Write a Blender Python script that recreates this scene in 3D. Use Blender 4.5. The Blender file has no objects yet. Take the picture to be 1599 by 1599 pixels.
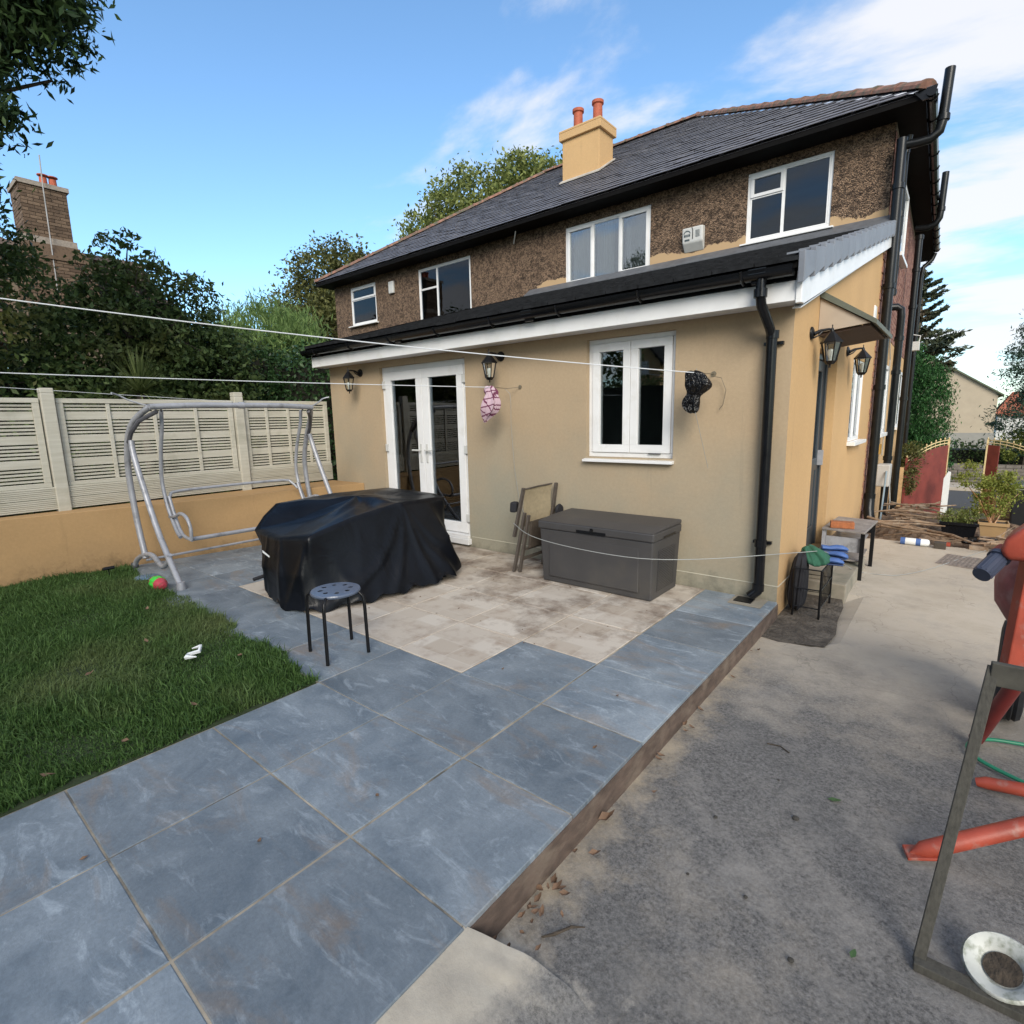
import bpy, math, random
import numpy as np
from mathutils import Vector, Matrix
random.seed(7)
rad = math.radians
scene = bpy.context.scene
col = scene.collection
# ------------------------------------------------------------ camera
cam_d = bpy.data.cameras.new('camera'); cam = bpy.data.objects.new('camera', cam_d); col.objects.link(cam)
cam_d.sensor_width = 36.0; cam_d.lens = 36.0 * 845.19 / 1599.0
cam_d.clip_start = 0.05; cam_d.clip_end = 2000
_y, _p, _r = 0.689251, 0.170193, -0.0215218
fw = Vector((-math.sin(_y)*math.cos(_p), math.cos(_y)*math.cos(_p), -math.sin(_p)))
rt = Vector((math.cos(_y), math.sin(_y), 0)); up = rt.cross(fw)
r2 = math.cos(_r)*rt + math.sin(_r)*up; u2 = -math.sin(_r)*rt + math.cos(_r)*up
CAM = Vector((1.06169, -4.75376, 1.55831))
cam.matrix_world = Matrix(((r2.x, u2.x, -fw.x, CAM.x), (r2.y, u2.y, -fw.y, CAM.y), (r2.z, u2.z, -fw.z, CAM.z), (0, 0, 0, 1)))
scene.camera = cam
# ------------------------------------------------------------ world, sun, exposure
SUN_EL, SUN_AZ = 30.0, 140.0          # azimuth clockwise from +Y
world = bpy.data.worlds.new('World'); scene.world = world; world.use_nodes = True
nt = world.node_tree; nt.nodes.clear(); N = nt.nodes; L = nt.links
wo = N.new('ShaderNodeOutputWorld'); bg = N.new('ShaderNodeBackground'); L.new(bg.outputs[0], wo.inputs[0])
bg.inputs[1].default_value = 0.13
sky = N.new('ShaderNodeTexSky'); sky.sky_type = 'NISHITA'; sky.sun_disc = False
sky.sun_elevation = rad(SUN_EL); sky.sun_rotation = rad(SUN_AZ); sky.dust_density = 0.6; sky.ozone_density = 1.0; sky.air_density = 1.0
tc = N.new('ShaderNodeTexCoord'); sep = N.new('ShaderNodeSeparateXYZ'); L.new(tc.outputs['Generated'], sep.inputs[0])
def wmath(op, a, b=None, clamp=False):
    n = N.new('ShaderNodeMath'); n.operation = op; n.use_clamp = clamp
    for i, s in enumerate((a, b)):
        if s is None: continue
        if isinstance(s, (int, float)): n.inputs[i].default_value = s
        else: L.new(s, n.inputs[i])
    return n.outputs[0]
zc = wmath('ADD', wmath('MAXIMUM', sep.outputs[2], 0.0), 0.12)
cx = wmath('DIVIDE', sep.outputs[0], zc); cy = wmath('DIVIDE', sep.outputs[1], zc)
comb = N.new('ShaderNodeCombineXYZ'); L.new(cx, comb.inputs[0]); L.new(cy, comb.inputs[1])
mp = N.new('ShaderNodeMapping'); mp.inputs['Location'].default_value = (3.1, 1.7, 0); mp.inputs['Rotation'].default_value = (0, 0, rad(-35)); mp.inputs['Scale'].default_value = (0.95, 1.55, 1)
L.new(comb.outputs[0], mp.inputs[0])
n1 = N.new('ShaderNodeTexNoise'); n1.inputs['Scale'].default_value = 1.05; n1.inputs['Detail'].default_value = 9; n1.inputs['Roughness'].default_value = 0.56; n1.inputs['Distortion'].default_value = 0.25
L.new(mp.outputs[0], n1.inputs[0])
# cloud bank lies towards +X (the right of the picture): threshold falls with azimuth
dotr = wmath('ADD', wmath('ADD', wmath('MULTIPLY', sep.outputs[0], 0.93), wmath('MULTIPLY', sep.outputs[1], 0.10)), wmath('MULTIPLY', wmath('MINIMUM', sep.outputs[1], 0.0), -1.1))  # last term: extra unseen cloud behind the camera, added for more neutral light
bank = N.new('ShaderNodeMapRange'); bank.inputs[1].default_value = -0.70; bank.inputs[2].default_value = 0.0; bank.inputs[3].default_value = -0.13; bank.inputs[4].default_value = 0.11
L.new(dotr, bank.inputs[0])
dens = wmath('ADD', n1.outputs[0], bank.outputs[0])
mr = N.new('ShaderNodeMapRange'); mr.interpolation_type = 'SMOOTHSTEP'; mr.inputs[1].default_value = 0.50; mr.inputs[2].default_value = 0.66; mr.inputs[4].default_value = 0.9
L.new(dens, mr.inputs[0])
low = N.new('ShaderNodeMapRange'); low.inputs[1].default_value = -0.02; low.inputs[2].default_value = 0.10; L.new(sep.outputs[2], low.inputs[0])
cm = wmath('MULTIPLY', mr.outputs[0], low.outputs[0])
mx = N.new('ShaderNodeMix'); mx.data_type = 'RGBA'; L.new(cm, mx.inputs[0]); tint = N.new('ShaderNodeMix'); tint.data_type = 'RGBA'; tint.blend_type = 'MULTIPLY'; tint.inputs[0].default_value = 1.0; tint.inputs[7].default_value = (0.72, 0.92, 1.03, 1); L.new(sky.outputs[0], tint.inputs[6]); L.new(tint.outputs[2], mx.inputs[6]); mx.inputs[7].default_value = (3.8, 3.8, 3.9, 1)
L.new(mx.outputs[2], bg.inputs[0])
sun_d = bpy.data.lights.new('sun', 'SUN'); sun_d.energy = 2.0; sun_d.angle = rad(32); sun_d.color = (1.0, 0.93, 0.82)
sun = bpy.data.objects.new('sun', sun_d); col.objects.link(sun)
sd = Vector((math.sin(rad(SUN_AZ))*math.cos(rad(SUN_EL)), math.cos(rad(SUN_AZ))*math.cos(rad(SUN_EL)), math.sin(rad(SUN_EL))))
sun.rotation_euler = sd.to_track_quat('Z', 'Y').to_euler()
scene.view_settings.view_transform = 'Standard'; scene.view_settings.look = 'None'
scene.view_settings.exposure = 1.0; scene.view_settings.gamma = 1.0; scene.view_settings.use_curve_mapping = False
scene.render.engine = 'CYCLES'

# ------------------------------------------------------------ materials
MATS = {}
def _new(name):
    m = bpy.data.materials.new(name); m.use_nodes = True; m.node_tree.nodes.clear()
    out = m.node_tree.nodes.new('ShaderNodeOutputMaterial'); b = m.node_tree.nodes.new('ShaderNodeBsdfPrincipled')
    m.node_tree.links.new(b.outputs[0], out.inputs[0]); MATS[name] = m
    return m, m.node_tree.nodes, m.node_tree.links, b, out
def nd(n, t, **k):
    x = n.new(t)
    for a, v in k.items():
        if a in ('operation', 'blend_type', 'data_type', 'interpolation_type', 'feature', 'distance', 'vector_type', 'wave_type', 'bands_direction'): setattr(x, a, v)
        else: x.inputs[a.replace('_', ' ')].default_value = v
    return x
def coords(n, l, stretch=None, rot=None, per_object=False):
    tc = n.new('ShaderNodeTexCoord'); src = tc.outputs['Object']
    if per_object:
        oi = n.new('ShaderNodeObjectInfo'); vm = nd(n, 'ShaderNodeVectorMath', operation='SCALE'); cb = n.new('ShaderNodeCombineXYZ')
        for i in range(3): l.new(oi.outputs['Random'], cb.inputs[i])
        l.new(cb.outputs[0], vm.inputs[0]); vm.inputs['Scale'].default_value = 37.0
        ad = nd(n, 'ShaderNodeVectorMath', operation='ADD'); l.new(src, ad.inputs[0]); l.new(vm.outputs[0], ad.inputs[1]); src = ad.outputs[0]
    if stretch or rot:
        m = n.new('ShaderNodeMapping'); l.new(src, m.inputs[0])
        if stretch: m.inputs['Scale'].default_value = stretch
        if rot: m.inputs['Rotation'].default_value = rot
        src = m.outputs[0]
    return src
def noise(n, l, src, scale, detail=4, rough=0.55, dist=0.0):
    x = nd(n, 'ShaderNodeTexNoise', Scale=scale, Detail=detail, Roughness=rough, Distortion=dist); l.new(src, x.inputs['Vector']); return x.outputs[0]
def ramp(n, l, fac, a, b, lo=0.3, hi=0.7):
    mr = nd(n, 'ShaderNodeMapRange'); mr.inputs[1].default_value = lo; mr.inputs[2].default_value = hi; l.new(fac, mr.inputs[0])
    m = nd(n, 'ShaderNodeMix', data_type='RGBA'); l.new(mr.outputs[0], m.inputs[0])
    for i, c in ((6, a), (7, b)):
        if hasattr(c, 'links'): l.new(c, m.inputs[i])
        else: m.inputs[i].default_value = (*c, 1)
    return m.outputs[2]
def mixc(n, l, fac, a, b, lo=0.0, hi=1.0): return ramp(n, l, fac, a, b, lo, hi)
def bump(n, l, b, h, strength=0.3, dist=0.01):
    x = nd(n, 'ShaderNodeBump', Strength=strength, Distance=dist); l.new(h, x.inputs['Height']); l.new(x.outputs[0], b.inputs['Normal']); return x
def M(name, c, rough=0.6, var=0.18, vs=4.0, bs=0, bst=0.2, bd=0.004, metal=0.0, spec=0.5, stretch=None, per=False, c2=None, c2s=1.5, c2lo=0.5, c2hi=0.7, rvar=0.0):
    if name in MATS: return MATS[name]
    m, n, l, b, o = _new(name)
    src = coords(n, l, stretch, per_object=per)
    f = noise(n, l, src, vs)
    cc = ramp(n, l, f, tuple(x*(1-var) for x in c), tuple(min(1, x*(1+var)) for x in c))
    if c2:
        cc = ramp(n, l, noise(n, l, src, c2s, 5, 0.6), cc, c2, c2lo, c2hi)
    l.new(cc, b.inputs['Base Color'])
    b.inputs['Roughness'].default_value = rough; b.inputs['Metallic'].default_value = metal
    if rvar:
        rr = nd(n, 'ShaderNodeMapRange'); rr.inputs[3].default_value = rough-rvar; rr.inputs[4].default_value = rough+rvar; l.new(noise(n, l, src, vs*2), rr.inputs[0]); l.new(rr.outputs[0], b.inputs['Roughness'])
    b.inputs['Specular IOR Level'].default_value = spec
    if bs: bump(n, l, b, noise(n, l, src, bs, 3), bst, bd)
    return m
white = M('white_upvc', (0.74, 0.74, 0.74), 0.35, 0.05, 3, c2=(0.64, 0.63, 0.60), c2s=7, c2lo=0.55, c2hi=0.85)
blackpl = M('black_plastic', (0.006, 0.0065, 0.008), 0.22, 0.2, 6, rvar=0.08, spec=0.3)
blackmt = M('black_metal', (0.006, 0.006, 0.007), 0.38, 0.2, 8, spec=0.3)
blackcast = M('black_cast_iron', (0.006, 0.007, 0.008), 0.32, 0.3, 9, bs=90, bst=0.15, spec=0.3)
soffitm = M('black_stained_timber', (0.005, 0.0045, 0.0045), 0.7, 0.3, 6, spec=0.1)
leadm = M('lead_flashing', (0.1, 0.105, 0.115), 0.5, 0.2, 10, bs=30)
terra = M('red_clay', (0.36, 0.085, 0.04), 0.7, 0.2, 9)
ridgem = M('weathered_ridge_clay', (0.21, 0.105, 0.075), 0.85, 0.35, 7, bs=60, per=True, c2=(0.09, 0.085, 0.06), c2s=9, c2lo=0.45, c2hi=0.62)
woodgrey = M('weathered_grey_wood', (0.105, 0.085, 0.07), 0.8, 0.3, 14, bs=60, bst=0.4, stretch=(8, 8, 1), c2=(0.19, 0.17, 0.15), c2s=6)
slingm = M('khaki_sling_fabric', (0.27, 0.22, 0.14), 0.8, 0.12, 30, bs=300, bst=0.3)
greyframe = M('taupe_painted_frame', (0.075, 0.062, 0.052), 0.5, 0.2, 10)
boxm = M('charcoal_resin', (0.050, 0.048, 0.049), 0.5, 0.1, 3, bs=300, bst=0.2, bd=0.001, c2=(0.066, 0.061, 0.056), c2s=2.5)
silver = M('silver_grey_tube', (0.33, 0.335, 0.36), 0.4, 0.12, 14, metal=0.2, c2=(0.2, 0.2, 0.21), c2s=9, c2lo=0.55, c2hi=0.7)
rustdark = M('dark_joint_plastic', (0.07, 0.07, 0.08), 0.5, 0.3, 9)
gratem = M('galvanised_grating', (0.24, 0.20, 0.17), 0.6, 0.3, 12, metal=0.3)
redp = M('faded_red_paint', (0.33, 0.055, 0.03), 0.5, 0.25, 7, bs=60, bst=0.15, c2=(0.30, 0.17, 0.14), c2s=16, c2lo=0.55, c2hi=0.75)
drumm = M('dusty_drum_paint', (0.24, 0.07, 0.065), 0.6, 0.3, 9, bs=40, c2=(0.33, 0.2, 0.18), c2s=7, c2lo=0.45, c2hi=0.7)
rubber = M('black_rubber', (0.02, 0.021, 0.025), 0.8, 0.3, 12)
bluegrey = M('blue_black_grip', (0.035, 0.045, 0.075), 0.4, 0.2, 9)
hosem = M('green_hose', (0.02, 0.2, 0.11), 0.4, 0.2, 9)
creampt = M('cream_paint', (0.6, 0.47, 0.25), 0.5, 0.1, 9, c2=(0.3, 0.16, 0.08), c2s=14, c2lo=0.6, c2hi=0.7)
gatered = M('worn_red_gate_paint', (0.17, 0.032, 0.024), 0.5, 0.2, 4, c2=(0.11, 0.018, 0.015), c2s=2.6, c2lo=0.58, c2hi=0.7)
greentex = M('dark_green_cloth', (0.02, 0.095, 0.055), 0.85, 0.2, 20, bs=60)
bluerub = M('blue_foam_rubber', (0.05, 0.11, 0.30), 0.6, 0.15, 9)
navy = M('dark_navy_rubber', (0.02, 0.04, 0.11), 0.6, 0.15, 9)
bagm = M('black_bin_liner', (0.004, 0.004, 0.005), 0.2, 0.1, 9, bs=22, bst=1.0, bd=0.04, spec=0.4)
bagfab = M('black_fabric', (0.012, 0.012, 0.016), 0.85, 0.2, 9)
brickred = M('loose_orange_brick', (0.33, 0.11, 0.04), 0.8, 0.3, 22, bs=60)
tabgrey = M('grey_laminate', (0.22, 0.2, 0.19), 0.5, 0.15, 9, c2=(0.33, 0.3, 0.28), c2s=16)
stepm = M('grey_cement_step', (0.27, 0.24, 0.19), 0.85, 0.2, 6, bs=60, bst=0.4, c2=(0.12, 0.12, 0.09), c2s=3)
whitepl = M('off_white_plastic', (0.52, 0.52, 0.5), 0.5, 0.1, 5)
meterm = M('grey_meter_box', (0.42, 0.41, 0.39), 0.5, 0.1, 5)
wirem = M('white_line', (0.6, 0.62, 0.64), 0.5, 0.1, 5)
cablem = M('thin_grey_cable', (0.3, 0.31, 0.3), 0.5, 0.1, 5)
pinkm = M('pink_cushion_cloth', (0.5, 0.08, 0.18), 0.8, 0.1, 5)
pinewood = M('honey_wood', (0.3, 0.15, 0.06), 0.5, 0.1, 5)
curtm = M('grey_net_curtain', (0.30, 0.29, 0.29), 0.9, 0.2, 8, stretch=(14, 14, 0.6))
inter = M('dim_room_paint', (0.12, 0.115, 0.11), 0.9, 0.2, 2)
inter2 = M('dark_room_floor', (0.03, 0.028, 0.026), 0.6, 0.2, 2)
doorm = M('dark_blue_grey_door', (0.035, 0.045, 0.055), 0.35, 0.1, 5)
plantpot = M('tan_plastic_trough', (0.36, 0.23, 0.11), 0.6, 0.1, 5)
binm = M('black_bin_plastic', (0.012, 0.013, 0.015), 0.35, 0.2, 5)
soilm = M('dark_soil', (0.05, 0.038, 0.027), 0.95, 0.4, 20, bs=40, bst=0.8, bd=0.02)
barkm = M('grey_brown_bark', (0.1, 0.08, 0.06), 0.9, 0.35, 12, bs=30, bst=0.6, stretch=(3, 3, 0.6))
stickm = M('dry_branch_bark', (0.21, 0.14, 0.09), 0.9, 0.4, 12, bs=60, per=True, c2=(0.3, 0.24, 0.18), c2s=8)
asphalt = M('asphalt', (0.06, 0.06, 0.062), 0.9, 0.2, 30, bs=200)
stonem = M('grey_rubble_stone', (0.16, 0.14, 0.12), 0.9, 0.35, 6, bs=50, per=True)
drywood = M('grey_board', (0.055, 0.052, 0.043), 0.85, 0.3, 20, bs=90, bst=0.4, stretch=(6, 6, 1))
paperm = M('white_paper', (0.7, 0.72, 0.72), 0.7, 0.05, 9)
toyg = M('lime_plastic', (0.05, 0.55, 0.06), 0.4, 0.1, 9); toyr = M('crimson_plastic', (0.42, 0.05, 0.07), 0.4, 0.1, 9)
discm = M('pale_blue_plastic', (0.12, 0.2, 0.3), 0.4, 0.1, 9)
deadleaf = M('dry_leaf', (0.15, 0.09, 0.055), 0.8, 0.4, 9, per=True)
greenleaf = M('fallen_green_leaf', (0.04, 0.085, 0.025), 0.6, 0.2, 9)
stool_top = M('stool_steel_paint', (0.10, 0.125, 0.18), 0.3, 0.1, 9)
pebbledark = M('small_stone', (0.04, 0.036, 0.03), 0.9, 0.3, 9)

def glassmat(name, tint=(0.85, 0.9, 0.92), refl=0.12):
    m, n, l, b, o = _new(name); n.remove(b)
    tr = n.new('ShaderNodeBsdfTransparent'); tr.inputs[0].default_value = (*tint, 1)
    gl = n.new('ShaderNodeBsdfGlossy'); gl.inputs['Roughness'].default_value = 0.01; gl.inputs[0].default_value = (0.93, 0.96, 1, 1)
    fr = n.new('ShaderNodeFresnel'); fr.inputs[0].default_value = 1.5
    ad = nd(n, 'ShaderNodeMath', operation='ADD'); l.new(fr.outputs[0], ad.inputs[0]); ad.inputs[1].default_value = refl
    tcn = n.new('ShaderNodeTexCoord'); nz = noise(n, l, tcn.outputs['Object'], 1.3, 1); bp = nd(n, 'ShaderNodeBump', Strength=0.04, Distance=0.05); l.new(nz, bp.inputs['Height']); l.new(bp.outputs[0], gl.inputs['Normal'])
    mxs = n.new('ShaderNodeMixShader'); l.new(ad.outputs[0], mxs.inputs[0]); l.new(tr.outputs[0], mxs.inputs[1]); l.new(gl.outputs[0], mxs.inputs[2]); l.new(mxs.outputs[0], o.inputs[0])
    return m
glass = glassmat('window_glass', (0.8, 0.85, 0.85), 0.05)
glass_up = glassmat('upstairs_glass', (0.6, 0.66, 0.7), 0.0)
glass_mid = glassmat('landing_glass', (0.85, 0.9, 0.9), 0.10)
lampglass = glassmat('lamp_glass', (0.92, 0.93, 0.9), 0.08)

def render_mat(name, top, stain, zlo, zhi, amt=1.0):
    # smooth coloured render, algae-grey staining that fades out with height
    m, n, l, b, o = _new(name); src = coords(n, l)
    base = ramp(n, l, noise(n, l, src, 1.2, 5), tuple(x*0.94 for x in top), tuple(x*1.05 for x in top))
    sp = n.new('ShaderNodeSeparateXYZ'); l.new(src, sp.inputs[0])
    h = nd(n, 'ShaderNodeMapRange'); h.inputs[1].default_value = zhi; h.inputs[2].default_value = zlo; h.inputs[3].default_value = -0.35; h.inputs[4].default_value = 0.32*amt; l.new(sp.outputs[2], h.inputs[0])
    a = nd(n, 'ShaderNodeMath', operation='ADD'); l.new(noise(n, l, src, 0.9, 6, 0.62), a.inputs[0]); l.new(h.outputs[0], a.inputs[1])
    c = ramp(n, l, a.outputs[0], base, stain, 0.38, 0.92)
    st = coords(n, l, (5, 5, 0.35)); c = ramp(n, l, noise(n, l, st, 1.6, 5, 0.6), c, tuple(x*0.62 for x in stain), 0.64, 0.95)
    tf = ramp(n, l, noise(n, l, src, 34, 8, 0.8), (0.90, 0.90, 0.90), (1.07, 1.07, 1.07), 0.3, 0.7); tm_ = nd(n, 'ShaderNodeMix', data_type='RGBA', blend_type='MULTIPLY'); tm_.inputs[0].default_value = 1.0; l.new(c, tm_.inputs[6]); l.new(tf, tm_.inputs[7]); c = tm_.outputs[2]
    d_ = nd(n, 'ShaderNodeMapRange'); d_.inputs[1].default_value = 0.42; d_.inputs[2].default_value = 0.0; d_.inputs[3].default_value = -0.3; d_.inputs[4].default_value = 0.16; l.new(sp.outputs[2], d_.inputs[0])
    da = nd(n, 'ShaderNodeMath', operation='ADD'); l.new(noise(n, l, src, 5, 8, 0.7), da.inputs[0]); l.new(d_.outputs[0], da.inputs[1]); c = ramp(n, l, da.outputs[0], c, tuple(x*0.5 for x in stain), 0.52, 0.85)
    l.new(c, b.inputs['Base Color']); b.inputs['Roughness'].default_value = 0.9; b.inputs['Specular IOR Level'].default_value = 0.25
    hh = nd(n, 'ShaderNodeMath', operation='ADD'); l.new(noise(n, l, src, 130, 3), hh.inputs[0]); l.new(noise(n, l, coords(n, l, (1, 1, 2.2)), 3.5, 5, 0.6), hh.inputs[1])
    bump(n, l, b, hh.outputs[0], 0.30, 0.006)
    return m
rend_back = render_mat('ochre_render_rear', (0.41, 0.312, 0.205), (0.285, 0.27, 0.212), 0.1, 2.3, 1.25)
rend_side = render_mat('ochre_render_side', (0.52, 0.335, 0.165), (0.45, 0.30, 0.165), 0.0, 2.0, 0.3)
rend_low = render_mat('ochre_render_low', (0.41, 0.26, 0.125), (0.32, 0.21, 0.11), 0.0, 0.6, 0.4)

def pebbledash():
    m, n, l, b, o = _new('brown_pebbledash'); src = coords(n, l)
    v = nd(n, 'ShaderNodeTexVoronoi', Scale=55.0); l.new(src, v.inputs['Vector'])
    vc = nd(n, 'ShaderNodeSeparateColor'); l.new(v.outputs['Color'], vc.inputs[0])
    c = ramp(n, l, vc.outputs[0], (0.045, 0.028, 0.018), (0.34, 0.225, 0.145), 0.1, 1.0)
    c = ramp(n, l, noise(n, l, src, 8, 6, 0.6), c, (0.035, 0.02, 0.012), 0.5, 0.72)
    c = ramp(n, l, noise(n, l, src, 0.8, 4), c, (0.20, 0.13, 0.08), 0.55, 1.1)
    # patch of new ochre render brushed over the foot of the wall
    sp = n.new('ShaderNodeSeparateXYZ'); l.new(src, sp.inputs[0])
    k1 = nd(n, 'ShaderNodeMapRange'); k1.inputs[1].default_value = -7.2; k1.inputs[2].default_value = -5.9; k1.inputs[3].default_value = 3.95; k1.inputs[4].default_value = 4.36; l.new(sp.outputs[0], k1.inputs[0])
    nz = noise(n, l, coords(n, l, (1, 1, 1)), 1.7, 5, 0.6)
    w = nd(n, 'ShaderNodeMath', operation='MULTIPLY_ADD'); l.new(nz, w.inputs[0]); w.inputs[1].default_value = 0.42; l.new(k1.outputs[0], w.inputs[2])
    d = nd(n, 'ShaderNodeMath', operation='SUBTRACT'); l.new(w.outputs[0], d.inputs[0]); l.new(sp.outputs[2], d.inputs[1])
    fine = noise(n, l, src, 28, 3); d2 = nd(n, 'ShaderNodeMath', operation='MULTIPLY_ADD'); l.new(fine, d2.inputs[0]); d2.inputs[1].default_value = 0.08; l.new(d.outputs[0], d2.inputs[2])
    mk = nd(n, 'ShaderNodeMapRange'); mk.inputs[1].default_value = 0.20; mk.inputs[2].default_value = 0.215; l.new(d2.outputs[0], mk.inputs[0])
    c = mixc(n, l, mk.outputs[0], c, (0.43, 0.295, 0.165))
    l.new(c, b.inputs['Base Color']); b.inputs['Roughness'].default_value = 0.9
    inv = nd(n, 'ShaderNodeMath', operation='SUBTRACT'); inv.inputs[0].default_value = 1.0; l.new(mk.outputs[0], inv.inputs[1])
    st = nd(n, 'ShaderNodeMath', operation='MULTIPLY'); l.new(inv.outputs[0], st.inputs[0]); l.new(v.outputs['Distance'], st.inputs[1])
    bp = bump(n, l, b, st.outputs[0], 0.9, -0.03)
    return m
dash = pebbledash()

def slate_mat(name, c1, c2, rustamt=0.66):
    m, n, l, b, o = _new(name)
    src = coords(n, l, per_object=True)
    mpn = n.new('ShaderNodeMapping'); l.new(src, mpn.inputs[0]); mpn.inputs['Scale'].default_value = (1.0, 2.6, 1); mpn.inputs['Rotation'].default_value = (0, 0, rad(33))
    oi = n.new('ShaderNodeObjectInfo')
    cc = ramp(n, l, noise(n, l, src, 2.1, 8, 0.66, 0.6), tuple(x*0.88 for x in c1), c2, 0.34, 0.66)
    str_ = noise(n, l, mpn.outputs[0], 3.6, 12, 0.72, 1.3)
    cc = ramp(n, l, str_, cc, tuple(min(1, x*1.5+0.03) for x in c2), 0.53, 0.76)
    warm = ramp(n, l, noise(n, l, mpn.outputs[0], 1.5, 7, 0.7, 0.8), (0, 0, 0), (1, 1, 1), rustamt-0.12, rustamt+0.05)
    g = nd(n, 'ShaderNodeSeparateColor'); l.new(warm, g.inputs[0]); gm = nd(n, 'ShaderNodeMath', operation='MULTIPLY'); l.new(g.outputs[0], gm.inputs[0]); gm.inputs[1].default_value = 0.6
    cc = mixc(n, l, gm.outputs[0], cc, (0.25, 0.185, 0.13))
    fg = ramp(n, l, noise(n, l, src, 70, 6, 0.8), (0.80, 0.80, 0.80), (1.16, 1.16, 1.16), 0.3, 0.7); fm = nd(n, 'ShaderNodeMix', data_type='RGBA', blend_type='MULTIPLY'); fm.inputs[0].default_value = 1.0; l.new(cc, fm.inputs[6]); l.new(fg, fm.inputs[7]); cc = fm.outputs[2]
    br = nd(n, 'ShaderNodeMapRange'); br.inputs[3].default_value = 0.82; br.inputs[4].default_value = 1.16; l.new(oi.outputs['Random'], br.inputs[0])
    hs = nd(n, 'ShaderNodeHueSaturation'); l.new(br.outputs[0], hs.inputs['Value']); l.new(cc, hs.inputs['Color'])
    l.new(hs.outputs[0], b.inputs['Base Color'])
    rr = nd(n, 'ShaderNodeMapRange'); rr.inputs[3].default_value = 0.42; rr.inputs[4].default_value = 0.7; l.new(str_, rr.inputs[0]); l.new(rr.outputs[0], b.inputs['Roughness'])
    bump(n, l, b, noise(n, l, mpn.outputs[0], 9, 9, 0.7, 1.0), 0.35, 0.006)
    return m
slabm = slate_mat('blue_grey_porcelain_slate', (0.135, 0.170, 0.205), (0.235, 0.270, 0.300))
roofslate = M('grey_roof_slate', (0.125, 0.124, 0.142), 0.55, 0.3, 6, bs=40, bst=0.3, per=True, c2=(0.19, 0.18, 0.18), c2s=4, c2lo=0.5, c2hi=0.8)
rooftile = M('dark_concrete_tile', (0.018, 0.019, 0.021), 0.95, 0.35, 12, bs=90, bst=0.8, spec=0.08)
vergem = M('grey_verge_cap', (0.17, 0.185, 0.215), 0.5, 0.12, 5)
groutm = M('pale_grout', (0.33, 0.285, 0.22), 0.95, 0.4, 7, bs=60, c2=(0.12, 0.11, 0.09), c2s=3.2, c2lo=0.5, c2hi=0.62)
def travertine():
    m, n, l, b, o = _new('beige_travertine_print'); src = coords(n, l, per_object=True); s0 = coords(n, l)
    br = nd(n, 'ShaderNodeTexBrick', Scale=1.0, Mortar_Size=0.006, Brick_Width=0.24, Row_Height=0.2005); br.offset = 0.42; br.squash = 1.6; br.squash_frequency = 2
    l.new(src, br.inputs['Vector']); br.inputs['Color1'].default_value = (0, 0, 0, 1); br.inputs['Color2'].default_value = (1, 1, 1, 1); br.inputs['Mortar'].default_value = (0.5, 0.5, 0.5, 1)
    sc = nd(n, 'ShaderNodeSeparateColor'); l.new(br.outputs[0], sc.inputs[0])
    c = ramp(n, l, sc.outputs[0], (0.43, 0.365, 0.295), (0.56, 0.505, 0.435), 0.0, 1.0)
    c = ramp(n, l, noise(n, l, src, 7, 7, 0.65), c, (0.29, 0.215, 0.16), 0.5, 0.82)
    mm = nd(n, 'ShaderNodeMath', operation='MULTIPLY'); l.new(br.outputs['Fac'], mm.inputs[0]); mm.inputs[1].default_value = 0.30
    c = mixc(n, l, mm.outputs[0], c, (0.52, 0.47, 0.40))
    # trodden-in mud, heavier towards the wall of the house
    w = n.new('ShaderNodeNewGeometry'); sp = n.new('ShaderNodeSeparateXYZ'); l.new(w.outputs['Position'], sp.inputs[0])
    g = nd(n, 'ShaderNodeMapRange'); g.inputs[1].default_value = -2.4; g.inputs[2].default_value = 0.1; g.inputs[3].default_value = -0.02; g.inputs[4].default_value = 0.17; l.new(sp.outputs[1], g.inputs[0])
    a = nd(n, 'ShaderNodeMath', operation='ADD'); l.new(noise(n, l, w.outputs['Position'], 1.9, 8, 0.72), a.inputs[0]); l.new(g.outputs[0], a.inputs[1])
    c = ramp(n, l, a.outputs[0], c, (0.10, 0.06, 0.038), 0.56, 0.78)
    l.new(c, b.inputs['Base Color']); b.inputs['Roughness'].default_value = 0.6
    bump(n, l, b, noise(n, l, src, 40, 4), 0.15, 0.003)
    return m
travm = travertine()
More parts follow.
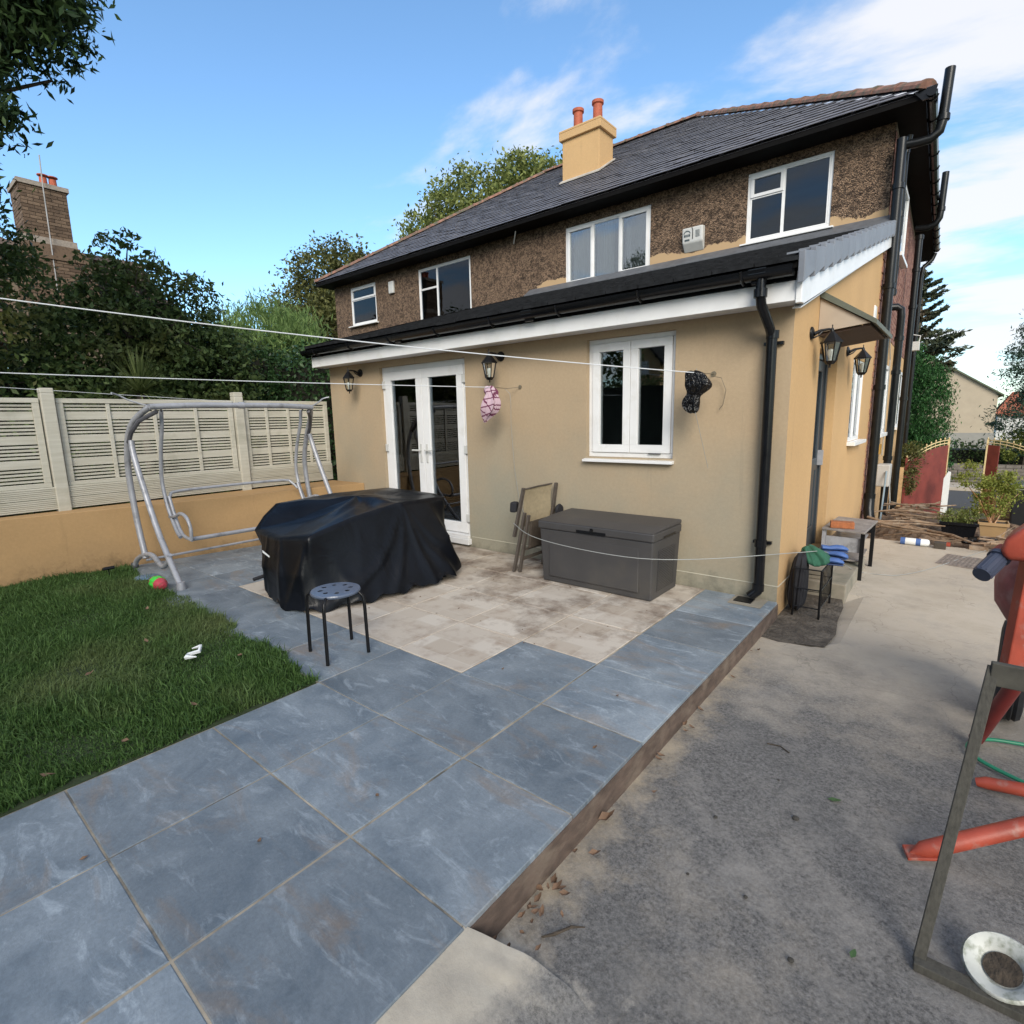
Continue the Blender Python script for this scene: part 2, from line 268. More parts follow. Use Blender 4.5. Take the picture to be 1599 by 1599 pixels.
def concrete():
    m, n, l, b, o = _new('worn_yard_concrete'); w = n.new('ShaderNodeNewGeometry'); p = w.outputs['Position']
    sp = n.new('ShaderNodeSeparateXYZ'); l.new(p, sp.inputs[0])
    far = ramp(n, l, noise(n, l, p, 2.2, 8, 0.66), (0.36, 0.31, 0.245), (0.50, 0.44, 0.36), 0.3, 0.7)
    near = ramp(n, l, noise(n, l, p, 70, 8, 0.85), (0.032, 0.031, 0.031), (0.275, 0.262, 0.248), 0.36, 0.70)
    near = ramp(n, l, noise(n, l, p, 3.0, 8, 0.7), near, (0.29, 0.27, 0.245), 0.50, 0.80)
    g = nd(n, 'ShaderNodeMapRange'); g.inputs[1].default_value = -1.9; g.inputs[2].default_value = -0.2; g.inputs[3].default_value = 0.30; g.inputs[4].default_value = 0.78; l.new(sp.outputs[1], g.inputs[0])
    a = nd(n, 'ShaderNodeMath', operation='ADD'); l.new(noise(n, l, p, 1.3, 8, 0.68), a.inputs[0]); l.new(g.outputs[0], a.inputs[1])
    c = ramp(n, l, a.outputs[0], near, far, 0.85, 1.2)
    # pale laitance along the foot of the patio
    e = nd(n, 'ShaderNodeMapRange'); e.inputs[1].default_value = 0.42; e.inputs[2].default_value = 0.0; e.inputs[3].default_value = -0.3; e.inputs[4].default_value = 0.2; l.new(sp.outputs[0], e.inputs[0])
    a2 = nd(n, 'ShaderNodeMath', operation='ADD'); l.new(noise(n, l, p, 4.0, 6, 0.7), a2.inputs[0]); l.new(e.outputs[0], a2.inputs[1])
    c = ramp(n, l, a2.outputs[0], c, (0.42, 0.35, 0.255), 0.5, 0.85)
    c = ramp(n, l, noise(n, l, p, 1.1, 9, 0.72), c, (0.10, 0.098, 0.095), 0.50, 0.85)
    # cement slurry splashed around the ramp
    px_ = nd(n, 'ShaderNodeVectorMath', operation='DISTANCE'); l.new(p, px_.inputs[0]); px_.inputs[1].default_value = (0.12, -4.25, -0.15)
    e3 = nd(n, 'ShaderNodeMapRange'); e3.inputs[1].default_value = 0.95; e3.inputs[2].default_value = 0.45; e3.inputs[3].default_value = -0.25; e3.inputs[4].default_value = 0.30; l.new(px_.outputs['Value'], e3.inputs[0])
    a3 = nd(n, 'ShaderNodeMath', operation='ADD'); l.new(noise(n, l, p, 7.0, 10, 0.75), a3.inputs[0]); l.new(e3.outputs[0], a3.inputs[1])
    c = ramp(n, l, a3.outputs[0], c, (0.44, 0.40, 0.34), 0.5, 0.72)
    # crazing lines
    vo = nd(n, 'ShaderNodeTexVoronoi', feature='DISTANCE_TO_EDGE', Scale=1.15)
    wp = nd(n, 'ShaderNodeMix', data_type='VECTOR') if False else nd(n, 'ShaderNodeVectorMath', operation='MULTIPLY_ADD')
    nzc = nd(n, 'ShaderNodeTexNoise', Scale=3.0, Detail=8.0); l.new(p, nzc.inputs['Vector']); l.new(nzc.outputs['Color'], wp.inputs[0]); wp.inputs[1].default_value = (0.5, 0.5, 0.5); l.new(p, wp.inputs[2]); l.new(wp.outputs[0], vo.inputs['Vector'])
    vm_ = nd(n, 'ShaderNodeMapRange'); vm_.inputs[1].default_value = 0.0; vm_.inputs[2].default_value = 0.005; vm_.inputs[3].default_value = 0.35; vm_.inputs[4].default_value = 0.0; l.new(vo.outputs['Distance'], vm_.inputs[0])
    c = mixc(n, l, vm_.outputs[0], c, (0.07, 0.06, 0.05))
    # cracks and damp dark smears
    st = nd(n, 'ShaderNodeMapping'); l.new(p, st.inputs[0]); st.inputs['Scale'].default_value = (1, 2.2, 1)
    c = ramp(n, l, noise(n, l, st.outputs[0], 5.5, 10, 0.75, 0.9), c, (0.10, 0.092, 0.08), 0.60, 0.80)
    l.new(c, b.inputs['Base Color']); b.inputs['Roughness'].default_value = 0.85
    h = noise(n, l, p, 38, 8, 0.8); bump(n, l, b, h, 0.55, 0.012)
    return m
concm = concrete()
cementm_ = M('fresh_pale_cement', (0.36, 0.325, 0.275), 0.9, 0.25, 5, bs=50, bst=0.5, bd=0.01, c2=(0.20, 0.18, 0.155), c2s=11, c2lo=0.52, c2hi=0.75)
def cement_():
    m, n, l, b, o = _new('trowelled_pale_cement'); w = n.new('ShaderNodeNewGeometry'); p = w.outputs['Position']; sp = n.new('ShaderNodeSeparateXYZ'); l.new(p, sp.inputs[0])
    c = ramp(n, l, noise(n, l, p, 6, 8, 0.7), (0.27, 0.245, 0.21), (0.40, 0.365, 0.31), 0.3, 0.7)
    g = nd(n, 'ShaderNodeMapRange'); g.inputs[1].default_value = -0.06; g.inputs[2].default_value = -0.15; g.inputs[3].default_value = -0.2; g.inputs[4].default_value = 0.42; l.new(sp.outputs[2], g.inputs[0])
    a = nd(n, 'ShaderNodeMath', operation='ADD'); l.new(noise(n, l, p, 9, 10, 0.78), a.inputs[0]); l.new(g.outputs[0], a.inputs[1])
    c = ramp(n, l, a.outputs[0], c, ramp(n, l, noise(n, l, p, 70, 8, 0.85), (0.06, 0.058, 0.056), (0.29, 0.275, 0.255), 0.34, 0.68), 0.5, 0.78)
    l.new(c, b.inputs['Base Color']); b.inputs['Roughness'].default_value = 0.9; bump(n, l, b, noise(n, l, p, 40, 8, 0.8), 0.5, 0.01); return m
cementm = cement_()
riserm = M('stained_riser_cement', (0.105, 0.072, 0.055), 0.9, 0.35, 9, bs=50, bst=0.5, stretch=(1, 1, 2.2), c2=(0.19, 0.145, 0.11), c2s=4)
def fencem_():
    m, n, l, b, o = _new('cream_sage_fence_paint'); src = coords(n, l, (1, 1, 14), per_object=True)
    c = ramp(n, l, noise(n, l, src, 2.2, 6, 0.6), (0.42, 0.395, 0.32), (0.53, 0.505, 0.43), 0.3, 0.7)
    s1 = coords(n, l); c = ramp(n, l, noise(n, l, s1, 2.0, 6, 0.65), c, (0.27, 0.26, 0.20), 0.56, 0.85)
    l.new(c, b.inputs['Base Color']); b.inputs['Roughness'].default_value = 0.7; bump(n, l, b, noise(n, l, src, 30, 4), 0.25, 0.003); return m
fencem = fencem_()
def brickmat(name, a, b_):
    m, n, l, b, o = _new(name); src = coords(n, l); g = n.new('ShaderNodeNewGeometry')
    c = ramp(n, l, g.outputs['Random Per Island'], a, b_, 0, 1)
    c = ramp(n, l, noise(n, l, src, 16, 5), c, tuple(x*0.5 for x in a), 0.52, 0.85)
    l.new(c, b.inputs['Base Color']); b.inputs['Roughness'].default_value = 0.9; bump(n, l, b, noise(n, l, src, 70, 4), 0.4, 0.005); return m
brickm = brickmat('red_brown_brick', (0.16, 0.065, 0.05), (0.29, 0.15, 0.11))
brickm2 = brickmat('buff_brown_brick', (0.085, 0.054, 0.034), (0.17, 0.115, 0.075))
mortarm = M('mortar', (0.28, 0.24, 0.2), 0.95, 0.2, 20)
mortar2 = M('dark_mortar', (0.15, 0.115, 0.08), 0.95, 0.2, 20)
def leafmat(name, dark, light, warm=None, tr=0.3, rough=0.5):
    m, n, l, b, o = _new(name); g = n.new('ShaderNodeNewGeometry'); src = coords(n, l)
    c = ramp(n, l, g.outputs['Random Per Island'], dark, light, 0, 1)
    if warm: c = ramp(n, l, noise(n, l, src, 0.8, 3), c, warm, 0.52, 0.7)
    l.new(c, b.inputs['Base Color']); b.inputs['Roughness'].default_value = rough; b.inputs['Specular IOR Level'].default_value = 0.2
    t = n.new('ShaderNodeBsdfTranslucent'); l.new(c, t.inputs[0]); ms = n.new('ShaderNodeMixShader'); ms.inputs[0].default_value = tr
    l.new(b.outputs[0], ms.inputs[1]); l.new(t.outputs[0], ms.inputs[2]); l.new(ms.outputs[0], o.inputs[0]); return m
lf_dark = leafmat('dark_shrub_leaf', (0.022, 0.046, 0.014), (0.14, 0.20, 0.065), (0.17, 0.17, 0.055))
lf_over = leafmat('ash_leaf', (0.016, 0.036, 0.014), (0.07, 0.12, 0.04), tr=0.25)
lf_olive = leafmat('olive_leaf', (0.05, 0.062, 0.02), (0.15, 0.15, 0.05), tr=0.3)
lf_light = leafmat('fresh_leaf', (0.08, 0.115, 0.03), (0.28, 0.31, 0.10), tr=0.35)
lf_bamboo = leafmat('willow_leaf', (0.085, 0.15, 0.045), (0.21, 0.30, 0.10), tr=0.4)
lf_cyp = leafmat('cypress_leaf', (0.012, 0.048, 0.014), (0.05, 0.14, 0.04), tr=0.15)
lf_mk = leafmat('araucaria_leaf', (0.03, 0.05, 0.035), (0.10, 0.11, 0.06), (0.15, 0.08, 0.045), tr=0.1)
lf_pine = leafmat('blue_green_needle', (0.02, 0.045, 0.03), (0.07, 0.12, 0.075), tr=0.15)
lf_yel = leafmat('yellow_green_leaf', (0.13, 0.17, 0.03), (0.34, 0.36, 0.09), tr=0.4)
lf_palm = leafmat('cordyline_leaf', (0.05, 0.075, 0.02), (0.20, 0.24, 0.09), tr=0.2)
lf_ivy = leafmat('ivy_leaf', (0.014, 0.038, 0.014), (0.06, 0.12, 0.04), tr=0.1, rough=0.35)
grassm = leafmat('lawn_grass', (0.030, 0.070, 0.016), (0.115, 0.200, 0.06), (0.14, 0.18, 0.07), tr=0.3)
lawnsoil = M('lawn_thatch', (0.025, 0.04, 0.012), 0.95, 0.4, 25, bs=60, bst=0.8)
pinkplaid = None
def plaid():
    m, n, l, b, o = _new('pink_plaid_cloth'); src = coords(n, l, rot=(0.2, 0.3, 0.5))
    sp = n.new('ShaderNodeSeparateXYZ'); l.new(src, sp.inputs[0]); c = None
    acc = (0.50, 0.36, 0.42)
    for ax in (0, 2):
        f = nd(n, 'ShaderNodeMath', operation='MULTIPLY'); l.new(sp.outputs[ax], f.inputs[0]); f.inputs[1].default_value = 14.0
        fr = nd(n, 'ShaderNodeMath', operation='FRACT'); l.new(f.outputs[0], fr.inputs[0])
        lt = nd(n, 'ShaderNodeMath', operation='LESS_THAN'); l.new(fr.outputs[0], lt.inputs[0]); lt.inputs[1].default_value = 0.16
        c = mixc(n, l, lt.outputs[0], acc if c is None else c, (0.13, 0.03, 0.07))
    l.new(c, b.inputs['Base Color']); b.inputs['Roughness'].default_value = 0.9; return m
plaidm = plaid()
def covermat():
    m, n, l, b, o = _new('navy_black_pvc_cover'); src = coords(n, l)
    c = ramp(n, l, noise(n, l, src, 3, 5), (0.002, 0.0025, 0.004), (0.004, 0.005, 0.008)); l.new(c, b.inputs['Base Color'])
    b.inputs['Roughness'].default_value = 0.36; b.inputs['Specular IOR Level'].default_value = 0.24
    n1_ = noise(n, l, src, 3.2, 5, 0.5, 1.2); bump(n, l, b, n1_, 0.35, 0.03); return m
coverm = covermat()

# ------------------------------------------------------------ object helpers
def wloc(o):
    v = Vector((0, 0, 0))
    while o is not None: v = v + Vector(o.location); o = o.parent
    return v
def tag(o, label=None, cat=None, group=None, kind=None):
    if label: o['label'] = label
    if cat: o['category'] = cat
    if group: o['group'] = group
    if kind: o['kind'] = kind
    return o
def thing(name, label, cat, loc=(0, 0, 0), rz=0, group=None, kind=None):
    o = bpy.data.objects.new(name, None); o.empty_display_size = 0.1; col.objects.link(o); o.location = loc; o.rotation_euler = (0, 0, rz)
    return tag(o, label, cat, group, kind)
class MB:
    def __init__(s): s.v = []; s.f = []
    def add(s, vs, fs):
        k = len(s.v); s.v += [tuple(p) for p in vs]; s.f += [tuple(i+k for i in f) for f in fs]; return s
    def box(s, x0, x1, y0, y1, z0, z1):
        return s.add([(x0, y0, z0), (x1, y0, z0), (x1, y1, z0), (x0, y1, z0), (x0, y0, z1), (x1, y0, z1), (x1, y1, z1), (x0, y1, z1)],
                     [(0, 3, 2, 1), (4, 5, 6, 7), (0, 1, 5, 4), (1, 2, 6, 5), (2, 3, 7, 6), (3, 0, 4, 7)])
    def obox(s, c, a, b, d):
        c, a, b, d = map(Vector, (c, a, b, d)); P = []
        for k in (-1, 1):
            for (i, j) in ((-1, -1), (1, -1), (1, 1), (-1, 1)): P.append(c+a*i+b*j+d*k)
        return s.add(P, [(0, 3, 2, 1), (4, 5, 6, 7), (0, 1, 5, 4), (1, 2, 6, 5), (2, 3, 7, 6), (3, 0, 4, 7)])
    def bar(s, p, q, w, h, upv=(0, 0, 1)):
        p, q = Vector(p), Vector(q); d = (q-p); a = d/2; x = d.cross(Vector(upv)).normalized(); y = x.cross(d).normalized()
        return s.obox((p+q)/2, x*w/2, y*h/2, a)
    def quad(s, *p): return s.add(p, [tuple(range(len(p)))])
    def prism(s, pts, vec):
        n = len(pts); vec = Vector(vec); P = [Vector(p) for p in pts]; Q = [p+vec for p in P]
        return s.add(P+Q, [tuple(range(n-1, -1, -1)), tuple(range(n, 2*n))]+[(i, (i+1) % n, n+(i+1) % n, n+i) for i in range(n)])
    def tube(s, pts, r, n=8, caps=True, flat=None):
        P = [Vector(p) for p in pts]; R = r if isinstance(r, (list, tuple)) else [r]*len(P)
        rings = []; prev = None
        for i, p in enumerate(P):
            t = (P[min(i+1, len(P)-1)]-P[max(i-1, 0)]).normalized()
            if prev is None:
                a = Vector((0, 0, 1)) if abs(t.z) < 0.9 else Vector((1, 0, 0)); x = t.cross(a).normalized()
            else: x = (prev - t*prev.dot(t)).normalized()
            prev = x; y = t.cross(x)
            rings.append([p + (x*math.cos(2*math.pi*k/n)+y*math.sin(2*math.pi*k/n))*R[i] for k in range(n)])
        vs = [v for rr in rings for v in rr]; fs = []
        for i in range(len(P)-1):
            for k in range(n): fs.append((i*n+k, i*n+(k+1) % n, (i+1)*n+(k+1) % n, (i+1)*n+k))
        if caps: fs += [tuple(range(n-1, -1, -1)), tuple((len(P)-1)*n+k for k in range(n))]
        return s.add(vs, fs)
    def lathe(s, prof, c, n=16, axis='z', caps=True):
        c = Vector(c); vs = []; fs = []
        for (r, z) in prof:
            for k in range(n):
                a = 2*math.pi*k/n; x, y = r*math.cos(a), r*math.sin(a)
                vs.append(c+Vector((x, y, z)) if axis == 'z' else c+Vector((z, x, y)) if axis == 'x' else c+Vector((x, z, y)))
        m = len(prof)
        for i in range(m-1):
            for k in range(n): fs.append((i*n+k, i*n+(k+1) % n, (i+1)*n+(k+1) % n, (i+1)*n+k))
        if caps and prof[0][0] > 1e-4: fs.append(tuple(range(n-1, -1, -1)))
        if caps and prof[-1][0] > 1e-4: fs.append(tuple((m-1)*n+k for k in range(n)))
        return s.add(vs, fs)
    def build(s, name, mat, parent=None, smooth=False, soft=False, bevel=0.0, label=None, kind=None, cat=None, group=None, recalc=False):
        off = wloc(parent) if parent is not None else Vector((0, 0, 0))
        me = bpy.data.meshes.new(name); me.from_pydata([tuple(Vector(v)-off) for v in s.v], [], s.f); me.materials.append(mat)
        if recalc or smooth:
            import bmesh
            bm = bmesh.new(); bm.from_mesh(me); bmesh.ops.recalc_face_normals(bm, faces=bm.faces); bm.to_mesh(me); bm.free()
        if smooth: me.shade_smooth() if hasattr(me, 'shade_smooth') else None
        me.update(); o = bpy.data.objects.new(name, me); col.objects.link(o)
        if parent is not None: o.parent = parent
        if smooth and not soft:
            try: me.set_sharp_from_angle(angle=rad(40))
            except Exception: pass
        if bevel:
            b = o.modifiers.new('bevel', 'BEVEL'); b.width = bevel; b.segments = 2; b.limit_method = 'ANGLE'
        return tag(o, label, cat, group, kind)
def dup(root, loc=None, rz=None, label=None, group=None):
    r = root.copy(); col.objects.link(r)
    if loc is not None: r.location = loc
    if rz is not None: r.rotation_euler = (0, 0, rz)
    if label: r['label'] = label
    if group: r['group'] = group
    for ch in list(root.children):
        c = ch.copy(); col.objects.link(c); c.parent = r
        for g in list(ch.children):
            d = g.copy(); col.objects.link(d); d.parent = c
    return r
def link_piece(name, me, loc, parent, rot=None):
    o = bpy.data.objects.new(name, me); col.objects.link(o); o.parent = parent
    o.location = Vector(loc)-wloc(parent) if parent is not None else loc
    if rot: o.rotation_euler = rot
    return o
def struct(o): o['kind'] = 'structure'; return o
def np_mesh(name, verts, loops_per_face, mat, parent=None, label=None, cat=None, kind=None, group=None, smooth=False):
    """verts (n,3) where every consecutive k verts form one face"""
    k = loops_per_face; nv = len(verts); nf = nv//k
    if parent is not None: verts = verts - np.array(wloc(parent))
    me = bpy.data.meshes.new(name); me.vertices.add(nv); me.vertices.foreach_set('co', verts.astype(np.float32).ravel())
    me.loops.add(nv); me.loops.foreach_set('vertex_index', np.arange(nv, dtype=np.int32))
    me.polygons.add(nf); me.polygons.foreach_set('loop_start', (np.arange(nf)*k).astype(np.int32))
    try: me.polygons.foreach_set('loop_total', np.full(nf, k, dtype=np.int32))
    except Exception: pass
    me.materials.append(mat); me.update(calc_edges=True); me.validate()
    o = bpy.data.objects.new(name, me); col.objects.link(o)
    if parent is not None: o.parent = parent
    return tag(o, label, cat, group, kind)
def leaf_cloud(rs, blobs, n, size, clump=0.35, per=60, asp=0.5, droop=0.3, shell=0.55, gaps=0.0):
    """leaves as small rhombi gathered in clumps through the outer volume of ellipsoid blobs"""
    B = np.array([[*b[0], *b[1]] for b in blobs], dtype=float)
    wts = (B[:, 3]*B[:, 4]*B[:, 5])**(2/3); wts /= wts.sum()
    nc = max(1, n//per); bi = rs.choice(len(B), nc, p=wts)
    d = rs.normal(size=(nc, 3)); d /= np.linalg.norm(d, axis=1)[:, None]
    r = shell+(1-shell)*rs.random(nc)**0.6 + rs.normal(0, 0.05, nc)
    cc = B[bi, :3]+d*B[bi, 3:6]*r[:, None]
    cs = clump*(0.5+rs.random(nc))
    li = rs.integers(0, nc, n); p = cc[li]+rs.normal(size=(n, 3))*cs[li][:, None]*np.array([1, 1, 0.75])*0.55
    u = rs.normal(size=(n, 3)); u[:, 2] -= droop; u /= np.linalg.norm(u, axis=1)[:, None]
    w = rs.normal(size=(n, 3)); w -= u*(w*u).sum(1)[:, None]; w /= np.linalg.norm(w, axis=1)[:, None]
    s = size*(0.6+0.8*rs.random(n))[:, None]
    nn = np.cross(u, w)
    q = np.stack([p-u*s*0.5, p+w*s*asp*0.5+nn*s*0.08, p+u*s*0.5, p-w*s*asp*0.5+nn*s*0.08], axis=1)
    return q.reshape(-1, 3), cc
def tree(name, label, base, h0, blobs, n, size, mat, group=None, cat='tree', trunk_r=0.15, seed=1, kindlimb=14, bark=barkm, **kw):
    rs = np.random.default_rng(seed)
    t = thing(name, label, cat, base, group=group)
    v, cc = leaf_cloud(rs, blobs, n, size, **kw)
    np_mesh('crown', v, 4, mat, t)
    b = MB(); base = Vector(base); c0 = Vector(blobs[0][0]); top = Vector((c0.x*0.6+base.x*0.4, c0.y*0.6+base.y*0.4, max(c0.z, base.z+h0)))
    mid = base.lerp(top, 0.5)+Vector((0.05*h0, -0.03*h0, 0))
    b.tube([base, base.lerp(mid, 0.5), mid, top], [trunk_r*1.25, trunk_r, trunk_r*0.8, trunk_r*0.35], 9)
    for i in range(min(kindlimb, len(cc))):
        e = Vector(cc[rs.integers(0, len(cc))]); s = base.lerp(top, 0.35+0.6*rs.random()); m_ = s.lerp(e, 0.5)+Vector((0, 0, 0.12*(e-s).length))
        b.tube([s, m_, e], [trunk_r*0.38, trunk_r*0.22, trunk_r*0.06], 5)
    b.build('trunk', bark, t, smooth=True)
    return t
def pieces(name, mat, parent, items, cap=280, centre=CAM, bevel=0):
    """items: list of MB; nearest `cap` become parts, the rest one stuff part"""
    def key(m): return (Vector(m.v[0])-centre).length
    items = sorted(items, key=key)
    for m in items[:cap]:
        o = m.build(name, mat, parent)
    if len(items) > cap:
        r = MB()
        for m in items[cap:]: r.add(m.v, m.f)
        r.build(name+'_field', mat, parent, kind='stuff')
def wallgrid(u0, u1, vlo, vhi, holes, P, depth, mat, name, parent, revmat=None, inner=True):
    """P(u,v,d) -> point; vlo/vhi functions of u or numbers; holes (u0,u1,v0,v1). outer face at d=0, inner at d=depth"""
    f = lambda g, u: g(u) if callable(g) else g
    us = sorted(set([u0, u1]+[h[0] for h in holes]+[h[1] for h in holes]))
    us = [u for u in us if u0 <= u <= u1]; b = MB()
    for a, c in zip(us[:-1], us[1:]):
        hs = sorted([h for h in holes if h[0] <= a+1e-6 and h[1] >= c-1e-6], key=lambda h: h[2])
        lo = (f(vlo, a), f(vlo, c))
        segs = []; cur = lo
        for h in hs: segs.append((cur, (h[2], h[2]))); cur = (h[3], h[3])
        segs.append((cur, (f(vhi, a), f(vhi, c))))
        for s0, s1 in segs:
            b.quad(P(a, s0[0], 0), P(c, s0[1], 0), P(c, s1[1], 0), P(a, s1[0], 0))
            if inner: b.quad(P(a, s0[0], depth), P(a, s1[0], depth), P(c, s1[1], depth), P(c, s0[1], depth))
    for (a, c, v0, v1) in holes:
        b.quad(P(a, v0, 0), P(a, v1, 0), P(a, v1, depth), P(a, v0, depth)); b.quad(P(c, v0, 0), P(c, v0, depth), P(c, v1, depth), P(c, v1, 0))
        b.quad(P(a, v1, 0), P(c, v1, 0), P(c, v1, depth), P(a, v1, depth)); b.quad(P(a, v0, 0), P(a, v0, depth), P(c, v0, depth), P(c, v0, 0))
    return b.build(name, mat, parent, recalc=False)
# ------------------------------------------------------------ ground, patio, yard
SX, SY, Y0, XE = 0.61215, 0.61514, -3.7502, 0.008
def gz(x, y):
    t = min(1, max(0, (y-5.0)/7.5)); t = t*t*(3-2*t); return -0.30 - 0.95*t - 0.0*x
def ground():
    xs = [-600, -300, -120, -60, -30, -20, -14, -10, -6, -3, -1, 0, 1, 2, 3, 5, 8, 14, 30, 80, 300, 600]
    ys = [-600, -200, -60, -20, -10, 0, 3, 4, 5, 6, 7, 8, 9, 10, 11, 12, 13, 14, 16, 20, 30, 60, 150, 300, 600]
    b = MB(); vs = [(x, y, gz(x, y)) for y in ys for x in xs]; n = len(xs)
    b.add(vs, [(j*n+i, j*n+i+1, (j+1)*n+i+1, (j+1)*n+i) for j in range(len(ys)-1) for i in range(n-1)])
    struct(b.build('ground', M('earth_and_rough_grass', (0.06, 0.065, 0.03), 0.95, 0.35, 0.6, bs=20, bst=0.8, bd=0.03, c2=(0.10, 0.075, 0.045), c2s=1.5), smooth=False))
ground()
b = MB(); rs = np.random.default_rng(3)
nx, ny = 40, 60
X = np.linspace(0.012, 6.5, nx); Yv = np.linspace(-9, 3.9, ny)
vs = []
for j, y in enumerate(Yv):
    for i, x in enumerate(X):
        yy = y + (rs.normal(0, 0.03) if j == ny-1 else 0); z = -0.15+0.006*math.sin(x*2.1+y)*math.sin(y*1.3)
        if x < 0.42 and -0.45 < y < 1.0: z = -0.19
        vs.append((x, yy, z))
b.add(vs, [(j*nx+i, j*nx+i+1, (j+1)*nx+i+1, (j+1)*nx+i) for j in range(ny-1) for i in range(nx-1)])
for k, (x, y, z) in enumerate([v for v in vs[(ny-1)*nx:]]): pass
b.add([(X[i], vs[(ny-1)*nx+i][1], -0.15) for i in range(nx)]+[(X[i], vs[(ny-1)*nx+i][1]+0.03, -0.32) for i in range(nx)], [(i+1, i, nx+i, nx+i+1) for i in range(nx-1)])
struct(b.build('concrete_yard', concm, smooth=False))
b = MB(); P = [(0.0, -0.47), (0.14, -0.50), (0.30, -0.45), (0.44, -0.42), (0.46, -0.1), (0.42, 0.25), (0.41, 0.6), (0.36, 0.86), (0.0, 0.9)]
b.add([(x, y, -0.1445+0.004*math.sin(9*x+7*y)) for x, y in P], [tuple(range(len(P)))])
struct(b.build('bare_soil_patch', M('damp_earth', (0.085, 0.07, 0.055), 0.95, 0.4, 14, bs=40, bst=1.0, bd=0.03, c2=(0.17, 0.145, 0.115), c2s=6)))
patio = MB().box(-6.45, XE-0.012, -9, 0.0, -0.32, -0.005).build('patio', groutm); struct(patio)
MB().box(XE-0.012, XE+0.006, -9, 0.0, -0.32, -0.021).build('riser', riserm, patio)
def slab_mesh(w, h, mt, nm):
    bb = MB(); e = 0.003
    bb.add([(0, 0, -0.02), (w, 0, -0.02), (w, h, -0.02), (0, h, -0.02), (0, 0, -e), (w, 0, -e), (w, h, -e), (0, h, -e), (e, e, 0), (w-e, e, 0), (w-e, h-e, 0), (e, h-e, 0)],
           [(0, 1, 5, 4), (1, 2, 6, 5), (2, 3, 7, 6), (3, 0, 4, 7), (4, 5, 9, 8), (5, 6, 10, 9), (6, 7, 11, 10), (7, 4, 8, 11), (8, 9, 10, 11)])
    me = bpy.data.meshes.new(nm); me.from_pydata(bb.v, [], bb.f); me.materials.append(mt); return me
J = 0.008
full_s = slab_mesh(SX-J, SY-J, slabm, 'slate_slab'); full_t = slab_mesh(SX-J, SY-J, travm, 'beige_slab')
last_s = slab_mesh(SX-J, SY+0.052-J, slabm, 'slate_slab_end'); last_t = slab_mesh(SX-J, SY+0.052-J, travm, 'beige_slab_end')
for i in range(0, 10):
    for j in range(-5, 6):
        if i >= 3 and j < 1: continue
        beige = (2 <= i < 7 and j >= 2) or (i == 1 and j >= 3)
        me = (last_t if beige else last_s) if j == 5 else (full_t if beige else full_s)
        x = XE-(i+1)*SX+J/2+ (J/2 if i == 0 else 0); y = Y0+j*SY+J/2
        o = link_piece('paving_slab', me, (x, y, random.uniform(-0.0015, 0.0015)), patio)
# pale cement ramp that laps against the slab edge
b = MB(); nu, nv = 130, 20; vs = []
for u in range(nu):
    for v in range(nv):
        t = v/(nv-1); w_ = u*0.35; wd = 0.35+0.05*math.sin(w_*0.35+1.0)+0.03*math.sin(w_*1.7)+0.02*math.sin(w_*3.9)+0.012*math.sin(w_*9.1)
        x = -0.0005+t*wd; s = (u/(nu-1))**1.3
        y = -3.735+0.10*math.sin(t*math.pi*0.8)+0.05*t - s*5.2
        z = -0.0035-0.1495*(1-(1-t)**1.7) + 0.004*math.sin(u*0.31+v*1.0)*math.sin(math.pi*t)
        if u == 0: z = z-0.05
        vs.append((x, y, z))
b.add(vs, [(u*nv+v, (u+1)*nv+v, (u+1)*nv+v+1, u*nv+v+1) for u in range(nu-1) for v in range(nv-1)])
struct(b.build('cement_ramp', cementm, smooth=True))
# lawn
lawn = MB().box(-6.42, XE-3*SX-0.006, -9, Y0+SY-0.012, -0.31, -0.001).build('lawn', lawnsoil); struct(lawn)
def grass():
    rs = np.random.default_rng(5); n = 300000
    # denser near the camera's side of the lawn
    x = -6.4+rs.random(n)*4.56; y = -6.6+rs.random(n)*3.66
    edge_y = -3.11+0.045*(-1.84-x)+0.035*np.sin(x*7)+0.02*np.sin(x*23)
    edge_x = -1.85+0.02*np.sin(y*9)+0.012*np.sin(y*31)
    k = (y < edge_y) & (x < edge_x); x, y = x[k], y[k]; n = len(x)
    cl = 0.5+0.5*np.sin(x*5.1+1.3*np.sin(y*3.7))*np.sin(y*4.3+x)
    h = (0.035+0.045*rs.random(n)+0.05*(rs.random(n) > 0.93))*(0.5+0.8*cl); w = 0.0022+0.0022*rs.random(n)
    a = rs.random(n)*6.283; lean = rs.normal(0, 0.5, n)+0.35; b2 = a+rs.normal(0, 0.6, n)+np.sin(x*2.3)*1.2
    lx, ly = np.cos(b2)*lean, np.sin(b2)*lean; px, py = -np.sin(a)*w, np.cos(a)*w
    z0 = np.full(n, -0.02)
    p0 = np.stack([x-px, y-py, z0], 1); p1 = np.stack([x+px, y+py, z0], 1)
    m = np.stack([x+lx*h*0.35, y+ly*h*0.35, z0+h*0.62], 1); e = np.stack([px*0.8, py*0.8, 0*w], 1)
    tp = np.stack([x+lx*h*1.0, y+ly*h*1.0, z0+h*(1.0-0.25*np.abs(lean))], 1)
    q1 = np.stack([p0, p1, m+e, m-e], 1); q2 = np.stack([m-e, m+e, tp+e*0.15, tp-e*0.15], 1)
    v = np.concatenate([q1, q2], 1).reshape(-1, 3)
    o = np_mesh('lawn_grass', v, 4, grassm); tag(o, 'short green grass of the lawn beside the patio', 'grass', kind='stuff')
grass()
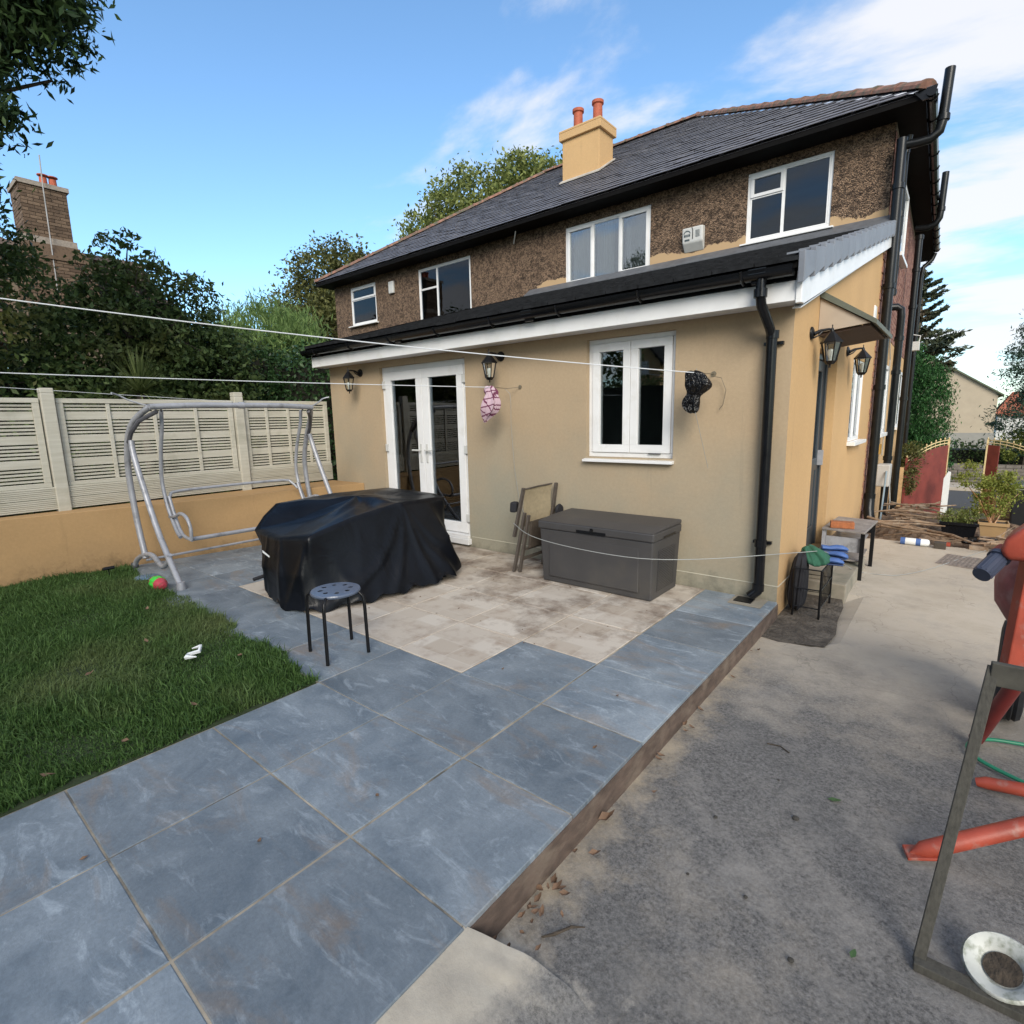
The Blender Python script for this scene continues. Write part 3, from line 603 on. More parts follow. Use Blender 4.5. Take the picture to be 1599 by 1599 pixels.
# ------------------------------------------------------------ the house
house = thing('house', 'semi-detached house with slate hipped roof, brown pebbledash and ochre single-storey extension', 'house', (0, 0, 0))
WT = 0.28
ZB = -0.32
FD = (-5.155, -3.535, 0.10, 2.285)      # french doors
KW = (-1.86, -0.945, 1.165, 2.305)      # kitchen window
wallgrid(-6.35, 0.0, ZB, 2.42, [FD, KW], lambda u, v, d: (u, d, v), WT, rend_back, 'rear_wall', house)
ext_top = lambda y: 2.42+(y)*0.283
SD = (1.03, 1.97, 0.12, 2.14); SW = (3.05, 3.98, 1.19, 2.20)
wallgrid(0.0, 5.1, ZB, ext_top, [SD, SW], lambda u, v, d: (-d, u, v), WT, rend_side, 'side_wall', house)
b = MB(); b.quad((-6.35, 5.1, ZB), (-6.35, 0, ZB), (-6.35, 0, 2.42), (-6.35, 5.1, 3.86)); b.build('party_side_wall', rend_side, house)
# scored plinth line
MB().box(-3.5, 0.0, -0.004, 0.004, 0.126, 0.1335).build('plinth_line', M('pale_bead', (0.5, 0.47, 0.38), 0.6, 0.1), house)
MB().bar((0.003, 0.0, 0.128), (0.003, 0.95, 0.128), 0.006, 0.007).build('plinth_line', MATS['pale_bead'], house)
# dark interior of the extension
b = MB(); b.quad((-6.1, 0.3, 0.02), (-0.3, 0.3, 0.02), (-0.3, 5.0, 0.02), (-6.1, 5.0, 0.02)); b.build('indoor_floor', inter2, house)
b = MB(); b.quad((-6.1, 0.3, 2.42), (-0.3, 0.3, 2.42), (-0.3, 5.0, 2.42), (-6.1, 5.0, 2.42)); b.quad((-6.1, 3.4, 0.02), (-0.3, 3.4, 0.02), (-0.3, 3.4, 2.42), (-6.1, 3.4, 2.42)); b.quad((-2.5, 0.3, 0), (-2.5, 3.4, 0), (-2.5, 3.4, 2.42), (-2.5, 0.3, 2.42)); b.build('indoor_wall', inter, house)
# upper storey
UW = {'w1': (-12.94, -11.76, 4.32, 5.36), 'w2': (-10.0, -8.16, 3.92, 5.35), 'w3': (-5.50, -3.64, 4.22, 5.34), 'w4': (-1.96, -0.74, 4.32, 5.37)}
YU = 5.1
wallgrid(-13.71, 0.0, ZB, 5.505, list(UW.values()), lambda u, v, d: (u, YU+d, v), 0.12, dash, 'pebbledash_wall', house)
b = MB(); b.quad((-13.71, 5.1, ZB), (-13.71, 14, ZB), (-13.71, 14, 5.505), (-13.71, 5.1, 5.505)); b.quad((-13.71, 14, ZB), (-0.2, 14, ZB), (-0.2, 14, 5.505), (-13.71, 14, 5.505)); b.build('far_wall', dash, house)
b = MB()
for (x0, x1) in ((-13.5, -11), (-10.6, -7.6), (-6.2, -3.0), (-2.6, -0.15)):
    b.quad((x0, 5.25, 3.3), (x1, 5.25, 3.3), (x1, 8.2, 3.3), (x0, 8.2, 3.3)); b.quad((x0, 8.2, 3.3), (x1, 8.2, 3.3), (x1, 8.2, 5.43), (x0, 8.2, 5.43)); b.quad((x0, 5.25, 5.43), (x1, 5.25, 5.43), (x1, 8.2, 5.43), (x0, 8.2, 5.43))
    b.quad((x0, 5.25, 3.3), (x0, 8.2, 3.3), (x0, 8.2, 5.43), (x0, 5.25, 5.43)); b.quad((x1, 5.25, 3.3), (x1, 8.2, 3.3), (x1, 8.2, 5.43), (x1, 5.25, 5.43))
b.build('bedroom_wall', inter, house)
# side wall of the main house (tapers a little away from the extension line)
wx = lambda y: -0.022*(y-5.1)
b = MB(); b.quad((0, YU, ZB-1.2), (wx(14), 14, ZB-1.2), (wx(14), 14, 5.505), (0, YU, 5.505)); b.build('side_gable_wall', mortarm, house)
b = MB(); rs = np.random.default_rng(8)
for r in range(int(5.9/0.075)):
    z = -0.45+r*0.075; y = 5.1+(0.1125 if r % 2 else 0.0)-0.1125
    while y < 13.9:
        y0, y1 = max(5.1, y), min(13.98, y+0.215)
        # ochre-rendered lower part starts a brick and a half from the corner
        if z < 2.75 and y0 > 5.3: y += 0.225; continue
        if y1-y0 > 0.03 and not (6.5 < y0 < 7.6 and 4.05 < z < 5.25): d = 0.006+0.003*rs.random(); b.box(wx(y0)-0.01, wx(y0)+d, y0, y1, z, z+0.065)
        y += 0.225
b.build('brick', brickm, house, kind='stuff')
for r in range(44):   # toothed brick edge where the extension render stops
    z = -0.20+r*0.09
    if z < 3.7: MB().box(-0.01, 0.009+0.003*(r % 3), 4.86 if r % 2 else 4.93, 5.098, z, z+0.078).build('brick', brickm, house)
MB().add([(0.012, 5.36, -1.4), (wx(14)+0.012, 14.0, -1.4), (wx(14)+0.012, 14.0, 2.75), (0.012, 5.36, 2.75)], [(0, 1, 2, 3)]).build('render_panel', rend_side, house)
# windows on the far side wall
def side_window(y0, y1, z0, z1):
    x = wx((y0+y1)/2)+0.02
    f = MB()
    f.box(x, x+0.04, y0, y1, z1-0.06, z1); f.box(x, x+0.04, y0, y1, z0, z0+0.06); f.box(x, x+0.04, y0, y0+0.06, z0+0.06, z1-0.06); f.box(x, x+0.04, y1-0.06, y1, z0+0.06, z1-0.06)
    f.box(x, x+0.10, y0-0.05, y1+0.05, z0-0.06, z0-0.002)
    o = f.build('window', white, house, bevel=0.004); MB().box(x+0.005, x+0.015, y0+0.06, y1-0.06, z0+0.06, z1-0.06).build('pane', glass, o)
side_window(6.55, 7.55, 4.1, 5.2); side_window(5.75, 6.7, 1.2, 2.3); side_window(10.0, 11.0, 1.2, 2.4)

def casement(name, x0, x1, z0, z1, y, cells, sill=True, fw_=0.045, sash=0.05, lab=None, sillx=0.06):
    """cells: (cx0,cx1,cz0,cz1,opening) in 0..1 of the clear opening"""
    f = MB(); d0, d1 = y, y+0.06
    f.box(x0, x1, d0, d1, z1-fw_, z1); f.box(x0, x1, d0, d1, z0, z0+fw_)
    f.box(x0, x0+fw_, d0, d1, z0+fw_, z1-fw_); f.box(x1-fw_, x1, d0, d1, z0+fw_, z1-fw_)
    fr = f.build('window', white, house, bevel=0.004, label=lab)
    ix0, ix1, iz0, iz1 = x0+fw_, x1-fw_, z0+fw_, z1-fw_
    for (a, c, e, g, op) in cells:
        ax, cx_ = ix0+(ix1-ix0)*a, ix0+(ix1-ix0)*c; ez, gz_ = iz0+(iz1-iz0)*e, iz0+(iz1-iz0)*g
        s = sash if op else 0.022; q = 0.014 if op else -0.004
        m = MB(); yy0, yy1 = y-q, y+0.05
        m.box(ax+0.002, cx_-0.002, yy0, yy1, gz_-s, gz_-0.002); m.box(ax+0.002, cx_-0.002, yy0, yy1, ez+0.002, ez+s)
        m.box(ax+0.002, ax+s, yy0, yy1, ez+s, gz_-s); m.box(cx_-s, cx_-0.002, yy0, yy1, ez+s, gz_-s)
        m.build('sash', white, fr, bevel=0.003)
        g_ = MB().box(ax+s-0.002, cx_-s+0.002, y+0.018, y+0.024, ez+s-0.002, gz_-s+0.002).build('pane', (glass_mid if name == 'w3' else glass_up) if z0 > 3 else glass, fr)
    for (a, c, e, g, op) in cells:
        if a > 0.02 and e < 0.02:
            ax = ix0+(ix1-ix0)*a; 
            MB().box(ax-0.0215, ax+0.0215, y+0.001, y+0.055, iz0, iz1).build('mullion', white, fr)
    if sill: MB().prism([(x0-sillx, y+0.05, z0-0.045), (x0-sillx, y-0.115, z0-0.045), (x0-sillx, y-0.115, z0-0.022), (x0-sillx, y+0.05, z0-0.002)], (x1-x0+2*sillx, 0, 0)).build('sill', white, fr, bevel=0.003)
    return fr
casement('w1', *UW['w1'][:2], *UW['w1'][2:], YU+0.02, [(0, 1, 0, 0.68, False), (0, 1, 0.68, 1, True)])
casement('w2', *UW['w2'][:2], *UW['w2'][2:], YU+0.02, [(0, 0.36, 0, 0.66, False), (0, 0.36, 0.66, 1, False), (0.36, 1, 0, 1, False)])
casement('w3', *UW['w3'][:2], *UW['w3'][2:], YU+0.02, [(0, 0.335, 0, 1, True), (0.335, 0.665, 0, 1, False), (0.665, 1, 0, 1, True)])
casement('w4', *UW['w4'][:2], *UW['w4'][2:], YU+0.02, [(0, 0.44, 0, 0.66, False), (0, 0.44, 0.66, 1, True), (0.44, 1, 0, 1, False)])
casement('kw', *KW[:2], *KW[2:], 0.055, [(0, 0.5, 0.0, 1, True), (0.5, 1, 0.0, 1, True)], sash=0.078, sillx=0.015, lab=None)
MB().box(-1.2, -1.08, 0.03, 0.045, 1.205, 1.212).build('window_stay', rustdark, house)
# curtains
def curtain(x0, x1, z0, z1, y, seed=0):
    n = 40; vs = []
    for k in range(n+1):
        x = x0+(x1-x0)*k/n; yy = y+0.035*math.sin(k*1.5+seed)+0.02*math.sin(k*0.7)
        vs += [(x, yy, z0), (x+0.01*math.sin(k), yy, z1)]
    MB().add(vs, [(2*k, 2*k+2, 2*k+3, 2*k+1) for k in range(n)]).build('curtain', curtm, house, smooth=True)
curtain(-5.42, -5.02, 4.2, 5.3, YU+0.2); curtain(-4.9, -4.5, 4.2, 5.3, YU+0.22, 2); curtain(-4.25, -3.75, 4.2, 5.3, YU+0.2, 3); curtain(-9.95, -9.35, 3.9, 5.3, YU+0.2, 1)
MB().box(-12.82, -11.88, YU+0.075, YU+0.08, 5.02, 5.30).build('blue_blind', M('blue_blind', (0.03, 0.16, 0.36), 0.7, 0.3, 20), house)
# side door and window of the extension
fr = MB(); y0, y1, z0, z1 = SD
fr.box(-0.16, -0.08, y0, y0+0.06, z0, z1); fr.box(-0.16, -0.08, y1-0.06, y1, z0, z1); fr.box(-0.16, -0.08, y0+0.06, y1-0.06, z1-0.06, z1)
dr = fr.build('back_door', doorm, house, bevel=0.004)
d = MB(); d.box(-0.15, -0.10, y0+0.06, y1-0.06, z0, z0+0.22); d.box(-0.15, -0.10, y0+0.06, y0+0.17, z0+0.22, z1-0.06); d.box(-0.15, -0.10, y1-0.17, y1-0.06, z0+0.22, z1-0.06); d.box(-0.15, -0.10, y0+0.17, y1-0.17, z1-0.17, z1-0.06); d.box(-0.15, -0.10, y0+0.17, y1-0.17, 0.95, 1.08)
d.box(-0.15, -0.11, y0+0.17, y1-0.17, z0+0.22, 0.95); d.box(-0.155, -0.095, (y0+y1)/2-0.03, (y0+y1)/2+0.03, z0+0.22, 0.95)
d.build('door_leaf', doorm, dr, bevel=0.006)
MB().box(-0.13, -0.12, y0+0.17, y1-0.17, 1.08, z1-0.17).build('pane', glass, dr)
MB().box(-0.28, 0.05, y0-0.02, y1+0.02, z0-0.03, z0-0.002).build('threshold', whitepl, dr)
MB().box(-0.10, -0.05, y1-0.13, y1-0.10, 1.0, 1.16).build('handle', silver, dr)
sw = MB(); y0, y1, z0, z1 = SW; x = -0.045
sw.box(x, x+0.04, y0, y1, z1-0.05, z1); sw.box(x, x+0.04, y0, y1, z0, z0+0.05); sw.box(x, x+0.04, y0, y0+0.05, z0+0.05, z1-0.05); sw.box(x, x+0.04, y1-0.05, y1, z0+0.05, z1-0.05); sw.box(x, x+0.035, (y0+y1)/2-0.04, (y0+y1)/2+0.04, z0+0.05, z1-0.05)
so = sw.build('window', white, house, bevel=0.004); MB().box(x+0.01, x+0.016, y0+0.05, y1-0.05, z0+0.05, z1-0.05).build('pane', glass, so)
MB().box(-0.1, 0.09, y0-0.04, y1+0.04, z0-0.045, z0-0.001).build('sill', white, so, bevel=0.004)
# french doors
x0, x1, z0, z1 = FD
f = MB(); y = 0.05; F_ = 0.065
f.box(x0, x1, y, y+0.07, z1-F_, z1); f.box(x0, x0+F_, y, y+0.07, z0, z1-F_); f.box(x1-F_, x1, y, y+0.07, z0, z1-F_)
f.box(x0-0.0, x1+0.02, -0.06, 0.28, 0.03, z0-0.001); f.box(x0, x1, -0.035, y-0.001, z0-0.0, z0+0.045); f.box(x0+F_, x1-F_, y, y+0.07, z0, z0+0.05)
fd = f.build('french_doors', white, house, bevel=0.004)
xm = (x0+x1)/2
for a, c, hs in ((x0+F_+0.003, xm-0.003, 1), (xm+0.003, x1-F_-0.003, -1)):
    m = MB(); y_ = y-0.018; s = 0.115; zb, zt = z0+0.055, z1-F_-0.003
    m.box(a, c, y_, y+0.05, zt-s, zt); m.box(a, c, y_, y+0.05, zb, zb+0.13); m.box(a, a+s, y_, y+0.05, zb+0.13, zt-s); m.box(c-s, c, y_, y+0.05, zb+0.13, zt-s)
    leaf = m.build('door_leaf', white, fd, bevel=0.004)
    MB().box(a+s-0.002, c-s+0.002, y+0.01, y+0.02, zb+0.128, zt-s+0.002).build('pane', glass, fd)
    hx = c-0.055 if hs == 1 else a+0.055
    MB().box(hx-0.016, hx+0.016, y_-0.012, y_-0.001, 1.02, 1.26).box(hx-0.01, hx+0.01, y_-0.045, y_-0.012, 1.17, 1.19).box(hx-(0.13 if hs == 1 else 0.01), hx+(0.01 if hs == 1 else 0.13), y_-0.055, y_-0.038, 1.17, 1.19).build('handle', silver if False else whitepl, fd, bevel=0.003)
    for hz in (0.35, 1.2, 2.05):
        e = a-0.02 if hs == 1 else c+0.02
        MB().box(e-0.03, e+0.03, y_-0.014, y_-0.0015, hz-0.05, hz+0.05).build('hinge', whitepl, fd, bevel=0.004)
# ------------------------------------------------------------ extension roof
EZ, ER = 2.62, 4.165; EY0, EY1 = -0.33, 5.098; sl = (ER-EZ)/(EY1-EY0)
ez = lambda y: EZ+(y-EY0)*sl
b = MB(); b.prism([(-6.39, EY0, EZ-0.05), (-6.39, EY1, ER-0.05), (-6.39, EY1, ER-0.01), (-6.39, EY0, EZ-0.01)], (6.49, 0, 0)); b.build('roof_deck', soffitm, house)
items = []; rows = 17; ex = (EY1-EY0)/rows; rs = np.random.default_rng(11)
for r in range(rows):
    ya, yb = EY0+r*ex-0.03, EY0+(r+1)*ex
    for c in range(21):
        xa = -6.38+c*0.3085; xb = min(0.075, xa+0.30); j = rs.normal(0, 0.002)
        m = MB(); m.prism([(xa, ya, ez(ya)+0.004+j), (xa, yb, ez(yb)-0.004+j), (xa, yb, ez(yb)+0.012+j), (xa, ya, ez(ya)+0.034+j)], (xb-xa, 0, 0)); items.append(m)
pieces('roof_tile', rooftile, house, items, 200)
for k in range(16):
    ya = EY0-0.02+k*0.337; yb = ya+0.345
    if yb > EY1: yb = EY1-0.002
    zt = 0.06
    MB().prism([(0.078, ya, ez(ya)+zt), (0.078, yb-0.006, ez(yb)+zt-0.035), (0.078, yb-0.006, ez(yb)-0.115), (0.078, ya+0.012, ez(ya)-0.15)], (0.042, 0, 0)).build('verge_cap', vergem, house, bevel=0.004)
    MB().prism([(0.0, ya, ez(ya)+zt+0.001), (0.0, yb, ez(yb)+zt-0.017), (0.0, yb, ez(yb)+zt-0.03), (0.0, ya, ez(ya)+zt-0.012)], (0.077, 0, 0)).build('verge_cap', vergem, house)
MB().prism([(-6.43, EY0, ez(EY0)+0.04), (-6.43, EY1, ez(EY1)+0.04), (-6.43, EY1, ez(EY1)-0.13), (-6.43, EY0, ez(EY0)-0.13)], (0.04, 0, 0)).build('verge_board', soffitm, house)
MB().prism([(-6.41, EY1-0.001, ER+0.13), (-6.41, EY1-0.02, ER+0.13), (-6.41, EY1-0.25, ez(EY1-0.25)+0.045), (-6.41, EY1-0.25, ez(EY1-0.25)+0.03), (-6.41, EY1-0.001, ER+0.02)], (6.48, 0, 0)).build('flashing', leadm, house)
# white fascia, soffit, bargeboard
MB().box(-6.36, 0.085, -0.262, -0.24, 2.36, 2.50).build('fascia', white, house, bevel=0.003)
MB().box(-6.36, 0.056, -0.262, -0.24, 2.501, 2.585).build('eaves_strip', blackpl, house)
MB().box(-6.355, 0.06, -0.24, -0.002, 2.37, 2.382).build('soffit', white, house)
MB().box(-6.375, -6.36, -0.262, 0.0, 2.36, 2.55).build('fascia_end', white, house)
b = MB(); bz = lambda y: ez(y)-0.13
b.prism([(0.06, -0.262, 2.355), (0.06, -0.12, 2.355), (0.06, 5.0, bz(5.0)-0.16), (0.06, 5.0, bz(5.0)), (0.06, -0.262, bz(-0.262))], (0.024, 0, 0)); b.build('bargeboard', white, house, bevel=0.003)
MB().prism([(0.001, -0.10, 2.33), (0.001, 5.0, bz(5.0)-0.155), (0.001, 5.0, bz(5.0)-0.145), (0.001, -0.10, 2.34)], (0.06, 0, 0)).build('soffit', white, house)
MB().box(0.058, 0.098, -0.275, -0.235, 2.34, 2.56).build('corner_trim', white, house, bevel=0.004)
# gutter and downpipe of the extension
def halfpipe(x0, x1, y, z, r, name, mat, parent):
    m = MB(); n = 10
    def ring(x, rr): return [(x, y+rr*math.cos(math.pi+math.pi*k/n), z+rr*math.sin(math.pi+math.pi*k/n)*0.95) for k in range(n+1)]
    A, B_, C_, D = ring(x0, r), ring(x1, r), ring(x0, r-0.006), ring(x1, r-0.006); o = 0
    m.add(A+B_, [(k, k+1, n+2+k, n+1+k) for k in range(n)]); m.add(C_+D, [(k+1, k, n+1+k, n+2+k) for k in range(n)])
    m.add([A[0], B_[0], D[0], C_[0]], [(0, 1, 2, 3)]); m.add([A[-1], B_[-1], D[-1], C_[-1]], [(3, 2, 1, 0)])
    m.add(A, [tuple(range(n+1))]); m.add(B_, [tuple(range(n, -1, -1))])
    return m.build(name, mat, parent, smooth=True)
GY, GZ = -0.338, 2.585
gut = halfpipe(-6.44, 0.05, GY, GZ, 0.072, 'gutter', blackpl, house)
for k in range(8):
    x = -6.1+k*0.83; MB().tube([(x, GY-0.076, GZ+0.002), (x, GY-0.056, GZ-0.05), (x, GY, GZ-0.078), (x, GY+0.055, GZ-0.05), (x, GY+0.073, GZ+0.0)], 0.011, 6).box(x-0.018, x+0.018, GY+0.068, -0.263, GZ-0.075, GZ+0.005).build('gutter_bracket', blackpl, gut)
for x in (-4.3, -2.3, -0.18): MB().tube([(x-0.05, GY, GZ-0.072), (x+0.05, GY, GZ-0.072)], 0.02, 8).box(x-0.06, x+0.06, GY-0.067, GY-0.05, GZ-0.03, GZ+0.008).build('gutter_union', blackpl, gut)
dp = MB(); dp.tube([(-0.165, GY, GZ-0.05), (-0.165, GY, 2.40)], 0.036, 12); dp.tube([(-0.165, GY, 2.42), (-0.16, GY+0.02, 2.35), (-0.145, -0.12, 2.21), (-0.135, -0.075, 2.14)], 0.036, 12)
dp.tube([(-0.135, -0.075, 2.16), (-0.128, -0.075, 0.14)], 0.040, 14)
dp.tube([(-0.128, -0.075, 0.15), (-0.135, -0.08, 0.09), (-0.19, -0.10, 0.035)], 0.041, 12)
do = dp.build('downpipe', blackpl, house, smooth=True)
for z in (2.43, 2.16, 0.5, 0.12): MB().tube([(-0.132 if z < 2.3 else -0.165, -0.075 if z < 2.3 else GY, z-0.03), (-0.132 if z < 2.3 else -0.165, -0.075 if z < 2.3 else GY, z+0.03)], 0.047, 14).build('pipe_collar', blackpl, do, smooth=True)
for z in (2.1, 0.5): MB().box(-0.205, -0.06, -0.035, -0.002, z-0.012, z+0.012).build('pipe_clip', blackpl, do)
g = MB(); g.box(-0.32, -0.06, -0.26, -0.02, 0.001, 0.006); g.build('drain_surround', stepm, house)
g = MB(); g.box(-0.29, -0.15, -0.20, -0.07, 0.007, 0.014); g.build('drain_grate', blackmt, house)
# ------------------------------------------------------------ main roof
EX0, EX1, YE, ZE, RY, RZ = -13.98, 0.33, 4.65, 5.60, 9.5, 8.69
tp = (RZ-ZE)/(RY-YE); dirv = Vector((0, RY-YE, RZ-ZE)).normalized(); nrm = Vector((0, -dirv.z, dirv.y))
b = MB(); RL, RR = Vector((EX0+4.85, RY, RZ)), Vector((EX1-4.85, RY, RZ)); YF = 14.35
A = Vector((EX0, YE, ZE)); B_ = Vector((EX1, YE, ZE)); C_ = Vector((EX1-0.2, YF, ZE)); D = Vector((EX0, YF, ZE)); dz = Vector((0, 0, -0.03))
for q in ((A, B_, RR, RL), (B_, C_, RR), (C_, D, RL, RR), (D, A, RL)): b.quad(*[p+dz for p in q])
b.build('roof', roofslate, house)
items = []; exz = 0.205; hl = math.sqrt((RY-YE)**2+(RZ-ZE)**2); nr = int(hl/exz)+1; rs = np.random.default_rng(12)
for r in range(nr):
    s0, s1 = r*exz-0.02, min(hl, (r+1)*exz+0.03); h0 = max(0, r*exz)*dirv.y; xl, xr = EX0+h0-0.07, EX1-h0+0.07
    x = EX0-0.3+(0.15 if r % 2 else 0.0)
    while x < EX1+0.3:
        a, c = max(x, xl), min(x+0.294, xr)
        if c-a > 0.04:
            j = rs.normal(0, 0.0025); t0, t1 = 0.026+j, 0.004+j
            P0 = A*0+Vector((0, YE, ZE)); p = [P0+dirv*s0+nrm*t0, P0+dirv*s1+nrm*t1, P0+dirv*s1+nrm*(t1-0.008), P0+dirv*s0+nrm*(t0-0.009)]
            m = MB(); m.prism([(a, q.y, q.z) for q in p], (c-a, 0, 0)); items.append(m)
        x += 0.30
pieces('roof_slate', roofslate, house, items, 290)
def ridge_run(p, q, n, start=0.0, r=0.13):
    p, q = Vector(p), Vector(q); d = (q-p)/n; t = d.normalized(); x = t.cross(Vector((0, 0, 1))).normalized(); y = x.cross(t).normalized()
    for k in range(n):
        a = p+d*k; e = p+d*(k+1)+t*0.03; m = MB(); vs = []; ns = 7
        for (c, rr) in ((a, r*1.0), (a+t*0.05, r*1.04), (a+t*0.06, r*0.9), (e, r*0.9)):
            vs += [c+x*rr*math.cos(math.pi*i/ns)+y*(rr*math.sin(math.pi*i/ns)*0.8-0.02+random.uniform(-.002, .002)) for i in range(ns+1)]
        m.add(vs, [(s*(ns+1)+i, s*(ns+1)+i+1, (s+1)*(ns+1)+i+1, (s+1)*(ns+1)+i) for s in range(3) for i in range(ns)]); m.add(vs[:ns+1], [tuple(range(ns+1))])
        m.build('ridge_tile', ridgem, house)
U = Vector((0, 0, 0.02))
ridge_run(B_+U+Vector((0.02, -0.02, 0)), RR+U, 16); ridge_run(A+U, RL+U, 16); ridge_run(RR+U, RL+U, 12)
# eaves: soffit, fascia, side gutter
MB().box(EX0+0.02, EX1-0.02, YE+0.03, YU, 5.50, 5.515).build('soffit', soffitm, house)
MB().box(EX0+0.02, EX1-0.02, YE+0.01, YE+0.03, 5.50, 5.59).build('fascia', soffitm, house)
MB().prism([(0, YU, 5.50), (EX1-0.02, YU, 5.50), (EX1-0.24, YF, 5.50), (-0.2, YF, 5.50)], (0, 0, 0.015)).build('soffit', soffitm, house)
MB().prism([(EX1-0.02, YE+0.03, 5.49), (EX1+0.002, YE+0.03, 5.49), (EX1-0.218, YF, 5.49), (EX1-0.24, YF, 5.49)], (0, 0, 0.10)).build('fascia', soffitm, house)
MB().prism([(EX0, YU, 5.50), (-13.71, YU, 5.50), (-13.71, YF, 5.50), (EX0, YF, 5.50)], (0, 0, 0.015)).build('soffit', soffitm, house)
m = MB(); n = 8; vs = []
for (yy) in (YE-0.05, YF-0.9):
    xc = EX1+0.065-0.0227*(yy-YE); vs += [(xc+0.06*math.cos(math.pi+math.pi*k/n), yy, 5.55+0.06*math.sin(math.pi+math.pi*k/n)) for k in range(n+1)]
m.add(vs, [(k, k+1, n+2+k, n+1+k) for k in range(n)]); m.add(vs[:n+1], [tuple(range(n+1))])
sg = m.build('side_gutter', blackpl, house)
for k in range(14):
    yy = YE+0.1+k*0.66; xc = EX1+0.065-0.0227*(yy-YE); MB().tube([(xc+0.068*math.cos(a), yy, 5.55+0.068*math.sin(a)) for a in (math.pi, 3.9, 4.71, 5.5, 6.28)], 0.009, 5).build('gutter_bracket', blackpl, sg)
MB().prism([(0.2, YE-0.02, 5.60), (0.45, YE-0.02, 5.62), (0.42, YE-0.02, 5.48), (0.3, YE-0.02, 5.48)], (0, 0.03, 0)).build('gutter_stop', blackpl, sg)
# chimney
cf = 6.78; zf = ZE+(cf-YE)*tp
b = MB(); b.box(-6.69, -5.71, cf, cf+0.62, zf-0.3, 7.86); ch = b.build('chimney', rend_side, house, bevel=0.01)
MB().box(-6.75, -5.65, cf-0.06, cf+0.68, 7.861, 8.02).prism([(-6.75, cf-0.06, 8.02), (-5.65, cf-0.06, 8.02), (-5.65, cf+0.68, 8.02), (-6.75, cf+0.68, 8.02)], (0, 0, 0.05)).build('chimney_cap', rend_side, ch, bevel=0.012)
for x in (-6.46, -5.94): MB().lathe([(0.125, 8.071), (0.11, 8.12), (0.105, 8.50), (0.135, 8.52), (0.135, 8.58), (0.10, 8.585), (0.09, 8.45), (0.0, 8.45)], (x, cf+0.32, 0), 16).build('chimney_pot', terra, ch, smooth=True)
MB().prism([(-6.72, cf-0.10, zf-0.02), (-5.66, cf-0.10, zf-0.02), (-5.66, cf+0.64, zf+0.45), (-6.72, cf+0.64, zf+0.45)], (0, 0.0, 0.03)).build('flashing', M('pale_mortar_fillet', (0.42, 0.38, 0.33), 0.9, 0.2), ch)
# ------------------------------------------------------------ pipes on the side wall
def pipe(name, pts, r, collars=(), lab=None):
    o = MB().tube(pts, r, 12).build(name, blackcast, house, smooth=True, label=lab)
    for c in collars: MB().tube([Vector(c)-Vector((0, 0, 0.035)), Vector(c)+Vector((0, 0, 0.035))], r*1.22, 12).build('pipe_collar', blackcast, o, smooth=True)
    return o
pipe('soil_pipe', [(0.095, 4.93, 0.06), (0.095, 4.93, 5.2)], 0.062, [(0.095, 4.93, z) for z in (0.30, 1.9, 3.3, 4.6)])
pipe('soil_pipe_foot', [(0.095, 4.93, 0.30), (0.10, 4.90, 0.10), (0.13, 4.80, -0.05), (0.13, 4.80, -0.25)], 0.07)
pipe('rainwater_pipe', [(0.13, 5.17, 3.2), (0.13, 5.17, 5.15), (0.16, 5.15, 5.3)], 0.036, [(0.13, 5.17, z) for z in (3.25, 4.3, 5.12)])
pipe('vent_pipe', [(0.10, 4.95, 5.12), (0.25, 4.97, 5.11), (0.40, 4.99, 5.12), (0.49, 5.0, 5.19), (0.515, 5.0, 5.32), (0.54, 5.0, 5.92)], 0.058, [(0.52, 5.0, 5.34)])
pipe('soil_pipe', [(0.13, 6.7, -0.5), (0.13, 6.7, 3.1), (0.12, 6.68, 3.22), (0.06, 6.65, 3.26), (-0.06, 6.6, 3.26)], 0.058, [(0.13, 6.7, z) for z in (0.75, 2.2, 2.75)])
pipe('soil_pipe', [(0.10, 9.2, -0.9), (0.10, 9.2, 4.95)], 0.06, [(0.10, 9.2, z) for z in (1.8, 3.6, 4.3, 4.9)])
pipe('vent_pipe', [(0.02, 9.2, 5.08), (0.22, 9.2, 5.06), (0.33, 9.2, 5.10), (0.385, 9.2, 5.2), (0.395, 9.2, 5.32), (0.41, 9.2, 6.0)], 0.056, [(0.395, 9.2, 5.35)])
pipe('rainwater_pipe', [(0.17, 13.3, 5.45), (0.12, 13.3, 5.3), (-0.04, 13.2, 5.12), (-0.06, 13.2, 4.9), (-0.04, 13.2, -1.3)], 0.05, [(-0.06, 13.2, z) for z in (1.2, 3.0)])
MB().tube([(0.03, 5.3, 3.1), (0.05, 5.9, 2.95), (0.05, 6.5, 2.4), (0.05, 6.6, 0.8)], 0.008, 5).build('pipe_cable', cablem, house)
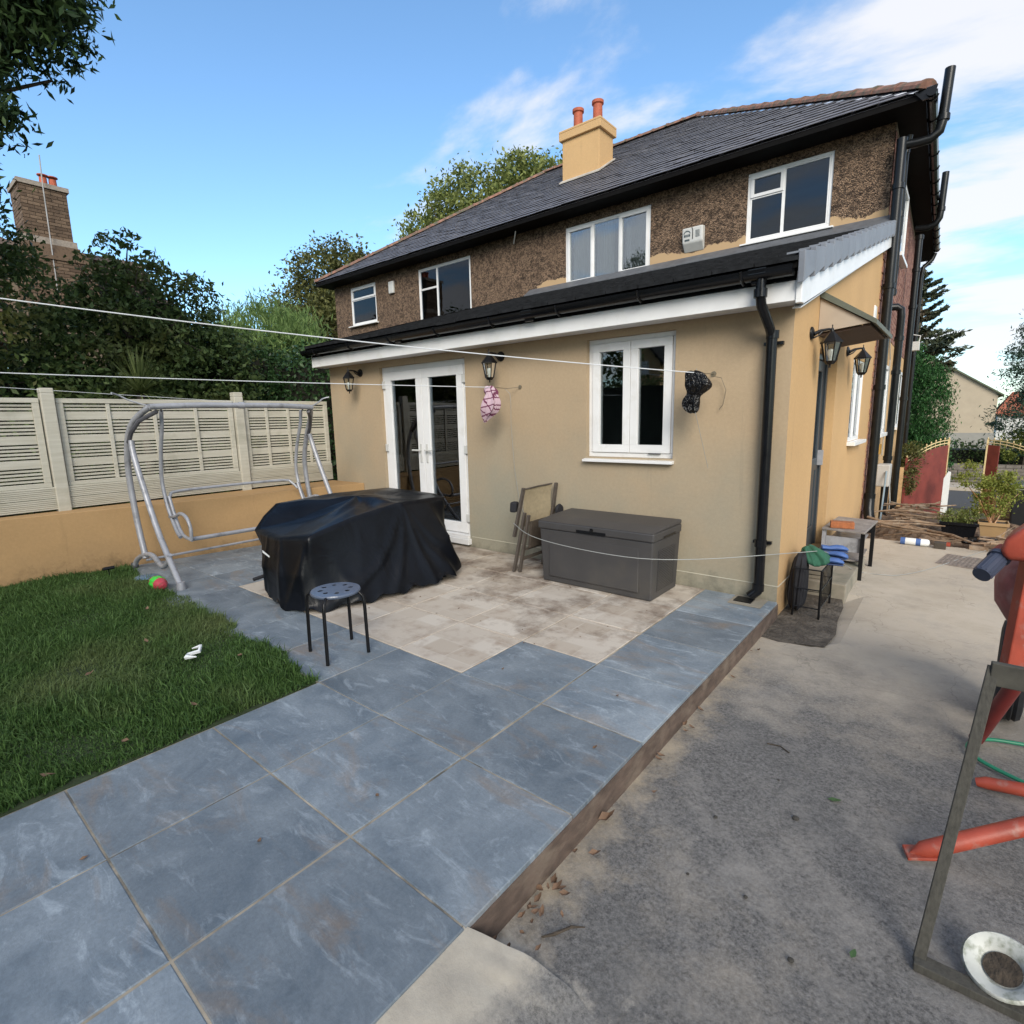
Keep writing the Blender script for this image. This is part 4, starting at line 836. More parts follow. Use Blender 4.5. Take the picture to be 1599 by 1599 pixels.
# alarm box with its shield print, and small sensor
al = MB(); al.prism([(-2.99, YU, 4.36), (-2.99, YU-0.11, 4.50), (-2.99, YU-0.13, 4.74), (-2.99, YU, 4.76)], (0.36, 0, 0)); ao = al.build('alarm_box', whitepl, house, bevel=0.02)
ar = MB()
def ap(u, v, k=0.004):   # point on the sloping face of the box
    zt, zb = 4.74, 4.50; t = v; return (-2.99+0.36*u, YU-0.13+0.02*(1-t)-k, zb+(zt-zb)*t)
tm = M('grey_green_print', (0.06, 0.08, 0.09), 0.6, 0.1)
for i in range(9):
    a0, a1 = math.pi*i/9, math.pi*(i+1)/9
    ar.quad(ap(0.25+0.17*math.cos(a0), 0.60+0.22*math.sin(a0)), ap(0.25+0.17*math.cos(a1), 0.60+0.22*math.sin(a1)), ap(0.25+0.13*math.cos(a1), 0.60+0.15*math.sin(a1)), ap(0.25+0.13*math.cos(a0), 0.60+0.15*math.sin(a0)))
for (u0, u1, v0, v1) in ((0.10, 0.19, 0.40, 0.56), (0.215, 0.285, 0.40, 0.56), (0.31, 0.40, 0.40, 0.56), (0.13, 0.37, 0.12, 0.24)): ar.quad(ap(u0, v0), ap(u1, v0), ap(u1, v1), ap(u0, v1))
for k in range(6): ar.quad(ap(0.66, 0.30+k*0.08), ap(0.86, 0.30+k*0.08), ap(0.86, 0.335+k*0.08), ap(0.66, 0.335+k*0.08))
ar.build('alarm_print', tm, ao)
MB().prism([ap(0.50, 1.0, 0.006), ap(0.545, 0.8, 0.006), ap(0.53, 0.2, 0.006), ap(0.50, 0.2, 0.006), ap(0.515, 0.8, 0.006), ap(0.47, 1.0, 0.006)], (0, 0.003, 0)).build('alarm_groove', blackmt, ao)
MB().box(-11.13, -10.93, YU-0.07, YU-0.001, 4.93, 5.24).build('sensor_box', whitepl, house, bevel=0.02)
MB().tube([(-6.75, YU-0.12, 5.28), (-6.55, YU-0.3, 5.44)], 0.012, 5).build('overflow_pipe', whitepl, house)
# door canopy
cn = MB(); cn.prism([(0.002, 0.86, 2.62), (0.44, 0.86, 2.32), (0.44, 0.86, 2.28), (0.002, 0.86, 2.56)], (0, 1.28, 0)); co = cn.build('door_canopy', M('green_grey_lead', (0.10, 0.11, 0.085), 0.6, 0.2), house)
for y in (0.885, 2.085): MB().prism([(0.003, y, 2.555), (0.39, y, 2.30), (0.003, y, 2.26)], (0, 0.03, 0)).build('canopy_cheek', M('beige_cheek', (0.40, 0.33, 0.26), 0.7, 0.1), co)
MB().prism([(0.003, 0.92, 2.25), (0.39, 0.92, 2.295), (0.39, 0.92, 2.28), (0.003, 0.92, 2.235)], (0, 1.16, 0)).build('canopy_underside', M('brown_boarding', (0.06, 0.035, 0.025), 0.7, 0.2), co)
MB().box(0.38, 0.43, 2.12, 2.3, 2.30, 2.33).build('canopy_bracket', blackmt, co)
MB().box(0.001, 0.02, 4.38, 4.56, 2.80, 2.98).build('vent_cover', white, house, bevel=0.004)
# gas meter box with pipes, outside lamp on the far wall
MB().box(0.013, 0.21, 6.35, 6.66, 0.28, 0.66).build('meter_box', meterm, house, bevel=0.02)
MB().tube([(0.16, 6.33, 0.55), (0.17, 6.1, 0.2), (0.18, 5.8, -0.25)], 0.014, 6).build('meter_pipe', M('bluegrey_pipe', (0.2, 0.26, 0.3), 0.5), house)
MB().tube([(0.2, 6.6, 0.3), (0.22, 6.7, 0.0), (0.2, 6.9, -0.35)], 0.01, 6).build('meter_pipe', whitepl, house)
MB().box(0.10, 0.24, 9.75, 9.95, 2.80, 2.98).tube([(0.0, 9.9, 3.0), (0.1, 9.9, 3.14), (0.24, 9.9, 3.1), (0.22, 9.88, 2.98)], 0.014, 6).build('floodlight', whitepl, house, bevel=0.01)
MB().tube([(0.05, 6.0, 1.02), (0.05, 6.0, 0.86)], 0.04, 10).build('tap', M('brass', (0.4, 0.22, 0.05), 0.4, 0.1, metal=0.6), house)
# ------------------------------------------------------------ indoor things seen through the doors
t = thing('indoor_plant', 'tall yucca plant standing indoors behind the left french door', 'plant', (-5.02, 0.50, 0.02))
MB().lathe([(0.0, 0), (0.13, 0), (0.17, 0.3), (0.15, 0.3), (0.14, 0.26), (0, 0.26)], (-5.02, 0.50, 0.02), 14).build('pot', brickred, t, smooth=True)
MB().tube([(-5.02, 0.5, 0.25), (-5.0, 0.46, 0.8), (-5.03, 0.45, 1.5)], 0.025, 7).build('stem', pinewood, t)
b = MB(); random.seed(4)
for k in range(46):
    a = random.uniform(0, 6.28); z = random.uniform(0.75, 1.75); l_ = random.uniform(0.25, 0.5); p = Vector((-5.0, 0.45, z)); d = Vector((math.cos(a), math.sin(a)*0.6, 0)); s = Vector((-d.y, d.x, 0))*0.014; dr_ = random.uniform(-0.5, 0.5)
    b.quad(p-s, p+s, p+d*l_*0.5+s+Vector((0, 0, l_*0.35)), p+d*l_*0.5-s+Vector((0, 0, l_*0.35))); b.quad(p+d*l_*0.5-s+Vector((0, 0, l_*0.35)), p+d*l_*0.5+s+Vector((0, 0, l_*0.35)), p+d*l_+Vector((0, 0, l_*dr_)), p+d*l_+Vector((0, 0, l_*dr_)))
b.build('leaf_spray', lf_yel, t)
t = thing('armchair', 'bentwood armchair with a pink cushion seen through the right french door', 'armchair', (-4.15, 0.6, 0.02))
MB().tube([(-4.42, 0.33, 0.58), (-4.25, 0.33, 0.655), (-4.08, 0.34, 0.62), (-4.02, 0.36, 0.5), (-4.02, 0.36, 0.05)], 0.022, 8).tube([(-4.42, 0.85, 0.58), (-4.25, 0.85, 0.655), (-4.08, 0.86, 0.62), (-4.02, 0.88, 0.5), (-4.02, 0.88, 0.05)], 0.022, 8).build('frame', pinewood, t, smooth=True)
MB().obox((-4.15, 0.62, 0.42), (0.25, 0, 0.03), (0, 0.26, 0), (0, 0, 0.05)).build('seat', M('cream_seat', (0.4, 0.37, 0.32), 0.8), t, bevel=0.02)
MB().obox((-4.03, 0.32, 0.99), (0.085, -0.02, 0.02), (0.02, 0.05, 0), (-0.02, 0, 0.12)).build('cushion', pinkm, t, bevel=0.05)
MB().obox((-4.14, 0.33, 0.87), (0.12, -0.01, -0.045), (0, 0.03, 0), (0.01, 0, 0.015)).build('rail', silver, t)
t = MB().box(-4.35, -3.6, 2.6, 3.2, 0.02, 0.95).box(-4.4, -3.55, 2.55, 3.25, 0.951, 1.0).build('sideboard', M('dark_red_wood', (0.07, 0.02, 0.02), 0.5), None, bevel=0.01); tag(t, 'dark red sideboard at the back of the room behind the french doors', 'sideboard')
# ------------------------------------------------------------ low rendered wall and fence on the left
t = thing('low_wall', 'low ochre rendered retaining wall running under the slatted fence', 'wall', (-6.3, -2.5, 0))
b = MB(); b.prism([(-6.47, -7.0, -0.3), (-6.42, -7.0, -0.3), (-6.33, -4.5, -0.3), (-5.665, -0.002, -0.3), (-6.47, -0.002, -0.3)], (0, 0, 0.975)); b.build('wall_body', rend_low, t, bevel=0.006)
FX = -6.44
fence = thing('garden_fence', 'cream painted fence of wide and narrow horizontal slats between concrete posts', 'fence', (FX, -3, 0.69))
posts = [-7.32, -5.33, -3.34, -1.36]
for y in posts: MB().box(FX-0.09, FX+0.03, y-0.058, y+0.058, 0.3, 1.93).prism([(FX-0.09, y-0.058, 1.93), (FX+0.03, y-0.058, 1.93), (FX+0.03, y+0.058, 1.93), (FX-0.09, y+0.058, 1.93)], (0, 0, 0.055)).build('post', fencem, fence, bevel=0.008)
def fpanel(y0, y1):
    X0 = FX-0.05; zb, zt = 0.94, 1.88
    for (a, c, e, g) in ((y0, y1, zt-0.05, zt), (y0, y1, zb, zb+0.045)): MB().box(X0-0.01, X0+0.035, a, c, e, g).build('rail', fencem, fence, bevel=0.004)
    for (a, c) in ((y0, y0+0.06), (y1-0.06, y1)): MB().box(X0-0.01, X0+0.033, a, c, zb+0.046, zt-0.051).build('stile', fencem, fence, bevel=0.004)
    nb = 4
    for k in range(1, nb): 
        y = y0+(y1-y0)*k/nb; MB().box(X0+0.012, X0+0.028, y-0.019, y+0.019, zb+0.046, zt-0.051).build('batten', fencem, fence, bevel=0.003)
    z = zt-0.05; seq = ['n', 'n', 'W', 'n', 'n', 'n', 'n', 'W', 'n', 'n', 'n', 'n', 'W', 'n', 'n', 'n', 'n']
    tot = sum(0.088 if s == 'W' else 0.0225 for s in seq); gap = (0.845-tot)/(len(seq)+1)
    for s in seq:
        h = 0.088 if s == 'W' else 0.0225; z -= gap+h
        j = random.uniform(-0.003, 0.003)
        MB().box(X0-0.002+j, X0+0.011+j*0.3, y0+0.061, y1-0.061, z, z+h).build('slat', fencem, fence)
for y0, y1 in ((-7.25, -5.40), (-5.26, -3.41), (-3.27, -1.43), (-1.29, -0.02)): fpanel(y0, y1)
for y0, y1 in ((-7.25, -5.40), (-5.38, -3.36), (-3.33, -1.37), (-1.355, -0.02)):
    for k, z in enumerate((0.695, 0.818)):
        m = MB(); h = 0.12; vs = []; ng = 6
        prof = [(0.03, z)]
        for g_ in range(ng):
            a = z+h*g_/ng; prof += [(0.052, a+0.003), (0.052, a+h/ng-0.005), (0.044, a+h/ng-0.003), (0.044, a+h/ng)]
        prof += [(0.03, z+h)]
        m.prism([(FX-0.05+p, y0, q) for p, q in prof], (0, y1-y0, 0)); m.build('gravel_board', fencem, fence)
# ------------------------------------------------------------ swing seat frame
sw = thing('garden_swing_frame', 'bare silver-grey tubular garden swing frame without its seat and canopy', 'swing frame', (-5.3, -1.85, 0))
def tubes(name, pts, r, mat=silver, lab=None, n=10, par=None, sm=3):
    P = [Vector(p) for p in pts]; Q = []
    for i in range(len(P)-1):     # catmull-rom
        p0, p1, p2, p3 = P[max(i-1, 0)], P[i], P[i+1], P[min(i+2, len(P)-1)]
        for k in range(sm):
            u = k/sm; Q.append(0.5*((2*p1)+(-p0+p2)*u+(2*p0-5*p1+4*p2-p3)*u*u+(-p0+3*p1-3*p2+p3)*u**3))
    Q.append(P[-1]); return MB().tube(Q, r, n).build(name, mat, par or sw, smooth=True, label=lab)
for ye, s in ((-2.88, 1), (-0.84, -1)):
    yt = ye+0.13*s
    tubes('upright', [(-5.32, yt, 1.76), (-5.52, ye+0.03*s, 1.62), (-5.68, ye, 1.42), (-5.80, ye, 1.06), (-5.74, ye, 0.55), (-5.62, ye, 0.16)], 0.030)
    tubes('upright', [(-5.60, ye+0.01*s, 1.42), (-5.56, ye, 1.28), (-5.38, ye, 0.92), (-5.10, ye, 0.46), (-4.64, ye-0.02*s, 0.03)], 0.029)
    tubes('foot_arch', [(-5.97, ye-0.02*s, 0.02), (-5.86, ye-0.01*s, 0.12), (-5.62, ye, 0.20), (-5.38, ye, 0.22), (-5.15, ye, 0.14), (-4.96, ye, 0.22), (-4.9, ye, 0.30)], 0.026)
    MB().lathe([(0, 0), (0.042, 0), (0.042, 0.03), (0.034, 0.07), (0, 0.07)], (-4.63, ye-0.02*s, 0.001), 12).build('foot_cap', silver, sw, smooth=True)
    MB().lathe([(0, 0), (0.04, 0), (0.04, 0.03), (0.03, 0.06), (0, 0.06)], (-5.97, ye-0.02*s, 0.001), 12).build('foot_cap', rustdark, sw, smooth=True)
    MB().tube([(-5.30, yt+0.05*s, 1.71), (-5.46, ye+0.06*s, 1.62), (-5.58, ye+0.01*s, 1.50), (-5.66, ye, 1.40)], 0.022, 8).build('corner_bracket', rustdark, sw, smooth=True)
    tubes('canopy_hook', [(-5.33, yt-0.02*s, 1.77), (-5.38, ye-0.02*s, 1.82), (-5.40, ye-0.10*s, 1.87), (-5.36, ye-0.17*s, 1.89)], 0.009, n=6)
ys = [-2.75, -2.3, -1.85, -1.4, -0.97]
tubes('top_bar', [(-5.30, -2.76, 1.757)]+[(-5.28, y, 1.775) for y in ys[1:-1]]+[(-5.30, -0.96, 1.757)], 0.031)
MB().tube([(-5.28, -1.88, 1.775), (-5.28, -1.82, 1.775)], 0.036, 12).build('bar_joint', silver, sw, smooth=True)
for ye, s in ((-2.62, 1), (-1.05, -1)):
    tubes('hanger', [(-5.42, ye, 1.72), (-5.46, ye, 1.55), (-5.55, ye, 1.36), (-5.62, ye, 1.18), (-5.66, ye, 0.95), (-5.58, ye, 0.68), (-5.42, ye, 0.45), (-5.32, ye, 0.38)], 0.020)
    tubes('hanger', [(-5.60, ye+0.03*s, 0.80), (-5.48, ye+0.03*s, 0.56), (-5.34, ye+0.03*s, 0.40), (-5.10, ye+0.03*s, 0.37)], 0.018)
    tubes('armrest', [(-5.56, ye, 0.58), (-5.40, ye, 0.60), (-5.25, ye, 0.645), (-5.10, ye, 0.62), (-5.02, ye, 0.52), (-5.03, ye, 0.38)], 0.018)
    MB().tube([(-5.42, ye, 1.70), (-5.35, ye-0.02*s, 1.775)], 0.008, 6).build('hanger_link', rustdark, sw)
tubes('seat_bar', [(-5.08, -2.60, 0.385), (-5.06, -1.85, 0.385), (-5.08, -1.07, 0.385)], 0.022)
tubes('back_bar', [(-5.62, -2.60, 0.72), (-5.68, -2.55, 0.80), (-5.72, -2.45, 0.835), (-5.74, -1.85, 0.84), (-5.72, -1.22, 0.835), (-5.68, -1.12, 0.80), (-5.62, -1.07, 0.72)], 0.017)
MB().tube([(-5.62, -2.88, 0.14), (-5.62, -0.84, 0.14)], 0.014, 8).build('ground_bar', silver, sw, smooth=True)
# ------------------------------------------------------------ toys by the swing foot, solar light, litter in the grass
t = thing('toy_football', 'small green and crimson toy ball lying at the foot of the swing frame', 'toy', (-4.80, -3.04, 0.0))
MB().lathe([(0.0, -0.13), (0.035, -0.12), (0.06, -0.075), (0.068, 0.0), (0.06, 0.075), (0.035, 0.12), (0.0, 0.13)], (-4.80, -3.04, 0.068), 16, 'x').build('ball', toyr, t, smooth=True)
MB().lathe([(0.0645, -0.055), (0.0715, 0.0), (0.0645, 0.055)], (-4.80, -3.04, 0.068), 10, 'x').build('band', toyg, t)
t = MB().lathe([(0, 0.004), (0.10, 0.004), (0.115, 0.018), (0.10, 0.032), (0.03, 0.036), (0, 0.036)], (-5.33, -2.98, 0.0), 24).build('plastic_disc', discm, None, smooth=True); tag(t, 'pale blue plastic disc lying under the swing frame arch', 'toy')
t = thing('solar_light', 'small black solar spike light in the grass by the low wall', 'garden light', (-5.72, -3.2, 0))
MB().tube([(-5.72, -3.2, -0.01), (-5.72, -3.2, 0.09)], 0.006, 6).build('spike', blackmt, t); MB().obox((-5.72, -3.2, 0.105), (0.03, 0, 0.01), (0, 0.05, 0), (-0.004, 0, 0.014)).build('lamp_head', blackmt, t, bevel=0.004)
t = MB().tube([(-2.86, -3.46, 0.06), (-2.82, -3.42, 0.075), (-2.77, -3.45, 0.06), (-2.80, -3.51, 0.05), (-2.74, -3.54, 0.06), (-2.68, -3.50, 0.065)], [0.004, 0.013, 0.014, 0.012, 0.016, 0.004], 5).build('paper_scrap', paperm, None); tag(t, 'curled scrap of white paper on the grass', 'litter')
# ------------------------------------------------------------ covered table (black PVC cover)
cv = thing('covered_garden_table', 'large garden set under a loose glossy black waterproof cover on the patio', 'covered furniture', (-3.5, -1.7, 0))
def interp(ctrl, th):
    n = len(ctrl); 
    a = [math.atan2(c[1]+1.68, c[0]+3.52) % (2*math.pi) for c in ctrl]; o = sorted(range(n), key=lambda i: a[i]); th %= 2*math.pi
    for k in range(n):
        i, j = o[k], o[(k+1) % n]; a0, a1 = a[i], a[j]
        if k == n-1: a1 += 2*math.pi
        tt = th if th >= a0-1e-9 else th+2*math.pi
        if a0-1e-9 <= tt <= a1+1e-9:
            # intersect ray with the segment
            P, Q = Vector(ctrl[i][:2]), Vector(ctrl[j][:2]); c0 = Vector((-3.52, -1.68)); d = Vector((math.cos(th), math.sin(th))); e = Q-P
            den = d.x*e.y-d.y*e.x
            u = ((c0.x-P.x)*d.y-(c0.y-P.y)*d.x)/(e.x*d.y-e.y*d.x); u = min(1, max(0, u)); p = P+e*u
            return Vector((p.x, p.y, ctrl[i][2]*(1-u)+ctrl[j][2]*u))
    return Vector((*ctrl[0][:2], ctrl[0][2]))
top = [(-3.88, -2.49, 0.60), (-3.45, -2.52, 0.585), (-3.00, -2.46, 0.635), (-3.02, -2.0, 0.735), (-2.99, -1.50, 0.80), (-2.97, -0.95, 0.785), (-3.25, -0.84, 0.79), (-4.05, -0.82, 0.80), (-4.12, -1.5, 0.81), (-4.08, -2.16, 0.79), (-3.99, -2.34, 0.70)]
mid = [(-3.70, -2.55, 0.30), (-3.35, -2.58, 0.30), (-3.02, -2.55, 0.30), (-2.88, -2.05, 0.30), (-2.83, -1.45, 0.34), (-2.80, -1.04, 0.42), (-3.1, -0.88, 0.3), (-4.0, -0.85, 0.3), (-4.1, -1.5, 0.3), (-3.98, -2.3, 0.30)]
bot = [(-3.58, -2.56, 0.05), (-3.30, -2.60, 0.03), (-3.00, -2.55, 0.02), (-2.78, -2.16, 0.04), (-2.70, -1.60, 0.04), (-2.66, -1.14, 0.06), (-2.9, -0.86, 0.08), (-3.9, -0.85, 0.05), (-4.0, -1.5, 0.05), (-3.85, -2.35, 0.05)]
RIDGES = [(0.36, -1.25, 0.16, 0.055), (0.36, -0.55, 0.12, 0.035), (0.36, -0.02, 0.10, 0.045), (0.36, 0.22, 0.09, 0.03), (0.40, 0.42, 0.11, 0.04), (0.90, -0.12, 0.12, 0.05), (0.92, 0.25, 0.12, 0.04), (-0.98, 0.05, 0.12, 0.05), (-0.98, 0.45, 0.13, 0.03), (-0.98, -0.25, 0.1, 0.04), (-1.4, 0.1, 0.1, 0.04), (-1.65, -0.1, 0.09, 0.05), (-1.85, 0.1, 0.08, 0.03), (-2.1, 0.15, 0.12, 0.04), (-2.6, 0, 0.12, 0.05), (1.5, 0.1, 0.15, 0.05), (2.2, -0.1, 0.15, 0.05), (3.0, 0, 0.15, 0.05)]
nt_, NS = 300, 34; vs = []; rs = np.random.default_rng(21)
for s in range(NS+1):
    for k in range(nt_):
        th = 2*math.pi*k/nt_; T = interp(top, th)
        if s <= 14:
            f_ = s/14; c0 = Vector((-3.55, -1.60, 0.835)); p = c0.lerp(T, f_)
            sag = 0.035*math.sin(math.pi*f_)*(0.5+0.5*math.cos(4*th+0.7)); p.z = c0.z*(1-f_)+T.z*f_-sag + 0.012*math.sin(7*th+9*f_)*f_*(1-f_)*3
        else:
            f_ = (s-14)/(NS-14); Mi, Bo = interp(mid, th), interp(bot, th)
            p = T.lerp(Mi, f_*2) if f_ < 0.5 else Mi.lerp(Bo, f_*2-1)
            out = Vector((math.cos(th), math.sin(th), 0))
            def dth(t0): return (th-t0+math.pi) % (2*math.pi)-math.pi
            fold = 0.0
            for (t0, sl_, w0, am) in RIDGES:
                q_ = abs(dth(t0+sl_*f_))/(w0*(0.35+f_)); fold += 0.62*am*max(0, 1-q_)**1.6*min(1, 0.2+f_*1.1)
            fold += 0.003*math.sin(23*th+3*f_)*f_
            p += out*(fold-0.012*math.sin(math.pi*f_))
            if s == NS: p.z += 0.02*math.sin(17*th)+0.012*math.sin(31*th)
        vs.append(p)
b = MB(); b.add(vs, [(s*nt_+k, s*nt_+(k+1) % nt_, (s+1)*nt_+(k+1) % nt_, (s+1)*nt_+k) for s in range(NS) for k in range(nt_)])
o = b.build('cover', coverm, cv, smooth=True, soft=True)
for x, y in ((-2.78, -1.22), (-2.83, -1.12)): MB().tube([(x, y, 0.002), (x-0.05, y+0.02, 0.3)], 0.018, 8).build('leg', blackmt, cv)
MB().tube([(-3.72, -2.50, 0.20), (-3.82, -2.57, 0.16)], 0.018, 6).build('strap', bagfab, cv)
MB().quad((-3.56, -2.585, 0.475), (-3.44, -2.585, 0.44), (-3.445, -2.587, 0.425), (-3.56, -2.587, 0.455)).build('maker_label', paperm, cv)
# ------------------------------------------------------------ round metal stool
st = thing('stool', 'round black metal stool with holes punched in its blue-grey seat', 'stool', (-2.11, -2.80, 0))
b = MB(); n = 96; c = Vector((-2.11, -2.80, 0.452)); R_ = 0.158
holes = [(0.098*math.cos(2*math.pi*k/8+0.3), 0.098*math.sin(2*math.pi*k/8+0.3)) for k in range(8)]
import bmesh
bm = bmesh.new()
def seat_grid():
    nr_, na = 22, 96; vs_ = {}; m = MB()
    P = []
    for i in range(nr_+1):
        for k in range(na):
            r_ = R_*i/nr_; a = 2*math.pi*k/na; P.append((c.x+r_*math.cos(a), c.y+r_*math.sin(a), c.z-0.004*(i/nr_)**4))
    F = []
    for i in range(nr_):
        for k in range(na):
            r_ = R_*(i+0.5)/nr_; a = 2*math.pi*(k+0.5)/na; x, y = r_*math.cos(a), r_*math.sin(a)
            if min((x-h[0])**2+(y-h[1])**2 for h in holes) < 0.0185**2: continue
            F.append((i*na+k, (i+1)*na+k, (i+1)*na+(k+1) % na, i*na+(k+1) % na))
    m.add(P, F); m.lathe([(R_, -0.004), (R_+0.004, -0.012), (R_, -0.022)], c, 64, caps=False); return m
bm.free()
so = seat_grid().build('seat', stool_top, st); sm_ = so.modifiers.new('solid', 'SOLIDIFY'); sm_.thickness = 0.002
for (x, y) in ((-2.28, -2.92), (-1.99, -2.97), (-1.95, -2.69), (-2.23, -2.63)):
    d = Vector((x+2.11, y+2.80, 0)); p = Vector((-2.11, -2.80, 0))
    MB().tube([p+d*1.03+Vector((0, 0, 0.001)), p+d*1.0+Vector((0, 0, 0.36)), p+d*0.96+Vector((0, 0, 0.405)), p+d*0.82+Vector((0, 0, 0.432)), p+d*0.45+Vector((0, 0, 0.437))], 0.0115, 10).build('leg', blackmt, st, smooth=True)
MB().tube([(-2.11+0.1*math.cos(a), -2.80+0.1*math.sin(a), 0.438) for a in [2*math.pi*k/24 for k in range(25)]], 0.007, 6).build('under_ring', blackmt, st)
# ------------------------------------------------------------ storage box
sb = thing('storage_box', 'charcoal grey resin garden storage box against the rear wall', 'storage box', (-1.45, -0.36, 0))
bx0, bx1, by0, by1, bh = -1.985, -0.82, -0.64, -0.07, 0.52
b = MB(); i_ = 0.02
b.add([(bx0+i_, by0+i_, 0), (bx1-i_, by0+i_, 0), (bx1-i_, by1-i_, 0), (bx0+i_, by1-i_, 0), (bx0, by0, bh), (bx1, by0, bh), (bx1, by1, bh), (bx0, by1, bh)], [(0, 3, 2, 1), (4, 5, 6, 7), (0, 1, 5, 4), (1, 2, 6, 5), (2, 3, 7, 6), (3, 0, 4, 7)])
b.build('body', boxm, sb, bevel=0.012)
for k in range(24): 
    z = 0.06+k*0.0155; x = bx1-0.02+0.02*z/bh+0.001
    MB().box(x-0.01, x+0.006, by0+0.12, by1-0.10, z, z+0.009).build('side_rib', boxm, sb)
MB().box(bx0+0.10, bx1-0.13, by0+0.002, by0+0.02, 0.06, 0.46).build('front_panel', boxm, sb, bevel=0.01)
b = MB(); b.box(bx0-0.012, bx1+0.012, by0-0.016, by1, bh+0.002, bh+0.075); b.prism([(bx0-0.012, by0-0.016, bh+0.075), (bx0-0.012, by1, bh+0.075), (bx0-0.012, by1, bh+0.115), (bx0-0.012, by0+0.2, bh+0.10)], (bx1-bx0+0.024, 0, 0)); b.build('lid', boxm, sb, bevel=0.012)
MB().box(-1.56, -1.26, by0-0.021, by0-0.016, bh+0.008, bh+0.032).build('lid_lip', blackpl, sb); MB().lathe([(0, -0.004), (0.016, -0.003), (0.016, 0.003), (0, 0.004)], (-1.40, by0-0.022, bh+0.045), 14, 'y').build('lock', blackpl, sb)
MB().box(bx1+0.0125, bx1+0.016, by0+0.18, by1-0.15, bh+0.008, bh+0.026).build('hand_slot', blackpl, sb)
# ------------------------------------------------------------ folded garden chair leaning by the box
fc = thing('folding_chair', 'folded garden chair with khaki sling back leaning on the wall beside the storage box', 'chair', (-2.28, -0.42, 0))
for p, q in (((-2.315, -0.46, 0.865), (-2.395, -0.53, 0.36)), ((-2.195, -0.055, 0.885), (-2.25, -0.09, 0.38))): MB().bar(p, q, 0.024, 0.045, (0, 1, 0)).build('back_frame', greyframe, fc, bevel=0.004)
for dy, dx in ((0, 0), (0.40, 0.07)):
    MB().bar((-2.275+dx, -0.50+dy, 0.62), (-2.375+dx, -0.57+dy, 0.004), 0.024, 0.040, (0, 1, 0)).build('leg', greyframe, fc, bevel=0.004)
    MB().bar((-2.225+dx, -0.50+dy, 0.60), (-2.318+dx, -0.545+dy, 0.004), 0.024, 0.040, (0, 1, 0)).build('leg', greyframe, fc, bevel=0.004)
b = MB(); n = 12; vs = []
c4 = [Vector((-2.305, -0.445, 0.85)), Vector((-2.235, -0.075, 0.875)), Vector((-2.255, -0.10, 0.46)), Vector((-2.335, -0.475, 0.46))]
for k in range(n+1):
    for j in range(9):
        g_ = j/8; f_ = k/n; p = c4[0].lerp(c4[1], g_).lerp(c4[3].lerp(c4[2], g_), f_); p.x += -0.018*math.sin(math.pi*g_)-0.008*math.sin(6*f_); vs.append(p)
b.add(vs, [(k*9+j, k*9+j+1, (k+1)*9+j+1, (k+1)*9+j) for k in range(n) for j in range(8)]); b.build('sling', slingm, fc, smooth=True)
MB().tube([(-2.305, -0.445, 0.853), (-2.28, -0.26, 0.866), (-2.235, -0.075, 0.877)], 0.008, 6).build('top_rail', greyframe, fc)
MB().prism([(-2.25, -0.49, 0.26), (-2.21, -0.10, 0.28), (-2.19, -0.09, 0.55), (-2.23, -0.48, 0.53)], (0.03, 0, 0)).build('folded_seat', M('shaded_brown_sling', (0.05, 0.038, 0.028), 0.8, 0.2, 20), fc)
MB().bar((-2.30, -0.52, 0.14), (-2.24, -0.10, 0.17), 0.02, 0.03).build('stretcher', greyframe, fc); MB().bar((-2.28, -0.50, 0.24), (-2.22, -0.10, 0.26), 0.02, 0.022).build('stretcher', greyframe, fc)
MB().obox((-2.42, -0.49, 0.665), (0.035, 0.01, 0), (-0.01, 0.04, 0), (0.005, 0, 0.055)).build('arm_hinge', bagfab, fc, bevel=0.018)
MB().lathe([(0, -0.02), (0.055, -0.018), (0.065, 0.0), (0.055, 0.018), (0, 0.02)], (-2.15, -0.07, 0.60), 16, 'x').build('arm_hinge', bagfab, fc, smooth=True)
